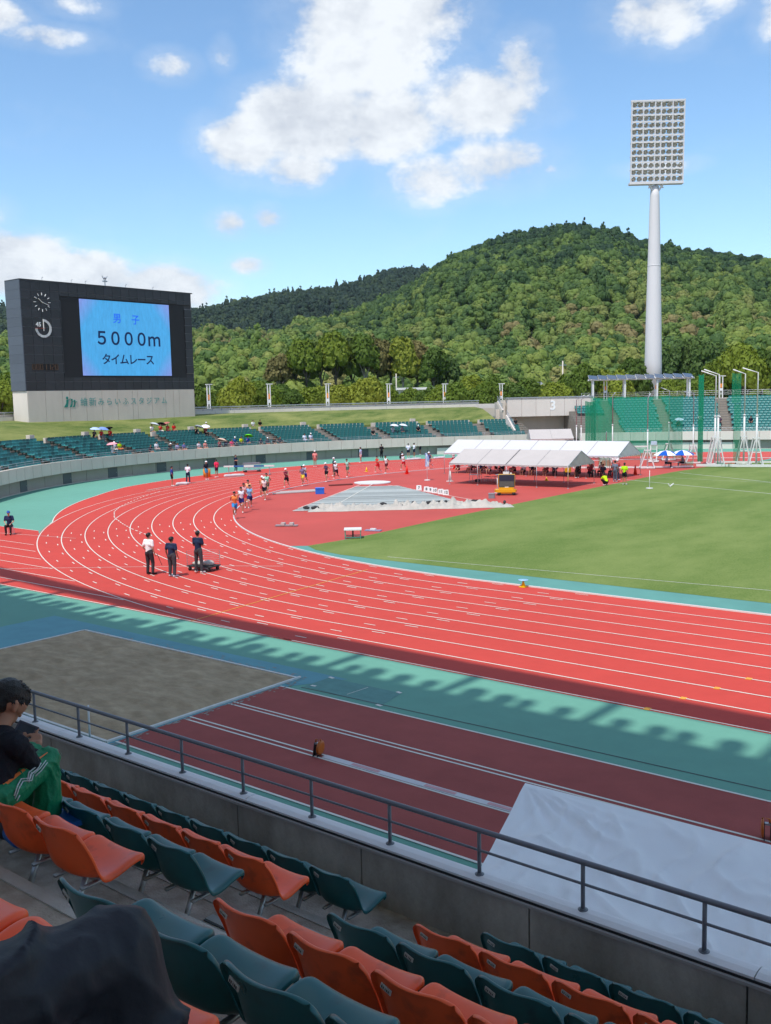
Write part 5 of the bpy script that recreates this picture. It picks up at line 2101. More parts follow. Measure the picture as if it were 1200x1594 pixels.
def onleg(t, ang):
    r_ = .108 + (.086 - .108) * t + .002
    d = side * math.cos(R(ang)) + upl * math.sin(R(ang))
    return hpR.lerp(knR, t) + d * r_


mb = MB()
n = 16
vs = []
for i in range(n + 1):
    t = i / n
    w0, w1 = 18 + 8 * t, 34 - 4 * t
    for an in (w0, (w0 + w1) / 2, w1):
        vs.append(onleg(t * .98, an) + tocam * .003)
mb.add(vs, [(i * 3 + k, i * 3 + k + 1, i * 3 + k + 4, i * 3 + k + 3) for i in range(n) for k in range(2)])
mb.obj('side_stripe', m_orp, man, True)
mb = MB()


def legline(pts, w):
    P0 = [onleg(t, a - 16) + tocam * .005 for t, a in pts]
    mb.tube(P0, w, 5)


for off in (0, 10):
    legline([(.02, -18 + off), (.16, 2 + off), (.28, 12 + off)], .0045)
    legline([(.28, 12 + off), (.42, -6 + off), (.50, 8 + off)], .004)
    legline([(.36, -4 + off), (.46, 14 + off), (.62, 14 + off), (.74, 24 + off)], .0045)
    legline([(.52, -2 + off), (.66, 0 + off), (.84, 10 + off)], .0035)
legline([(.04, -30), (.12, -20)], .004)
mb.obj('printed_mark', m_whp, man, True)
mb = MB()
vs = []
for i in range(11):
    a = R(-30 + 110 * i / 10)
    ctr = knR + V((0, .012, -.01))
    d = (V((0, 1, 0)) * math.sin(a) * .9 + V((0, 0, 1)) * math.cos(a)).normalized()
    for w_ in (.018, .045):
        vs.append(ctr + (d + side * (w_ * 9)).normalized() * .098)
mb.add(vs, [(2 * i, 2 * i + 1, 2 * i + 3, 2 * i + 2) for i in range(10)])
mb.obj('knee_band', m_whp, man, True)
mb = MB()
for a_ in (anR, anL):
    mb.capsule(a_ + V((0, -.02, -.06)), a_ + V((0, .13, -.075)), .045, .04)
link('shoes', remesh(mb, .012, 3, 'shoes'), cloth('c8d83c'), man, True)
phn = thing('phone', 'dark phone held sideways in both hands of the young man', 'phone', MAN + ph)
phm = V((.75, .15, -.12)).normalized()
pn = V((.25, -.75, .62)).normalized()
pn = (pn - phm * pn.dot(phm)).normalized()
pu = pn.cross(phm)
PM = Matrix((phm, pu, pn)).transposed()
MB().box((0, 0, 0), (.175, .088, .012), m=PM).obj('body', mat('phone_body', (.03, .02, .035), rough=.3), phn)
MB().box(pn * .006, (.145, .068, .001), m=PM).obj('screen', mat('phone_glass', (.02, .02, .025), rough=.1), phn)
for o_ in (man, phn):
    o_.location.x -= .06
# small belongings by his seat
b_ = thing('folder', 'bright blue flat case lying beside the young man', 'case', (15.02, -66.14, 4.56))
MB().box((0, 0, 0), (.34, .16, .035), R(-4)).obj('case_body', mat('blue_case', (.02, .16, .55), rough=.35, vary=.1), b_)
b_ = thing('bag', 'dark blue and black bag on the floor under the orange seats', 'bag', (15.45, -66.73, rowZ(5) + .0))
mb = MB()
mb.capsule((-.28, 0, .07), (.02, .02, .07), .075, .07).capsule((.02, .02, .07), (.2, 0, .06), .07, .05)
link('bag_body', remesh(mb, .012, 4, 'bag'), mat('bag_black', (.015, .017, .024), rough=.6, bump=.3), b_, True)
mb = MB().capsule((.10, -.03, .09), (.18, -.03, .07), .05, .05)
link('bag_pocket', remesh(mb, .012, 4, 'bag'), mat('bag_blue', (.02, .11, .35), rough=.5), b_, True)

# the neighbour: crossed legs in loose black trousers
P2 = V((19.15, -69.15, rowZ(7)))
pr2 = thing('person', 'person in loose black trousers sitting with legs crossed right beside the camera', 'person', P2)
Q = lambda x, y, z: V((x, y, z)) - P2
mb = MB()
c = mb.capsule
hip1, kn1, an1 = Q(19.16, -69.13, 6.34), Q(19.125, -68.55, 6.255), Q(19.22, -68.50, 5.62)
hip2, kn2, an2 = Q(19.30, -69.12, 6.10), Q(19.02, -68.62, 6.08), Q(19.1, -68.52, 5.45)
c(hip1, kn1, .105, .082)
c(kn1, an1, .092, .115)
c(hip2, kn2, .12, .10)
c(kn2, an2, .10, .11)
c(Q(18.92, -68.95, 6.08), kn2, .10, .09)
c(hip1, hip2, .14, .14)
c(kn1 + V((.0, .01, -.02)), kn1 + V((-.02, -.1, -.03)), .088, .095)
me = remesh(mb, .0085, 6, 'trousers')
wrinkle(me, .006, (6, 4, 4), 11.0)
# folds fanning out from the bent knee
me.update()
nr_ = [v.normal.copy() for v in me.vertices]
vd_ = (CAM - (P2 + kn1)).normalized()
e1_ = vd_.cross(V((0, 0, 1))).normalized()
e2_ = e1_.cross(vd_)
for v, n_ in zip(me.vertices, nr_):
    d_ = v.co - (kn1 + V((-.02, .0, -.02)))
    rr_ = d_.length
    a_, b_ = d_.dot(e1_), d_.dot(e2_)
    u1_ = (a_ * .80 + b_ * .60) * 22 + noise.noise(v.co * 4.2) * 2.4
    u2_ = (a_ * .95 - b_ * .30) * 34 + noise.noise(v.co * 6.0 + V((3, 1, 2))) * 2.6
    s_ = max(0, 1 - abs(math.sin(u1_)) * 1.35)
    s2_ = max(0, 1 - abs(math.sin(u2_)) * 1.6)
    m1_ = max(0, min(1, .5 + 1.6 * noise.noise(v.co * 5.5 + V((9, 0, 0)))))
    m2_ = max(0, min(1, .35 + 1.8 * noise.noise(v.co * 7.5 + V((0, 5, 0)))))
    v.co = v.co + n_ * (.024 * m1_ * s_ ** 1.6 + .012 * m2_ * s2_ ** 1.6 - .006)
me.update()
link('trousers', me, mat('black_nylon', (.008, .010, .018), rough=.6, spec=.4, vary=.15, scale=8, bump=.12, bscale=30), pr2, True)
mb = MB()
mb.capsule(Q(19.2, -69.2, 6.2), Q(19.2, -69.22, 6.62), .15, .15)
mb.capsule(Q(19.03, -69.22, 6.68), Q(19.37, -69.22, 6.68), .07, .07)
mb.capsule(Q(19.0, -69.2, 6.65), Q(18.95, -69.05, 6.42), .06, .055)
link('jacket', remesh(mb, .02, 4, 'jacket'), cloth('16181c'), pr2, True)
mb = MB()
mb.capsule(Q(19.2, -69.2, 6.7), Q(19.2, -69.15, 6.95), .05, .095)
mb.capsule(Q(18.95, -69.05, 6.42), Q(19.02, -68.85, 6.34), .04, .03)
mb.capsule(an1 + V((0, 0, -.05)), an1 + V((0, .14, -.08)), .045, .04)
mb.capsule(an2 + V((0, 0, -.1)), an2 + V((0, .14, -.14)), .045, .04)
link('body', remesh(mb, .02, 3, 'body'), sk, pr2, True)

# ------------------------------------------------------------------ white sheet over the judges' stand just below the wall
m_sheet = mat('white_sheet', (.80, .79, .78), rough=.65, spec=.3, vary=.05, scale=2)
sheet = thing('white_sheet', 'large creased white sheet stretched over a frame just beyond the near railing', 'sheet', (15, -58.5, 0))
mb = MB()
TL, TR_ = V((13.4, -57.65, 1.62)), V((17.4, -57.55, 1.62))
TR_ = TL + (TR_ - TL) * 2.2
BL = V((13.15, -62.6, 1.20))
BL = V((14.60, -60.65, 1.90))
BL0 = TL + (BL - TL) * 1.55
dirx = (TR_ - TL)
nx, ny = 200, 90
vs = []
rnd = random.Random(2)
for j in range(ny + 1):
    for i in range(nx + 1):
        u, v = i / nx, j / ny
        a = TL.lerp(TR_, u)
        b = BL0 + dirx * u
        p = a.lerp(b, v)
        # creases fanning from the corner plus cross-hatched fold lines
        s_ = 9.5 * u
        k = noise.noise(V((s_ * 1.6 + v * 2.5, v * 1.0, 3)))
        cre = (1 - abs(noise.noise(V((s_ * 1.2 - v * 3.2, v * 2 + s_ * .5, 1.7)))) * 3)
        cre2 = (1 - abs(noise.noise(V((s_ * 2.8 + v * 4, v * 3.5 - s_ * .7, 5.7)))) * 3)
        fan = math.sin(math.atan2(v * 6, s_ + .02) * 26) * max(0, 1 - math.hypot(s_, v * 5) / 2.2)
        dz = .035 * k + .042 * max(cre, 0) ** 3 + .026 * max(cre2, 0) ** 2 + .030 * fan
        sag = -.10 * math.sin(math.pi * min(v * 1.0, 1)) * (1 - .4 * math.cos(u * 2 * math.pi * 2.3))
        dz *= 1.35 * min(1, v * 7, .15 + u * 25)
        p = p + V((0, 0, dz + sag * .6 * min(1, v * 4)))
        vs.append(p - sheet.location)
# hem hanging on the far and left edge
fs = [(j * (nx + 1) + i, j * (nx + 1) + i + 1, (j + 1) * (nx + 1) + i + 1, (j + 1) * (nx + 1) + i) for j in range(ny) for i in range(nx)]
mb.add(vs, fs)
o = mb.obj('sheet_cloth', m_sheet, sheet, True)
mb = MB()
hs = []
for i in range(nx + 1):
    p = V(vs[i])
    hs += [p, p + V((0, .02 + .02 * math.sin(i * .5), -.22))]
mb.add(hs, [(2 * i, 2 * i + 1, 2 * i + 3, 2 * i + 2) for i in range(nx)])
hs = []
for j in range(ny + 1):
    p = V(vs[j * (nx + 1)])
    hs += [p, p + V((-.03, 0, -.25))]
mb.add(hs, [(2 * i, 2 * i + 1, 2 * i + 3, 2 * i + 2) for i in range(ny)])
mb.obj('hem', m_sheet, sheet, True)
mb = MB()
for p in (TL, TL.lerp(TR_, .5), TL.lerp(TR_, .98)):
    q_ = p - sheet.location
    mb.tube([q_ + V((.05, -.06, -.05)), (q_.x + .05, q_.y - .06, 0)], .02, 6)
mb.tube([TL - sheet.location + V((0, -.05, -.04)), TR_ - sheet.location + V((0, -.05, -.04))], .02, 6)
mb.obj('frame', m_steel, sheet)

# tape reels on the runway
for k, (x, y, lb) in enumerate(((7.2, -55.47, 'orange and black measuring tape reel standing at the start of the white tape'), (15.68, -53.95, 'orange and black measuring tape reel at the right picture edge beside the white sheet'))):
    rt = thing('tape_reel', lb, 'tape reel', (x, y, .012), R(12 if k == 0 else 200), 'tape reels on the runway')
    mb = MB()
    for sx in (-.05, .05):
        mb.add([(sx - .006, -.11, 0), (sx - .006, .10, 0), (sx - .006, .035, .27), (sx - .006, -.035, .27), (sx + .006, -.11, 0), (sx + .006, .10, 0), (sx + .006, .035, .27), (sx + .006, -.035, .27)],
               [(0, 1, 2, 3), (7, 6, 5, 4), (0, 4, 5, 1), (1, 5, 6, 2), (2, 6, 7, 3), (3, 7, 4, 0)])
    mb.obj('stand', m_black, rt)
    mo = mat('reel_orange', (.55, .14, .02), rough=.35)
    dsk = MB().tube([(.06, .0, .17), (.085, .0, .17)], .15, 24)
    dsk.tube([(.085, 0, .17), (.10, 0, .17)], [.15, .11], 24)
    dsk.obj('drum', mo, rt, True)
    MB().tube([(-.03, 0, .27), (-.03, 0, .33), (.05, 0, .35), (.09, 0, .33)], .018, 8).obj('grip', mo, rt, True)
    MB().bar((-.06, .0, .17), (-.11, .04, .12), .018).obj('crank', mo, rt)
    MB().box((0, 0, .25), (.09, .07, .03)).obj('top_plate', m_steel, rt)
pp = MB().tube([(2.5, -57.64, 0), (2.5, -57.64, .76)], .022, 8).obj('marker_post', m_white, smooth=True, label='thin white post standing at the edge of the sand pit', category='post')
# ------------------------------------------------------------------ things on the field
m_tent = mat('tent_canvas', (.60, .585, .595), rough=.75, spec=.2, vary=.06, scale=1.2, bump=.1, bscale=5)
m_tent2 = mat('tent_canvas_grey', (.50, .455, .43), rough=.75, spec=.2, vary=.08, scale=1.2, bump=.1, bscale=5)


def tent(name, corner, u, L, Wd, ze, zr, bays, m, label, hip=0.0, seam=None, group=None):
    """gabled event tent: corner = front left foot, u = long direction"""
    root = thing(name, label, 'tent', (*corner, Z0), math.atan2(u[1], u[0]), group)
    # canvas panels, one per bay and slope, slightly sagging
    for b in range(bays):
        for side in (0, 1):
            mb = MB()
            nx_, ny_ = 10, 8
            vs = []
            for j in range(ny_ + 1):
                for i in range(nx_ + 1):
                    x = L * (b + i / nx_) / bays
                    v = j / ny_
                    y = (Wd / 2) * v if side == 0 else Wd - (Wd / 2) * v
                    z = ze + (zr - ze) * v - .05 * math.sin(math.pi * v) * math.sin(math.pi * i / nx_)
                    vs.append((x, y, z))
            fs = [(j * (nx_ + 1) + i, j * (nx_ + 1) + i + 1, (j + 1) * (nx_ + 1) + i + 1, (j + 1) * (nx_ + 1) + i) for j in range(ny_) for i in range(nx_)]
            mb.add(vs, fs)
            mb.obj('roof_panel', m, root, True)
    for b in range(1, bays):
        mb = MB()
        x = L * b / bays
        mb.bar((x, 0, ze + .012), (x, Wd / 2, zr + .012), .045, .012).bar((x, Wd, ze + .012), (x, Wd / 2, zr + .012), .045, .012)
        mb.obj('roof_seam', mat('canvas_seam', (.36, .34, .33), rough=.8), root)
    # scalloped valance
    mb = MB()
    ns = int(L / .42)
    for yy in (-.01, Wd + .01):
        for i in range(ns):
            x0, x1 = L * i / ns, L * (i + 1) / ns
            xm = (x0 + x1) / 2
            mb.add([(x0, yy, ze + .01), (x1, yy, ze + .01), (x1, yy, ze - .10), (xm, yy, ze - .16), (x0, yy, ze - .10)], [(0, 1, 2, 3, 4)])
    nw_ = int(Wd / .42)
    for xx in (-.01, L + .01):
        for i in range(nw_):
            y0, y1 = Wd * i / nw_, Wd * (i + 1) / nw_
            mb.add([(xx, y0, ze + .01), (xx, y1, ze + .01), (xx, y1, ze - .1), (xx, (y0 + y1) / 2, ze - .16), (xx, y0, ze - .1)], [(0, 1, 2, 3, 4)])
    mb.obj('valance', m, root)
    # gable cloth with folds
    for xx in (-.005, L + .005):
        mb = MB()
        vs = []
        n_ = 14
        for i in range(n_ + 1):
            y = Wd * i / n_
            top = ze + (zr - ze) * (1 - abs(2 * y / Wd - 1))
            for k in range(5):
                f_ = k / 4
                z = ze + (top - ze) * f_
                vs.append((xx + .05 * math.sin(i * 1.9 + k) * (1 - f_) * (1 if xx > 1 else -1), y, z))
        mb.add(vs, [(i * 5 + k, (i + 1) * 5 + k, (i + 1) * 5 + k + 1, i * 5 + k + 1) for i in range(n_) for k in range(4)])
        mb.obj('gable_cloth', m, root, True)
    leg = MB().tube([(0, 0, 0), (0, 0, ze)], .022, 8)
    leg.tube([(0, 0, 0), (0, 0, .03)], .09, 12)
    lme = leg.mesh('leg')
    for b in range(bays + 1):
        for yy in (0.02, Wd - .02):
            link('leg', lme, m_steel, root, True, (L * b / bays, yy, 0))
    mb = MB()
    for b in range(bays + 1):
        x = L * b / bays
        mb.tube([(x, 0, ze), (x, Wd / 2, zr - .03), (x, Wd, ze)], .02, 6)
    mb.tube([(0, 0, ze - .02), (L, 0, ze - .02)], .02, 6)
    mb.tube([(0, Wd, ze - .02), (L, Wd, ze - .02)], .02, 6)
    mb.obj('roof_frame', m_steel, root, True)
    if seam:
        MB().bar((seam, -.01, ze + .015), (seam, Wd / 2, zr + .015), .05, .02).obj('seam_gap', m_dark, root)
    return root


tent('event_tent', (-26.0, -3.95), (1, .065), 10.5, 4.9, 1.72, 2.76, 4, m_tent2, 'front off white tent with a scalloped edge and a dark seam halfway', seam=5.2)
tent('event_tent', (-32.9, 4.95), (1, .035), 17.2, 4.75, 1.92, 3.04, 6, m_tent, 'longer white tent behind the front tent, beside the throwing cage')
tent('event_tent', (-39.0, 30.9), (.80, .60), 5.0, 4.6, 1.9, 2.95, 2, m_tent2, 'small white tent in the shaded vehicle entrance')

# athletes resting in the shade of the rear tent
rnd = random.Random(31)
palt = ['8c2c3c', '30345c', 'a04848', 'd8d0d0', '5c2830', '24283a', 'b05858', '3c3c48', '742434', 'c8b8b8', '1e2230', '944040']
wh_ = ['front row', 'back row']
k = 0
for row, yy in enumerate((6.1, 8.2)):
    for i in range(14):
        x = -31.8 + i * 1.08 + rnd.uniform(-.2, .2)
        y = yy + rnd.uniform(-.25, .25) + (x + 32.9) * .035
        person((x, y, Z0 - .10), rnd.uniform(240, 330), rnd.choice(['sit', 'sit2', 'sit']), rnd.choice(palt), rnd.choice(['22242c', '3a2028', '4a4a55', '1c1c22']),
               f'athlete sitting under the long rear tent, {ordinal(i + 1)} from the left, {wh_[row]}', botk=rnd.choice(['shorts', 'trousers']), vox=.045,
               head=rnd.choice(['hair', 'hair', 'cap']), group='athletes sitting under the long rear tent')
        k += 1
chm = MB()
chm.box((0, 0, .36), (.42, .40, .03)).box((0, -.2, .62), (.42, .03, .22))
for sx in (-.19, .19):
    for sy in (-.18, .18):
        chm.tube([(sx, sy, .36), (sx, sy * 1.1, 0)], .013, 5)
CH = chm.mesh('chair')


def folding_chair(p, rz, label, group=None):
    r_ = thing('folding_chair', label, 'chair', p, rz, group)
    MB().box((0, 0, .40), (.42, .40, .03)).obj('seat', m_red2, r_)
    MB().box((0, -.2, .66), (.42, .03, .22)).obj('backrest', m_red2, r_)
    for sx in (-.19, .19):
        for sy in (-.18, .18):
            MB().tube([(sx, sy, .4), (sx, sy * 1.15, 0)], .013, 6).obj('leg', m_steel, r_)
    return r_


m_red2 = mat('chair_red', (.42, .10, .10), rough=.5)
for i, (x, y) in enumerate(((-24.6, -.4), (-24.0, -.2), (-23.2, -.1), (-22.5, .2))):
    folding_chair((x, y, Z0), R(150 + 20 * i), f'red folding chair under the front tent, {ordinal(i + 1)} from the left', 'red folding chairs under the front tent')
ft = thing('folding_table', 'low grey table with a bag under the left end of the front tent', 'table', (-25.1, -1.5, Z0))
MB().box((0, 0, .62), (.95, .6, .03)).obj('table_top', m_steel, ft)
for sx in (-.42, .42):
    for sy in (-.25, .25):
        MB().tube([(sx, sy, .62), (sx * 1.1, sy, 0)], .015, 6).obj('leg', m_steel, ft)
mb = MB().capsule((-.1, 0, .13), (.15, 0, .12), .13, .12)
bg = link('equipment_bag', remesh(mb, .03, 3, 'equipment_bag'), m_black, None, True, (-25.0, -1.4, Z0))
bg['label'] = 'black bag on the ground under the low grey table'
bg['category'] = 'bag'

# yellow scoreboard trolley
sb = thing('display_trolley', 'yellow wheeled display board with a dark two-line panel', 'display board', (-17.2, -9.25, Z0), R(32))
m_ye = mat('trolley_yellow', (.75, .37, .012), rough=.4, vary=.05)
MB().box((0, .12, 1.02), (1.18, .52, .92)).obj('cabinet', m_ye, sb)
MB().box((0, -.16, 1.02), (1.12, .05, .90)).obj('bezel', mat('bezel_grey', (.06, .06, .065), rough=.5), sb)
for z, cc in ((1.24, (.03, .035, .06)), (.80, (.10, .105, .095))):
    MB().box((0, -.19, z), (1.02, .02, .38)).obj('display_panel', mat('display_%d' % int(z * 100), cc, rough=.35, vary=.4, scale=14), sb)
mb = MB()
mb.prism([(-.78, -.42), (.62, -.42), (.72, -.1), (.62, .42), (-.78, .42), (-.88, 0)], .22, .42)
mb.prism([(-.5, -.36), (.45, -.36), (.45, .36), (-.5, .36)], .12, .22)
mb.prism([(-.55, -.3), (.5, -.3), (.5, .35), (-.55, .35)], .42, .56)
mb.obj('chassis', m_ye, sb)
wme = MB().tube([(0, -.05, 0), (0, .05, 0)], .13, 16).mesh('wheel')
for x, y in ((-.55, -.36), (.5, -.36), (-.55, .36), (.5, .36)):
    link('wheel', wme, m_dark, sb, True, (x, y, .13))
MB().box((0, -.19, .60), (.28, .02, .08)).obj('maker_plate', m_white, sb)
mb = MB()
mb.box((-.05, .1, 1.58), (.42, .25, .16)).box((.3, .12, 1.54), (.14, .2, .1))
mb.obj('control_box', m_white, sb)
MB().tube([(-.2, .1, 1.6), (.0, .1, 1.95), (.2, .1, 1.6)], .02, 6).obj('handle', m_steel, sb)
gb = thing('speaker_box', 'small grey box on the red surface in front of the yellow display trolley', 'box', (-16.9, -11.7, Z0), R(25))
MB().box((0, 0, .17), (.42, .3, .34)).obj('case', mat('box_grey', (.22, .23, .25), rough=.6), gb)
MB().box((0, 0, .345), (.46, .34, .03)).obj('lid', mat('lid_grey', (.34, .35, .37), rough=.6), gb)
wp = thing('white_post', 'white upright post with a foot plate left of the yellow display trolley', 'post', (-18.6, -8.3, Z0))
MB().tube([(0, 0, 0), (0, 0, 1.35)], .035, 8).obj('pole', m_white, wp, True)
MB().box((0, 0, .02), (.34, .3, .04)).obj('foot', m_white, wp)
MB().box((.16, 0, 1.35), (.5, .3, .04)).obj('tray', m_steel, wp)

# high jump landing cover: silver slatted sheet, rumpled white cloth and sandbags
m_silver = mat('silver_sheet', (.40, .43, .41), rough=.5, spec=.5, vary=.25, scale=1.6, stretch=(.3, 2.5, 1), rand=.35)
cvr = thing('landing_cover', 'wide silver slatted sheet with white edge lines spread on the red surface', 'cover', (-22, -14, 0))
poly = [V((-23.9, -24.4)), V((-31.4, -9.3)), V((-28.8, -7.2)), V((-14.0, -15.1)), V((-14.7, -16.8))]


def inside_span(s_):
    pass


# slats run parallel to the front edge (from near-left corner to near-right corner)
e0, e1 = V((-23.9, -24.4, 0)), V((-14.7, -16.6, 0))
ud = (e1 - e0).normalized()
nd = V((-ud.y, ud.x, 0))
depth = (V((-30.2, -8.3, 0)) - e0).dot(nd)
NS = 30
for i in range(NS):
    d0, d1 = depth * i / NS, depth * (i + .93) / NS

    def span(d):
        a = e0 + (V((-31.4, -9.3, 0)) - e0) * (d / (V((-31.4, -9.3, 0)) - e0).dot(nd))
        b = e1 + (V((-28.8, -7.2, 0)) - e1) * (d / (V((-28.8, -7.2, 0)) - e1).dot(nd))
        return a, b
    a0, b0 = span(d0)
    a1, b1 = span(d1)
    z0, z1 = .03, .075
    mb = MB()
    mb.add([(p.x + 22, p.y + 14, z) for p, z in ((a0, z0), (b0, z0), (b0, z1), (a0, z1), (a1, z0), (b1, z0), (b1, z1 - .02), (a1, z1 - .02))],
           [(0, 1, 2, 3), (3, 2, 6, 7), (7, 6, 5, 4), (0, 3, 7, 4), (1, 5, 6, 2)])
    mb.obj('slat', m_silver, cvr)
mb = MB()
for a, b in ((V((-24.4, -23.4)), V((-32.2, -7.8))), (V((-23.0, -21.5)), V((-31.6, -7.0))), (V((-29.8, -7.3)), V((-14.5, -15.0)))):
    mb.strip([a + V((22, 14)), b + V((22, 14))], .07, .082)
mb.obj('edge_line', m_line, cvr)
rc = thing('rumpled_sheet', 'rumpled white plastic sheet gathered along the front of the silver cover', 'sheet', (0, 0, 0))
mb = MB()
nx, ny = 150, 16
vs = []
LL = (e1 - e0).length
for j in range(ny + 1):
    for i in range(nx + 1):
        u, v = i / nx, j / ny
        p = e0 + ud * (1.0 + (LL + 1.2) * u) + nd * ((v - .3) * (1.9 + .5 * noise.noise(V((u * 9, 0, 4)))) - .1)
        e_ = math.sin(math.pi * v) ** .6 * min(1, u * 14, (1 - u) * 10)
        h = (.55 * abs(noise.noise(V((u * 22, v * 2.4, 1)))) + .34 * abs(noise.noise(V((u * 48, v * 5, 7)))) + .10) * e_
        vs.append((p.x, p.y, .02 + h))
mb.add(vs, [(j * (nx + 1) + i, j * (nx + 1) + i + 1, (j + 1) * (nx + 1) + i + 1, (j + 1) * (nx + 1) + i) for j in range(ny) for i in range(nx)])
mb.obj('sheet_cloth', mat('white_plastic_sheet', (.46, .43, .38), rough=.6, vary=.3, scale=1.5), rc, True)
mb = MB()
mb.capsule((-.18, 0, .09), (.18, 0, .09), .10, .09)
mb.capsule((.05, 0, .13), (-.05, 0, .13), .09, .09)
SBG = remesh(mb, .03, 3, 'sandbag')
for i, (u, d_) in enumerate(((.03, .15), (.075, .0), (.14, .6), (.19, 1.1), (.42, 1.2), (.50, -.1), (.54, .2), (.58, 1.5), (.66, 1.3), (.71, 1.4), (.745, 1.55), (.78, 1.4), (.89, 1.6), (.905, 1.5), (1.04, .6))):
    p = e0 + ud * (LL * 1.06 * u + .5) + nd * (d_)
    o = link('sandbag', SBG, m_dark, None, True, (p.x, p.y, .13))
    o.rotation_euler = (0, 0, R(i * 47))
    o['label'] = f'black sandbag weighing down the rumpled white sheet, {ordinal(i + 1)} from the left'
    o['category'] = 'sandbag'
    o['group'] = 'sandbags on the rumpled sheet'
dk = MB().tube([(-32.6, -5.9, .02), (-32.6, -5.9, .09)], 1.55, 40).obj('white_disc', m_white, label='flat white round board lying at the tip of the silver cover', category='board')
MB  # lane number boxes
for i, nme in enumerate(('7', '8', '9', '10', '11', '12')):
    f_ = (0, .29, .44, .60, .82, 1.0)[i]
    p = V((-25.24, -9.11, 0)).lerp(V((-21.2, -11.19, 0)), f_)
    nb_ = thing('lane_number_box', f'white numbered marker box beside the silver cover, {ordinal(i + 1)} from the left', 'marker box', (p.x, p.y, Z0), R(35), 'white number boxes')
    mb = MB()
    mb.add([(-.22, -.17, 0), (.22, -.17, 0), (.22, .17, 0), (-.22, .17, 0), (-.18, -.06, .37), (.18, -.06, .37), (.18, .06, .37), (-.18, .06, .37)],
           [(0, 3, 2, 1), (4, 5, 6, 7), (0, 1, 5, 4), (1, 2, 6, 5), (2, 3, 7, 6), (3, 0, 4, 7)])
    mb.obj('box_body', m_white, nb_)
    tx_ = link('number', text_mesh(nme, .28, .006, bold=.006), m_ink, nb_, False, (0, -.125, .19))
    tx_.rotation_euler = (R(75), 0, 0)
# flag on a stand
fl = thing('flag', 'tall narrow blue and white flag on a white pole right of the runners', 'flag', (-29.85, -1.83, Z0))
MB().tube([(0, 0, 0), (0, 0, 2.3)], .025, 8).obj('pole', m_white, fl, True)
MB().tube([(0, 0, 0), (0, 0, .06), (0, 0, .07)], [.28, .24, .04], 16).obj('base', m_white, fl, True)
vs = []
for j in range(9):
    for i in range(6):
        w_ = .44 * i / 5 * (.35 + .65 * min(1, j / 3))
        vs.append((-.2 + w_, .05 * math.sin(i * 1.6 + j * .4), 2.35 - j * .145))
mb = MB().add(vs, [(j * 6 + i, j * 6 + i + 1, (j + 1) * 6 + i + 1, (j + 1) * 6 + i) for j in range(8) for i in range(5)])
fm = mat('flag_blue_white', (.10, .25, .55), col2=(.55, .60, .68), blend=(.45, .55), scale=3, stretch=(4, 1, .6), vary=.05, rough=.8)
mb.obj('flag_cloth', fm, fl, True)


def cone(p, c1, label, h=.5, r=.14, disc=None):
    cn = thing('traffic_cone', label, 'cone', (*p, Z0))
    mc = mat('cone_' + c1, lin(c1), rough=.5)
    MB().tube([(0, 0, .03), (0, 0, h)], [r * .75, r * .18], 14).obj('cone_body', mc, cn, True)
    MB().box((0, 0, .015), (r * 2.2, r * 2.2, .03)).obj('base', mc, cn)
    if disc:
        MB().tube([(0, 0, h), (0, 0, h + .02)], .19, 20).obj('plate', mat('cone_' + disc, lin(disc), rough=.5), cn, True)
    return cn


cone((1.54, -38.05), 'f0c814', 'yellow cone with a pale blue plate on top, standing at the inner kerb', .26, .11, '9cc8e8')
cone((-41.5, 3.9), 'f0d018', 'small yellow cone on the track behind the runners', .4)
cone((-35.8, 3.0), 'e82818', 'red cone behind the red and white runners', .8, .22)
cone((-35.0, 9.6), 'e82818', 'red cone between the white capped runners', .7, .2)
cone((-17.6, 8.6), 'e83018', 'red cone left of the people by the rear tent', .8, .22)
cone((-16.5, 10.6), 'e83018', 'red cone right of the people by the rear tent', .85, .22)
cone((-20.5, 2.2), 'e8c020', 'small yellow cone under the front tent', .3)
# yellow meter beneath the tent end
ym = thing('wind_gauge', 'yellow instrument on a short post at the right end of the front tent', 'instrument', (-18.6, 2.4, Z0))
MB().box((0, 0, 1.0), (.42, .3, .5)).obj('case', m_ye, ym)
MB().tube([(0, 0, 0), (0, 0, .8)], .05, 8).obj('post', m_ye, ym)
# barriers, trolley, boxes at the far side
hb = thing('steeplechase_barrier', 'long blue and white steeplechase barrier beside the wall', 'barrier', (-49.5, -4.2, Z0), R(34))
for i in range(5):
    MB().box((-1.98 + i * .99, 0, .86), (.985, .14, .14)).obj('beam_section', mat('barrier_blue', lin('2c5c9c'), rough=.5) if i in (1, 3) else m_white, hb)
for x in (-2.0, 2.0):
    MB().bar((x, 0, 0), (x, 0, .8), .07).bar((x, -.5, .04), (x, .5, .04), .07).obj('stand', m_steel, hb)
ht = thing('hurdle_trolley', 'grey wheeled rack near the man in navy by the wall', 'trolley', (-52.3, -1.2, Z0), R(60))
mb = MB()
for z in (.45, .6, .75, .9):
    mb.tube([(-.8, -.3, z), (.8, -.3, z)], .02, 6).tube([(-.8, .3, z), (.8, .3, z)], .02, 6)
for x in (-.8, -.27, .27, .8):
    mb.tube([(x, -.3, .15), (x, -.3, .95)], .025, 6).tube([(x, .3, .15), (x, .3, .95)], .025, 6)
mb.box((0, 0, .18), (1.8, .7, .06))
mb.obj('rack', m_steel, ht)
for x, y in ((-.7, -.3), (.7, -.3), (-.7, .3), (.7, .3)):
    link('wheel', wme, m_dark, ht, True, (x, y, .1))
ob = thing('drum', 'orange drum standing left of the pink shirted person', 'drum', (-51.6, -7.7, Z0))
MB().tube([(0, 0, 0), (0, 0, .75), (0, 0, .78)], [.34, .36, .30], 18).obj('drum_body', mat('drum_orange', (.75, .28, .02), rough=.5), ob, True)
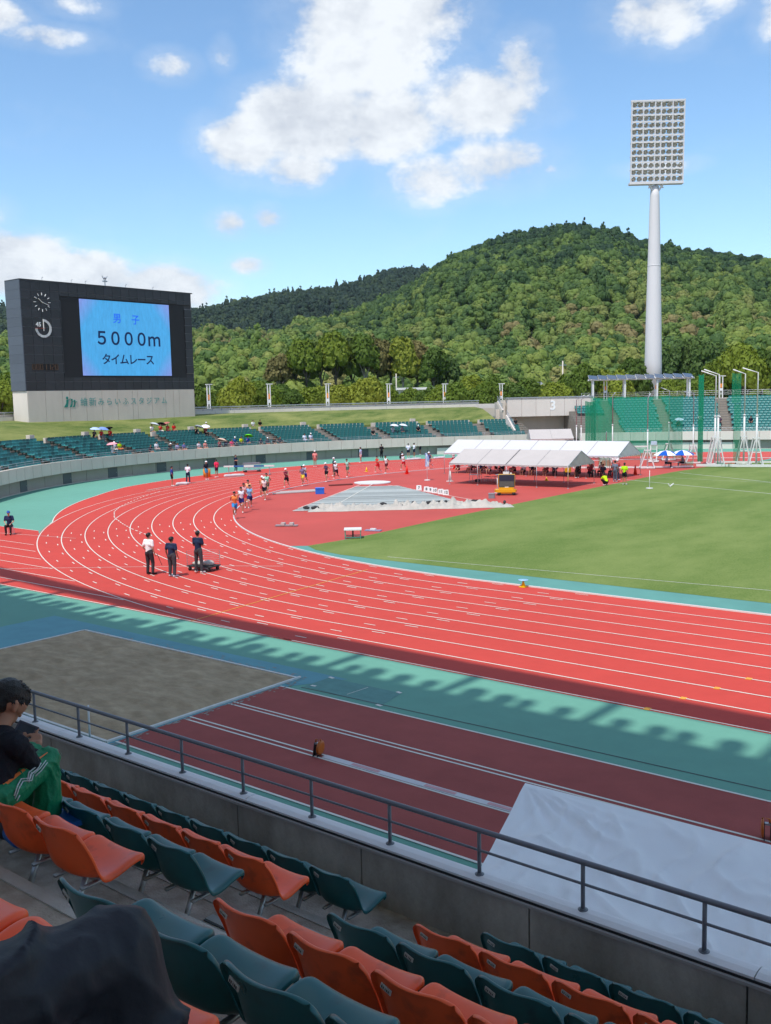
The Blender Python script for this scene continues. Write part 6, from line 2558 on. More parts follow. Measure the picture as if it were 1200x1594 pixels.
for (x, y, s_, lb) in ((-47.0, -14.4, 1.0, 'white cloth bundle at the feet of the boy in blue'), (-49.6, -6.0, 1.9, 'long white cloth bundle by the barrier'), (-47.6, 19.6, 1.8, 'white bags beside the crouching person'), (-46.2, 22.6, 1.4, 'white bags right of the crouching person')):
    mb = MB()
    mb.capsule((-.5 * s_, 0, .1), (.5 * s_, .1, .1), .15, .12).capsule((-.1 * s_, .1, .12), (.3 * s_, -.1, .12), .14, .14)
    o = link('cloth_bundle', remesh(mb, .045, 3, 'cloth_bundle'), m_tent, None, True, (x, y, .0))
    o.rotation_euler = (0, 0, R(70))
    o['label'], o['category'] = lb, 'bundle'
lb_ = thing('plank_stack', 'long pale boards lying flat inside the kerb', 'boards', (-33.0, -15.0, Z0), R(62))
for i in range(3):
    MB().box((i * .25, (-.5 + i * .5), .05), (3.6 - i * .4, .36, .07)).obj('board', m_tent2, lb_)
bb = thing('crate', 'bright blue crate at the end of the pale boards', 'crate', (-30.3, -14.9, Z0), R(40))
MB().box((0, 0, .21), (.65, .5, .42)).obj('crate_body', mat('crate_blue', (.02, .14, .62), rough=.5), bb)
MB().box((0, 0, .44), (.7, .55, .05)).obj('lid', mat('crate_blue2', (.03, .19, .72), rough=.5), bb)
rbd = thing('dark_red_board', 'thin dark red board lying on the red surface left of the white disc', 'board', (-33.6, -8.8, Z0), R(60))
MB().box((0, 0, .06), (2.0, .35, .1)).obj('board', mat('board_red', (.18, .04, .035), rough=.7), rbd)
tb_ = thing('low_table', 'low white topped table with a green frame at the corner of the turf', 'table', (-12.6, -31.5, .02), R(40))
MB().box((0, 0, .46), (.9, .9, .05)).obj('table_top', m_white, tb_)
m_gp = mat('frame_green', (.12, .30, .24), rough=.5)
for x, y in ((-.4, -.4), (.4, -.4), (.4, .4), (-.4, .4)):
    MB().bar((x, y, 0), (x, y, .44), .04).obj('leg', m_gp, tb_)
mb = MB()
for a, b in (((-.4, -.4), (.4, -.4)), ((.4, -.4), (.4, .4)), ((.4, .4), (-.4, .4)), ((-.4, .4), (-.4, -.4))):
    mb.bar((*a, .08), (*b, .08), .04)
mb.obj('rail', m_gp, tb_)
MB().tube([(0, 0, 0), (0, 0, .44)], .04, 8).obj('centre_post', m_dark, tb_)
bd = thing('starting_block', 'grey starting block lying inside the kerb', 'starting block', (-19.0, -29.9, Z0), R(30))
MB().box((0, 0, .05), (1.3, .3, .06)).obj('rail', m_steel, bd)
for x in (-.2, .3):
    MB().box((x, 0, .14), (.22, .34, .14)).obj('pedal', m_tent2, bd)
bd = thing('field_marker', 'small white and blue plate on the red surface beyond the low table', 'marker', (-13.4, -28.9, Z0), R(20))
MB().box((0, 0, .03), (.9, .34, .05)).obj('plate', mat('plate_blue', (.25, .28, .42), rough=.5), bd)
MB().box((0, 0, .09), (.3, .2, .1)).obj('block', m_white, bd)
sp_ = thing('cone_post', 'thin white post with a round foot on the turf near the sector line', 'post', (-10.16, -.65, .02))
MB().tube([(0, 0, 0), (0, 0, 1.35)], .025, 8).obj('pole', m_white, sp_, True)
MB().tube([(0, 0, 0), (0, 0, .06)], .26, 18).obj('foot', m_white, sp_, True)
mb = MB()
mb.tube([(0, 0, 0), (0, 0, .35)], .05, 8)
mb.box((0, 0, .0), (.5, .12, .05))
o = mb.obj('turf_marker', m_white, loc=(-9.4, 1.3, .06))
o.rotation_euler = (0, R(55), R(40))
o['label'], o['category'] = 'tipped white marker lying on the turf beside the thin white post', 'marker'
# white speaker stand left of the tents
ws = thing('white_post', 'white post with a square foot at the left end of the rear tent', 'post', (-27.4, -1.9, Z0))
MB().tube([(0, 0, 0), (0, 0, .9)], [.16, .07], 10).obj('pole', m_white, ws, True)
MB().box((0, 0, .03), (.5, .4, .06)).obj('foot', m_white, ws)

# parasols at the judges' table
for (x, y, lb) in ((-17.15, 18.6, 'left blue and white striped parasol over the judges'), (-15.95, 19.5, 'right blue and white striped parasol over the judges')):
    umbrella((x, y, Z0), 'f0f0f4', lb, 1.15, 1.22, two='1c58b4', cat='parasol')
jt = thing('judges_table', 'small white table between the two judges under the parasols', 'table', (-16.3, 18.9, Z0))
MB().box((0, 0, .55), (.6, .5, .03)).obj('table_top', m_white, jt)
for sx in (-.26, .26):
    MB().tube([(sx, 0, .55), (sx, 0, 0)], .015, 6).obj('leg', m_steel, jt)

# ------------------------------------------------------------------ throwing cage
m_net = bpy.data.materials.new('green_net')
m_net.use_nodes = True
t = m_net.node_tree
b = t.nodes['Principled BSDF']
b.inputs['Base Color'].default_value = (.008, .30, .15, 1)
b.inputs['Roughness'].default_value = .7
b.inputs['Specular IOR Level'].default_value = .2
tr_ = N(t, 'ShaderNodeBsdfTransparent')
mxn = N(t, 'ShaderNodeMixShader')
tcn = N(t, 'ShaderNodeTexCoord')
nzn = N(t, 'ShaderNodeTexNoise')
mpn = N(t, 'ShaderNodeMapping')
mpn.inputs['Scale'].default_value = (1.2, 1.2, .15)
t.links.new(tcn.outputs['Object'], mpn.inputs[0])
t.links.new(mpn.outputs[0], nzn.inputs[0])
nzn.inputs['Scale'].default_value = 1.4
nzn.inputs['Detail'].default_value = 4
t.links.new(mth(t, 'MULTIPLY_ADD', nzn.outputs[0], .35, .34, clamp=True), mxn.inputs[0])
t.links.new(tr_.outputs[0], mxn.inputs[1])
t.links.new(b.outputs[0], mxn.inputs[2])
t.links.new(mxn.outputs[0], t.nodes['Material Output'].inputs[0])
m_net2 = m_net.copy()
m_net2.name = 'gathered_green_net'
mx2 = [n for n in m_net2.node_tree.nodes if n.type == 'MIX_SHADER'][0]
for l in list(m_net2.node_tree.links):
    if l.to_node == mx2 and l.to_socket == mx2.inputs[0]:
        m_net2.node_tree.links.remove(l)
mx2.inputs[0].default_value = .5

cage = thing('throwing_cage', 'tall throwing cage of white steel towers with green netting', 'throwing cage', (0, 0, 0))


def tower(x, y, h, gate, arm, base=1.3, back=(-.3, .6)):
    tw = bpy.data.objects.new('cage_tower', None)
    COL.objects.link(tw)
    tw.parent = cage
    mb = MB()
    k = 2.7 if gate else 1.75
    rr_ = .085 if gate else .06
    mb.tube([(x, y, .1), (x, y, h * .55)], rr_, 10)
    mb.tube([(x, y, h * .55 - .08), (x, y, h * .55 + .05)], rr_ * 1.4, 10)
    mb.tube([(x, y, .0), (x, y, .16)], rr_ * 1.6, 10)
    mb.obj('lower_post', m_white, tw, True)
    a = Vector(arm)
    MB().tube([(x, y, h * .55), (x, y, h), (x + a.x, y + a.y, h + a.z)], rr_ * .72, 10).obj('upper_post', m_steel if not gate else m_white, tw, True)
    mb = MB()
    bx, by = back
    d = Vector((bx, by, 0)).normalized()
    s_ = Vector((-d.y, d.x, 0))
    w = base / 2
    for q_ in (-1, 1):
        foot = Vector((x, y, .12)) + s_ * w * q_
        mb.bar(foot, (x + s_.x * .12 * q_, y + s_.y * .12 * q_, k * .92), .09)
        foot2 = foot + d * .9
        mb.bar(foot2, Vector((x, y, k)) + s_ * .25 * q_ + d * .3, .09)
        mb.bar(foot - d * .3, foot2 + d * .1, .11)
    mb.bar(Vector((x, y, .12)) + s_ * w * 1.15, Vector((x, y, .12)) - s_ * w * 1.15, .13)
    mb.bar(Vector((x, y, k)) + s_ * .3, Vector((x, y, k)) - s_ * .3, .1)
    mb.bar(Vector((x, y, k)) + s_ * .28, Vector((x, y, k)) + s_ * .25 + d * .35, .1)
    mb.bar(Vector((x, y, k * .5)) + s_ * w * .6, Vector((x, y, k * .5)) - s_ * w * .6, .07)
    mb.obj('a_frame', m_white, tw)
    mb = MB()
    for q_ in (-1, 1):
        f_ = Vector((x, y, .1)) + s_ * w * 1.1 * q_
        mb.tube([f_ + s_ * .04, f_ - s_ * .04], .1, 10)
    mb.obj('castor', m_dark, tw, True)
    return tw


tower(-32.4, 29.7, 6.45, False, (1.1, -.1, .5))
tower(-31.4, 28.9, 6.45, False, (1.1, -.1, .5))
tower(-26.8, 27.2, 6.8, False, (.35, -.05, .35))
tower(-18.3, 17.1, 6.56, False, (.25, 0, .45))
tower(-17.0, 24.8, 6.9, False, (-.9, -.3, .2))
tower(-22.4, 16.9, 3.4, False, (.05, 0, .05))
tower(-21.0, 28.3, 7.2, False, (-.8, -.3, .35))
tower(-14.5, 23.9, 8.53, True, (-1.25, -.5, .5))
tower(-13.65, 22.4, 8.62, True, (-1.25, -.5, .5))
tower(-12.35, 25.7, 8.65, True, (-1.05, -.4, .45))
tower(-10.22, 22.9, 8.7, True, (-1.25, -.5, .45))
mb = MB()
mb.bar((-19.5, 16.5, .16), (-15, 19.8, .16), .14)
mb.bar((-24.5, 14.2, .16), (-18.3, 17.1, .16), .14)
mb.bar((-15.0, 20.6, .2), (-11.6, 21.6, .2), .22)
mb.bar((-11.9, 21.2, .2), (-6.5, 23.2, .2), .22)
mb.bar((-14.6, 24.1, .3), (-8.8, 26.0, .3), .14)
mb.bar((-22.4, 16.9, 2.0), (-18.3, 17.1, 2.1), .1)
mb.obj('base_beam', m_white, cage)


def net(pts, z0, z1, m, folds=0.0, n=24, parent=cage):
    mb = MB()
    pts = [Vector((*p, 0)) for p in pts]
    vs = []
    for i in range(n + 1):
        s_ = i / n * (len(pts) - 1)
        k = min(int(s_), len(pts) - 2)
        p = pts[k].lerp(pts[k + 1], s_ - k)
        d = (pts[k + 1] - pts[k]).normalized()
        nn = Vector((-d.y, d.x, 0)) * folds * math.sin(i * 2.1)
        sg = .12 * abs(math.sin(s_ * math.pi))
        for j in range(7):
            f_ = j / 6
            w_ = 1 + .25 * math.sin(f_ * 5 + i)
            vs.append((p.x + nn.x * w_, p.y + nn.y * w_, z0 + (z1 - sg - z0) * f_))
    mb.add(vs, [(i * 7 + j, (i + 1) * 7 + j, (i + 1) * 7 + j + 1, i * 7 + j + 1) for i in range(n) for j in range(6)])
    return mb.obj('net', m, parent, True)


net([(-30.2, 28.8), (-26.8, 27.3), (-21.0, 28.3), (-18.6, 26.0)], .4, 6.75, m_net, .03, 40)
net([(-30.8, 28.7), (-29.3, 28.1)], .4, 6.3, m_net2, .13, 22)
net([(-29.2, 28.0), (-28.3, 26.0), (-26.8, 27.3)], .4, 6.6, m_net, .05, 16)
net([(-15.75, 22.8), (-15.1, 22.4)], .4, 8.7, m_net2, .10, 18)
net([(-13.4, 25.1), (-12.6, 25.4)], 5.9, 8.8, m_net2, .10, 16)
net([(-13.2, 25.2), (-12.6, 25.5)], .2, 5.9, m_net, .12, 16)
net([(-22.2, 14.9), (-21.4, 15.9)], .1, 1.5, m_net2, .15, 12)
net([(-16.6, 20.8), (-15.6, 21.4)], .05, .6, m_net2, .2, 12)
net([(-13.3, 21.3), (-11.9, 21.4)], .05, .5, m_net2, .25, 14)
# referee ladder
ld = thing('white_scaffold', 'small white wheeled ladder with a pale blue box on top, inside the cage', 'ladder', (-21.4, 25.5, Z0), R(20))
mb = MB()
for x in (-.3, .3):
    mb.bar((x, -.6, .1), (x, .2, 1.8), .05).bar((x, .6, .1), (x, .25, 1.8), .05)
for i in range(5):
    mb.bar((-.3, -.5 + i * .16, .3 + i * .34), (.3, -.5 + i * .16, .3 + i * .34), .05)
mb.box((0, 0, .1), (1.0, 1.4, .08))
mb.obj('ladder_frame', m_white, ld)
MB().box((0, .2, 1.95), (.6, .4, .35)).obj('cabinet', mat('pale_blue_box', (.45, .58, .68), rough=.5), ld)

# ------------------------------------------------------------------ orange marked posts on the rim and the solar canopy
m_orl = mat('orange_panel', (.80, .27, .05), rough=.5)


def rim_post(p, z0, z1, label, rz):
    r_ = thing('rim_lamp_post', label, 'lamp post', (p[0], p[1], z0), rz, 'white lamp posts with orange panels along the stadium rim')
    H = z1 - z0
    for x in (-.19, .19):
        MB().bar((x, 0, 0), (x, 0, H), .11, .14).obj('upright', m_white, r_)
    MB().box((.10, 0, H), (.95, .22, .10)).obj('lamp_arm', m_white, r_)
    MB().box((0, 0, H * .56), (.42, .10, H * .18)).obj('orange_sign', m_orl, r_)
    MB().box((0, 0, H * .38), (.32, .10, H * .12)).obj('white_sign', m_white, r_)
    MB().box((0, 0, H * .18), (.32, .08, .08)).obj('cross_piece', m_white, r_)
    return r_


RP = [(-81.81, 19.06, 9.4), (-79.25, 27.84, 9.35), (-75.81, 36.18, 9.25), (-71.23, 44.53, 9.1), (-66.21, 51.69, 8.95), (-60.43, 58.34, 8.8)]
for i, (x, y, z) in enumerate(RP):
    rim_post((x, y), 5.5, z, f'white twin post lamp on the bend rim, {ordinal(i + 1)} from the scoreboard', math.atan2(-x, y) + 0)
for i, (x, y) in enumerate(((-42.2, 56.4), (-36.5, 60.3), (-28.9, 64.2))):
    rim_post((x, y), 6.1, 9.05, f'white twin post lamp behind the right hand stand, {ordinal(i + 1)} from the left', R(33))
cn = thing('solar_canopy', 'white steel canopy roofed with tilted solar panels on the right hand rim', 'canopy', (-38.2, 58.9, 6.1), math.atan2(62.6 - 55.2, -32.2 + 44.2))
LC = 14.1
m_sol = mat('solar_glass', (.035, .05, .09), rough=.22, spec=.7, metal=.2, vary=.1)
for i in range(4):
    x = -LC / 2 + .6 + i * (LC - 1.2) / 3
    for y in (-.9, .9):
        MB().bar((x, y, 0), (x, y, 2.75), .22).obj('post', m_white, cn)
mb = MB()
mb.bar((-LC / 2, -.9, 2.8), (LC / 2, -.9, 2.8), .16, .2).bar((-LC / 2, .9, 2.8), (LC / 2, .9, 2.8), .16, .2)
for i in range(12):
    x = -LC / 2 + .3 + i * (LC - .6) / 11
    mb.bar((x, -1.4, 2.82), (x, 1.4, 3.25), .09, .12)
mb.obj('roof_beam', m_white, cn)
pme2 = None
for i in range(11):
    x = -LC / 2 + .65 + i * (LC - 1.3) / 10
    p_ = MB().box((0, 0, 0), (1.22, 2.7, .05)).obj('solar_panel', m_sol, cn)
    p_.location = (x, 0, 3.14)
    p_.rotation_euler = (R(12), R(7), 0)
    q_ = MB().box((0, 0, -.03), (1.26, 2.76, .03)).obj('panel_frame', m_white, cn)
    q_.location, q_.rotation_euler = p_.location, p_.rotation_euler
# ------------------------------------------------------------------ trees and hills
def leaf_mat(name, stops, patch=None, hue=.0, transl=.25, alt=None):
    m = bpy.data.materials.new(name)
    m.use_nodes = True
    t = m.node_tree
    b = t.nodes['Principled BSDF']
    b.inputs['Roughness'].default_value = .65
    b.inputs['Specular IOR Level'].default_value = .25
    oi = N(t, 'ShaderNodeObjectInfo')
    geo = N(t, 'ShaderNodeNewGeometry')
    f = oi.outputs['Random']
    if patch:  # colour patches: mixed tree kinds plus painted cloud-shadow bands
        nz_ = N(t, 'ShaderNodeTexNoise')
        nz_.inputs['Scale'].default_value = patch[0]
        nz_.inputs['Detail'].default_value = 3
        t.links.new(geo.outputs['Position'], nz_.inputs[0])
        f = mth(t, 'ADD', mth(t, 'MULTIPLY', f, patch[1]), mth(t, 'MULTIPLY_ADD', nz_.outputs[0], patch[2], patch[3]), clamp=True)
        if alt:      # darker conifers higher up, with cloud shade painted into their colour
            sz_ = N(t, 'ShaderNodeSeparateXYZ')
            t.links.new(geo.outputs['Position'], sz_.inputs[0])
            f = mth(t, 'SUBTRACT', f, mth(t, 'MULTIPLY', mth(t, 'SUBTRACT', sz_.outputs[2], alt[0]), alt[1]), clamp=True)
    r = N(t, 'ShaderNodeValToRGB')
    el_ = r.color_ramp.elements
    el_[0].position, el_[0].color = stops[0][0], (*stops[0][1], 1)
    el_[1].position, el_[1].color = stops[-1][0], (*stops[-1][1], 1)
    for p, c_ in stops[1:-1]:
        e = el_.new(p)
        e.color = (*c_, 1)
    t.links.new(f, r.inputs[0])
    # leaf to leaf variation
    nz2 = N(t, 'ShaderNodeTexNoise')
    nz2.inputs['Scale'].default_value = .55
    nz2.inputs['Detail'].default_value = 5
    nz2.inputs['Roughness'].default_value = .8
    t.links.new(geo.outputs['Position'], nz2.inputs[0])
    vm_ = N(t, 'ShaderNodeVectorMath', operation='SCALE')
    t.links.new(r.outputs[0], vm_.inputs[0])
    t.links.new(mth(t, 'MULTIPLY_ADD', nz2.outputs[0], 1.1, .45), vm_.inputs['Scale'])
    t.links.new(vm_.outputs[0], b.inputs['Base Color'])
    tl = N(t, 'ShaderNodeBsdfTranslucent')
    t.links.new(vm_.outputs[0], tl.inputs[0])
    mx_ = N(t, 'ShaderNodeMixShader')
    mx_.inputs[0].default_value = transl
    t.links.new(b.outputs[0], mx_.inputs[1])
    t.links.new(tl.outputs[0], mx_.inputs[2])
    t.links.new(mx_.outputs[0], t.nodes['Material Output'].inputs[0])
    return m


def crown_mesh(seed, blobs, leaves, ls, flat=.75, core=True, conifer=False, rgh=.5, ck=.74):
    """unit crown: clumps of leaf sized faces spread over and through the crown volume (radius ~1, base at z=0)"""
    rg = np.random.RandomState(seed)
    B = []
    for i in range(blobs):
        if conifer:
            h = rg.uniform(0, 1)
            r_ = (1 - h) * .55 + .1
            a = rg.uniform(0, 6.283)
            B.append((math.cos(a) * r_ * .6, math.sin(a) * r_ * .6, .2 + h * 1.9, r_ * .62 + .08))
        else:
            a = rg.uniform(0, 6.283)
            h = rg.uniform(-.15, 1)
            rad = math.sqrt(max(0, 1 - max(h, 0) ** 2)) * rg.uniform(.35, .72)
            B.append((math.cos(a) * rad, math.sin(a) * rad, (h * .62 + .52) * flat * 1.25, rg.uniform(.26, .46)))
    B = np.array(B)
    pts, nrm = [], []
    w = B[:, 3] ** 2
    w /= w.sum()
    idx = rg.choice(len(B), leaves, p=w)
    d = rg.normal(size=(leaves, 3))
    d /= np.linalg.norm(d, axis=1)[:, None]
    d[:, 2] = np.where(d[:, 2] < -.5, -d[:, 2], d[:, 2])
    rr_ = B[idx, 3] * rg.uniform(.72, 1.08, leaves)
    P_ = B[idx, :3] + d * rr_[:, None]
    nd_ = d + rg.normal(size=(leaves, 3)) * rgh
    nd_ /= np.linalg.norm(nd_, axis=1)[:, None]
    ref = rg.normal(size=(leaves, 3))
    u_ = np.cross(nd_, ref)
    u_ /= np.linalg.norm(u_, axis=1)[:, None]
    v_ = np.cross(nd_, u_)
    s1 = (ls * rg.uniform(.6, 1.35, leaves))[:, None]
    s2 = s1 * rg.uniform(.5, .9, leaves)[:, None]
    q0, q1, q2, q3 = P_ - u_ * s1, P_ + v_ * s2, P_ + u_ * s1, P_ - v_ * s2
    VV = np.stack([q0, q1, q2, q3], 1).reshape(-1, 3)
    F = [(4 * i, 4 * i + 1, 4 * i + 2, 4 * i + 3) for i in range(leaves)]
    mb = MB()
    mb.v = [tuple(x) for x in VV]
    mb.f = F
    if core:
        for bx, by, bz, br in B:
            mb.ball((bx, by, bz), br * ck, 8, 6)
    return mb.mesh('crown')


def lst(c):
    return tuple(c)


m_leafy = leaf_mat('park_leaves', [(0, (.075, .13, .018)), (.45, (.125, .185, .018)), (.8, (.19, .24, .022)), (1, (.24, .27, .03))])
m_leafd = leaf_mat('dark_leaves', [(0, (.060, .110, .028)), (.6, (.095, .155, .034)), (1, (.15, .20, .045))])
m_leafb = leaf_mat('bronze_leaves', [(0, (.15, .15, .045)), (1, (.27, .20, .075))])
m_bark = mat('bark', (.12, .10, .08), rough=.9, vary=.3, scale=3)
m_barkp = mat('pale_bark', (.30, .27, .23), rough=.9, vary=.3, scale=3)
CR = [crown_mesh(10 + i, 16, 3400, .075, .78) for i in range(4)]
CRT = [crown_mesh(40 + i, 20, 2600, .085, 1.1) for i in range(3)]
TRK = MB().tube([(0, 0, -.1), (.02, 0, .4), (0, .03, .8)], [.06, .045, .03], 8)
for a in range(5):
    TRK.tube([(0, 0, .42 + .05 * a), (.32 * math.cos(a * 1.3), .32 * math.sin(a * 1.3), .78 + .05 * a)], [.028, .012], 6)
TRK = TRK.mesh('trunk')
rnd = random.Random(77)


def tree(x, y, z, r, h, lm_, label, kind='park_tree', grp=None, crowns=CR, th=None, bark=None):
    t_ = thing(kind, label, 'tree', (x, y, z), rnd.uniform(0, 6.28), grp)
    th = th if th is not None else h * .34
    tr = link('trunk', TRK, bark or m_bark, t_, True)
    tr.scale = (max(r * .9, 1.2), max(r * .9, 1.2), h * .75)
    cr_ = link('crown', rnd.choice(crowns), lm_, t_, False, (0, 0, th))
    hh = (h - th)
    zs_ = max(v.co.z for v in cr_.data.vertices)
    cr_.scale = (r * .82, r * .82, hh / zs_)
    return t_


def atpx(px, D):
    """a ground point in the direction of one column of the view, D metres ahead"""
    az_ = math.atan2(fwd.y, fwd.x) - math.atan((px - 600) / F_PX)
    return CAM.x + D * math.cos(az_) / math.cos(math.atan((px - 600) / F_PX)) * 1.0, CAM.y + D * math.sin(az_) / math.cos(math.atan((px - 600) / F_PX))


# (column, distance, top height, radius): row of bright trees just outside the rim
ROW = [(8, 150, 11.4, 3.6), (-25, 150, 12, 4), (20, 170, 13, 4.4),
       (308, 150, 9.6, 3.0), (330, 160, 9.4, 3.0), (352, 152, 9.3, 2.6), (378, 146, 10.9, 3.3), (402, 160, 10.3, 3.2), (420, 150, 10.2, 3.0), (446, 165, 9.9, 3.3), (462, 150, 8.9, 2.6),
       (488, 155, 9.1, 3.0), (506, 165, 9.4, 3.0), (530, 150, 9.3, 3.0), (552, 160, 9.8, 3.1), (575, 150, 10.5, 3.4), (600, 162, 9.6, 3.0), (640, 180, 8.9, 3.0), (668, 170, 9.0, 3.0),
       (690, 165, 9.2, 3.0), (715, 150, 9.3, 3.1), (738, 160, 10.6, 3.3), (757, 150, 9.4, 3.0), (775, 170, 10.7, 3.5), (800, 155, 9.2, 3.2), (822, 165, 9.9, 3.3), (846, 172, 8.9, 3.0),
       (868, 160, 9.2, 3.2), (890, 170, 10.6, 3.4), (912, 165, 12.4, 3.8), (935, 175, 11.5, 3.8), (958, 165, 11.2, 3.6), (985, 175, 13.4, 4.0), (1045, 170, 9.4, 3.2), (1068, 180, 10.6, 3.8), (1098, 170, 10.4, 3.6),
       (1128, 175, 13.6, 4.6), (1158, 165, 15.0, 5.2), (1186, 170, 14.2, 5.0), (1215, 165, 13.6, 4.8), (1240, 170, 13, 4.5)]
cnt_ = {}
for i, (px, D, top, r) in enumerate(ROW):
    x, y = atpx(px, D)
    bright = m_leafy
    where = ('left of the scoreboard' if px < 60 else 'beyond the grass bank' if px < 790 else 'behind the entrance block' if px < 910 else 'behind the right hand stand')
    grp = 'bright green trees outside the rim ' + where
    if 1120 < px < 1200:
        lb = ['large bright yellow green tree at the right edge behind the cage, left one', 'tallest bright yellow green tree at the right edge behind the cage', 'large bright tree at the right edge behind the cage, right one'][(px > 1140) + (px > 1170)]
        grp = None
    else:
        cnt_[where] = cnt_.get(where, 0) + 1
        lb = f'bright green tree {where}, {ordinal(cnt_[where])} from the left'
    tree(x, y, 3.2, r * 1.12, top - 3.2, bright, lb, grp=grp, th=(top - 3.2) * .22)
# taller evergreens of the forest edge with their trunks showing
EDGE = [(440, 290, 20, 5.5, 'b'), (462, 300, 23, 6, 'd'), (482, 290, 25, 6.5, 'y'), (505, 300, 26.5, 7, 'd'), (528, 292, 27.5, 7, 'y'), (552, 300, 27, 6.5, 'd'), (572, 292, 26, 6, 'y'), (592, 296, 26.5, 6, 'b'),
        (612, 300, 26, 6, 'd'), (632, 292, 25, 6, 'y'), (655, 296, 24, 6, 'b'), (678, 290, 21, 5.5, 'y'), (700, 300, 19, 5.5, 'd'), (1048, 260, 20, 5.5, 'd'),
        (1072, 262, 21, 5.5, 'd'), (1095, 255, 20, 5.5, 'd'), (1120, 265, 19, 5.5, 'd')]
for i, (px, D, top, r, k) in enumerate(EDGE):
    x, y = atpx(px, D)
    lm_ = {'d': m_leafd, 'y': m_leafy, 'b': m_leafb}[k]
    desc = {'d': 'tall dark evergreen tree at the hill foot', 'y': 'tall yellow green tree at the hill foot', 'b': 'tall bronze tinted tree at the hill foot'}[k]
    side_ = 'left of the white tower' if px < 1000 else 'right of the white tower'
    kk_ = (desc, side_)
    cnt_[kk_] = cnt_.get(kk_, 0) + 1
    tree(x, y, 3.5, r * 1.15, top * .86, lm_, f'{desc}, {ordinal(cnt_[kk_])} {side_}', 'forest_tree', f'{desc}s {side_}', CRT, th=top * (.24 if 440 <= px <= 700 else .10), bark=m_barkp if i % 3 == 0 else m_bark)

# hills ---------------------------------------------------------------
PHI = [100, 105, 107.9, 110.8, 113.5, 115.9, 118.4, 121.5, 123.4, 125.2, 126.8, 128.5, 130.3, 132.0, 135.0, 138.6, 142, 146, 150, 156, 165]
E1 = [5.2, 6.0, 6.35, 6.85, 7.3, 8.35, 8.8, 8.5, 8.0, 7.2, 6.3, 5.3, 4.5, 3.9, 3.4, 3.1, 3.1, 3.3, 3.3, 3.0, 2.8]
E2 = [4, 4, 5, 5.5, 5.5, 5.5, 5.5, 5.5, 6, 6.4, 6.95, 6.85, 6.3, 5.95, 5.65, 4.85, 4.5, 4.6, 4.7, 4.3, 4]
E0 = [2.2, 2.3, 2.3, 2.2, 1.9, 1.9, 1.8, 1.7, 1.8, 1.9, 2.1, 2.4, 2.5, 2.6, 2.4, 2.2, 2.2, 2.4, 2.5, 2.3, 2.2]
sstep = lambda x: 0 if x < 0 else 1 if x > 1 else x * x * (3 - 2 * x)


def hz(phi, d, layer):
    n1_ = noise.fractal(V((phi * .22, d * .004, layer * 9.1)), 1, 2, 4)
    n2_ = 1 - abs(noise.noise(V((phi * .35 + d * .0012, d * .0022, 3 + layer)))) * 2      # spurs running down the slope
    if layer == 1:
        d1 = 980
        top = 7.2 + d1 * math.tan(R(np.interp(phi, PHI, E1)))
        s_ = (d - 400) / (d1 - 400)
        if s_ <= 1:
            z = 5 + (top - 5) * (max(s_, 0) ** 1.0 * .95 + .05 * sstep(s_))
            z += (n1_ * 13 + n2_ * 11) * math.sin(math.pi * min(max(s_, 0), 1)) ** .8
        else:
            z = top - (d - d1) * .35 + n1_ * 6 * min(1, (d - d1) / 80)
        return z
    if layer == 2:
        d1 = 1500
        top = 7.2 + d1 * math.tan(R(np.interp(phi, PHI, E2)))
        s_ = (d - 900) / (d1 - 900)
        if s_ <= 1:
            return 20 + (top - 20) * max(s_, 0) + (n1_ * 14 + n2_ * 18) * math.sin(math.pi * min(max(s_, 0), 1))
        return top - (d - d1) * .35
    d1 = 480
    top = 7.2 + d1 * math.tan(R(np.interp(phi, PHI, E0)))
    s_ = (d - 290) / (d1 - 290)
    if s_ <= 1:
        return 3 + (top - 3) * sstep(max(s_, 0)) * 1.0 + n1_ * 3 * sstep(s_ * 2)
    return top - (d - d1) * .12 + n1_ * 3


m_hill = mat('forest_floor', (.018, .030, .010), rough=.95, vary=.3, scale=.05)
HL = {0: (280, 640, 12), 1: (400, 1160, 20), 2: (900, 1640, 28)}
FOREST = {0: [], 1: [], 2: []}
for L_, (da, db, st) in HL.items():
    phis = np.arange(98, 164, .75)
    ds = np.arange(da, db, st)
    vs = []
    for ph_ in phis:
        for d_ in ds:
            vs.append((CAM.x + d_ * math.cos(R(ph_)), CAM.y + d_ * math.sin(R(ph_)), hz(ph_, d_, L_) - 1.0))
    nd2 = len(ds)
    fs = [(i * nd2 + j, i * nd2 + j + 1, (i + 1) * nd2 + j + 1, (i + 1) * nd2 + j) for i in range(len(phis) - 1) for j in range(nd2 - 1)]
    MBh = MB()
    MBh.add(vs, fs)
    struct(MBh.obj(['foothill', 'main_hill', 'far_hill'][L_], m_hill, smooth=True))
rg = np.random.RandomState(5)
for L_, sp_, lim in ((0, 7.0, (102, 158)), (1, 6.6, (102, 156)), (2, 9.5, (122, 156))):
    da, db, st = HL[L_]
    d_ = da + 6
    top_d = {0: 560, 1: 1010, 2: 1530}[L_]
    while d_ < top_d:
        nn_ = int(R(lim[1] - lim[0]) * d_ / sp_)
        for k in range(nn_):
            ph_ = lim[0] + (lim[1] - lim[0]) * (k + rg.uniform(-.5, 1.0)) / nn_
            dd_ = d_ + rg.uniform(-.5, .5) * sp_
            FOREST[L_].append((CAM.x + dd_ * math.cos(R(ph_)), CAM.y + dd_ * math.sin(R(ph_)), hz(ph_, dd_, L_) - 1.0))
        d_ += sp_ * .88
HCR = [crown_mesh(70 + i, 13, 620, .10, .80, rgh=.30, ck=.93) for i in range(4)] + [crown_mesh(90 + i, 12, 420, .11, 1, True, True, .35, .9) for i in range(2)]
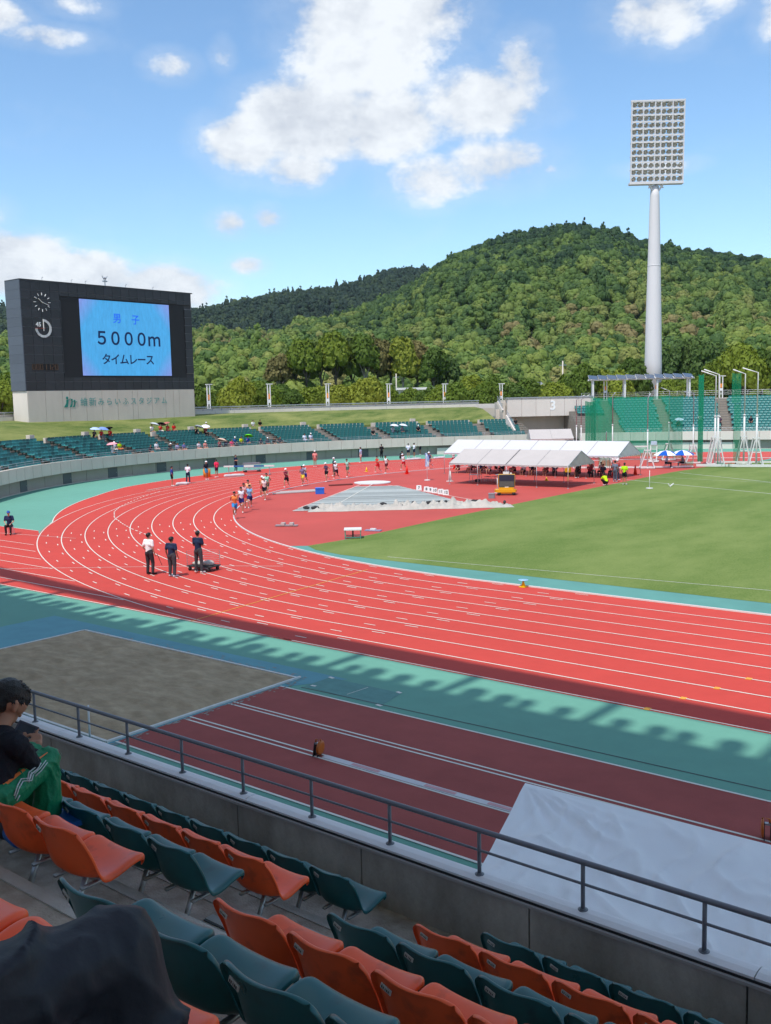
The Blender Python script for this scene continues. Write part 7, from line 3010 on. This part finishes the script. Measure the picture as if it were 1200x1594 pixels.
m_for = leaf_mat('forest_leaves', [(0, (.022, .054, .022)), (.24, (.040, .084, .025)), (.44, (.066, .120, .028)), (.60, (.105, .168, .034)), (.78, (.155, .212, .042)), (.94, (.195, .215, .058)), (1, (.22, .18, .07))],
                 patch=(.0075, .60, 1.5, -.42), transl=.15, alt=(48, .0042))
m_forn = leaf_mat('foothill_leaves', [(0, (.050, .105, .030)), (.3, (.095, .165, .035)), (.55, (.155, .225, .042)), (.78, (.215, .268, .052)), (.93, (.25, .235, .075)), (1, (.32, .30, .09))],
                  patch=(.02, .75, 1.0, -.38), transl=.2)
m_forf = leaf_mat('far_hill_leaves', [(0, (.018, .040, .030)), (.5, (.028, .055, .030)), (.85, (.050, .080, .032)), (1, (.08, .11, .035))], patch=(.008, .6, 1.2, -.4), transl=.1)


def forest(name, pts, mt, label, s0, s1, conif):
    me = bpy.data.meshes.new(name)
    me.from_pydata(pts, [], [])
    n_ = len(pts)
    sc_ = me.attributes.new('sc', 'FLOAT_VECTOR', 'POINT')
    s_ = rg.uniform(s0, s1, n_)
    hh = rg.uniform(.8, 1.25, n_)
    sc_.data.foreach_set('vector', np.stack([s_, s_, s_ * hh], 1).ravel())
    ro = me.attributes.new('rz', 'FLOAT_VECTOR', 'POINT')
    z_ = np.zeros(n_)
    ro.data.foreach_set('vector', np.stack([z_, z_, rg.uniform(0, 6.28, n_)], 1).ravel())
    ix = me.attributes.new('ix', 'INT', 'POINT')
    pr_ = rg.randint(0, 4, n_)
    pr_ = np.where(rg.uniform(0, 1, n_) < conif, rg.randint(4, 6, n_), pr_)
    ix.data.foreach_set('value', pr_.astype(np.int32))
    o = link(name, me)
    ng = bpy.data.node_groups.new(name, 'GeometryNodeTree')
    ng.interface.new_socket('Geometry', in_out='INPUT', socket_type='NodeSocketGeometry')
    ng.interface.new_socket('Geometry', in_out='OUTPUT', socket_type='NodeSocketGeometry')
    gi, go = ng.nodes.new('NodeGroupInput'), ng.nodes.new('NodeGroupOutput')
    ci = ng.nodes.new('GeometryNodeCollectionInfo')
    ci.inputs[0].default_value = FCOL[mt.name]
    ci.inputs[1].default_value = True
    ci.inputs[2].default_value = True
    ip = ng.nodes.new('GeometryNodeInstanceOnPoints')
    ip.inputs['Pick Instance'].default_value = True
    for nm, dt, sock in (('sc', 'FLOAT_VECTOR', 'Scale'), ('rz', 'FLOAT_VECTOR', 'Rotation'), ('ix', 'INT', 'Instance Index')):
        na = ng.nodes.new('GeometryNodeInputNamedAttribute')
        na.data_type = dt
        na.inputs[0].default_value = nm
        out = [q for q in na.outputs if q.enabled and q.name == 'Attribute'][0]
        ng.links.new(out, ip.inputs[sock])
    ng.links.new(gi.outputs[0], ip.inputs['Points'])
    ng.links.new(ci.outputs[0], ip.inputs['Instance'])
    ng.links.new(ip.outputs[0], go.inputs[0])
    md = o.modifiers.new('n', 'NODES')
    md.node_group = ng
    return stuff(o, label, 'forest')


FCOL = {}
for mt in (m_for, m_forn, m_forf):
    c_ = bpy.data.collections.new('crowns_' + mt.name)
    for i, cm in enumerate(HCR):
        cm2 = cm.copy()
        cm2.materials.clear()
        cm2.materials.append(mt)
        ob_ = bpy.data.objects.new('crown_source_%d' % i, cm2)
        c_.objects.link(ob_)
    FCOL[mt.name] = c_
forest('foothill_forest', FOREST[0], m_forn, 'bright mixed woodland covering the low foothill behind the stadium', 3.4, 6.8, .03)
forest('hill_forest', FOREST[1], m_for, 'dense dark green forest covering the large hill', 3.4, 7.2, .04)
forest('far_forest', FOREST[2], m_forf, 'bluish green forest on the farther ridge to the left', 5.5, 8.5, .18)

# low buildings and poles behind the trees
def house(px, D, w, dpt, h, z, col, roofc, label, flat=True, nwin=4):
    x, y = atpx(px, D)
    hs_ = thing('building', label, 'building', (x, y, z), math.atan2(fwd.y, fwd.x) - math.pi / 2)
    MB().box((0, 0, h / 2), (w, dpt, h)).obj('wall', mat('wall_' + col, lin(col), rough=.8, vary=.1), hs_)
    mr = mat('roof_' + roofc, lin(roofc), rough=.6, vary=.15)
    if flat:
        MB().box((0, 0, h + .2), (w + .8, dpt + .8, .4)).obj('roof', mr, hs_)
    else:
        mb = MB()
        a, b2, rh = w / 2 + .4, dpt / 2 + .4, h * .45
        mb.add([(-a, -b2, h), (a, -b2, h), (a, b2, h), (-a, b2, h), (-a * .6, 0, h + rh), (a * .6, 0, h + rh)], [(0, 1, 5, 4), (2, 3, 4, 5), (1, 2, 5), (3, 0, 4)])
        mb.obj('roof', mr, hs_, fix=True)
    for i in range(nwin):
        xx = -w / 2 + w * (i + .5) / nwin
        f_ = MB().box((xx, -dpt / 2 - .02, h * .55), (w / nwin * .6, .08, h * .38)).obj('window', mat('window_frame', (.3, .3, .3), rough=.4), hs_)
        MB().box((xx, -dpt / 2 - .07, h * .55), (w / nwin * .5, .03, h * .3)).obj('pane', mat('window_glass', (.05, .06, .07), rough=.15, spec=.8), f_)
    return hs_


house(362, 185, 12, 6, 3.2, 4.6, '8d8478', 'a9a29a', 'low brownish building half hidden by trees right of the scoreboard', nwin=5)
house(665, 185, 10, 6, 3.6, 4.8, 'cfcabd', 'dcdad4', 'low white flat roofed building behind the grass bank', nwin=3)
house(830, 200, 5.5, 5, 3.4, 4.6, '9aa0a2', '8b8f95', 'small house with a grey hipped roof behind the entrance block', False, 2)
for (px, D, z1, lb) in ((878, 190, 13.3, 'thin concrete utility pole left of the solar canopy'), (775, 200, 9.5, 'short utility pole above the trees left of the entrance block'), (621, 230, 12.5, 'pale utility pole in front of the dark forest edge'), (410, 0, 0, None)):
    if not lb:
        continue
    x, y = atpx(px, D)
    up_ = thing('utility_pole', lb, 'utility pole', (x, y, 3.5))
    MB().tube([(0, 0, 0), (0, 0, z1 - 3.5)], [.18, .12], 8).obj('pole', m_conc, up_, True)
    MB().bar((-.8, 0, z1 - 4.3), (.8, 0, z1 - 4.3), .1).obj('cross_arm', m_steel, up_)
# ------------------------------------------------------------------ air: faint summer haze over the distance
hzm = bpy.data.materials.new('haze')
hzm.use_nodes = True
t = hzm.node_tree
t.nodes.remove(t.nodes['Principled BSDF'])
pv = N(t, 'ShaderNodeVolumePrincipled')
pv.inputs['Color'].default_value = (.72, .84, 1.0, 1)
pv.inputs['Density'].default_value = .00004
pv.inputs['Anisotropy'].default_value = .2
t.links.new(pv.outputs[0], t.nodes['Material Output'].inputs['Volume'])
hb_ = MB().box((25, 0, 144), (10400, 10400, 300)).obj('haze', hzm)
hb_['kind'] = 'stuff'
hb_['label'] = 'faint blue summer haze in front of the hills'
hb_['category'] = 'haze'
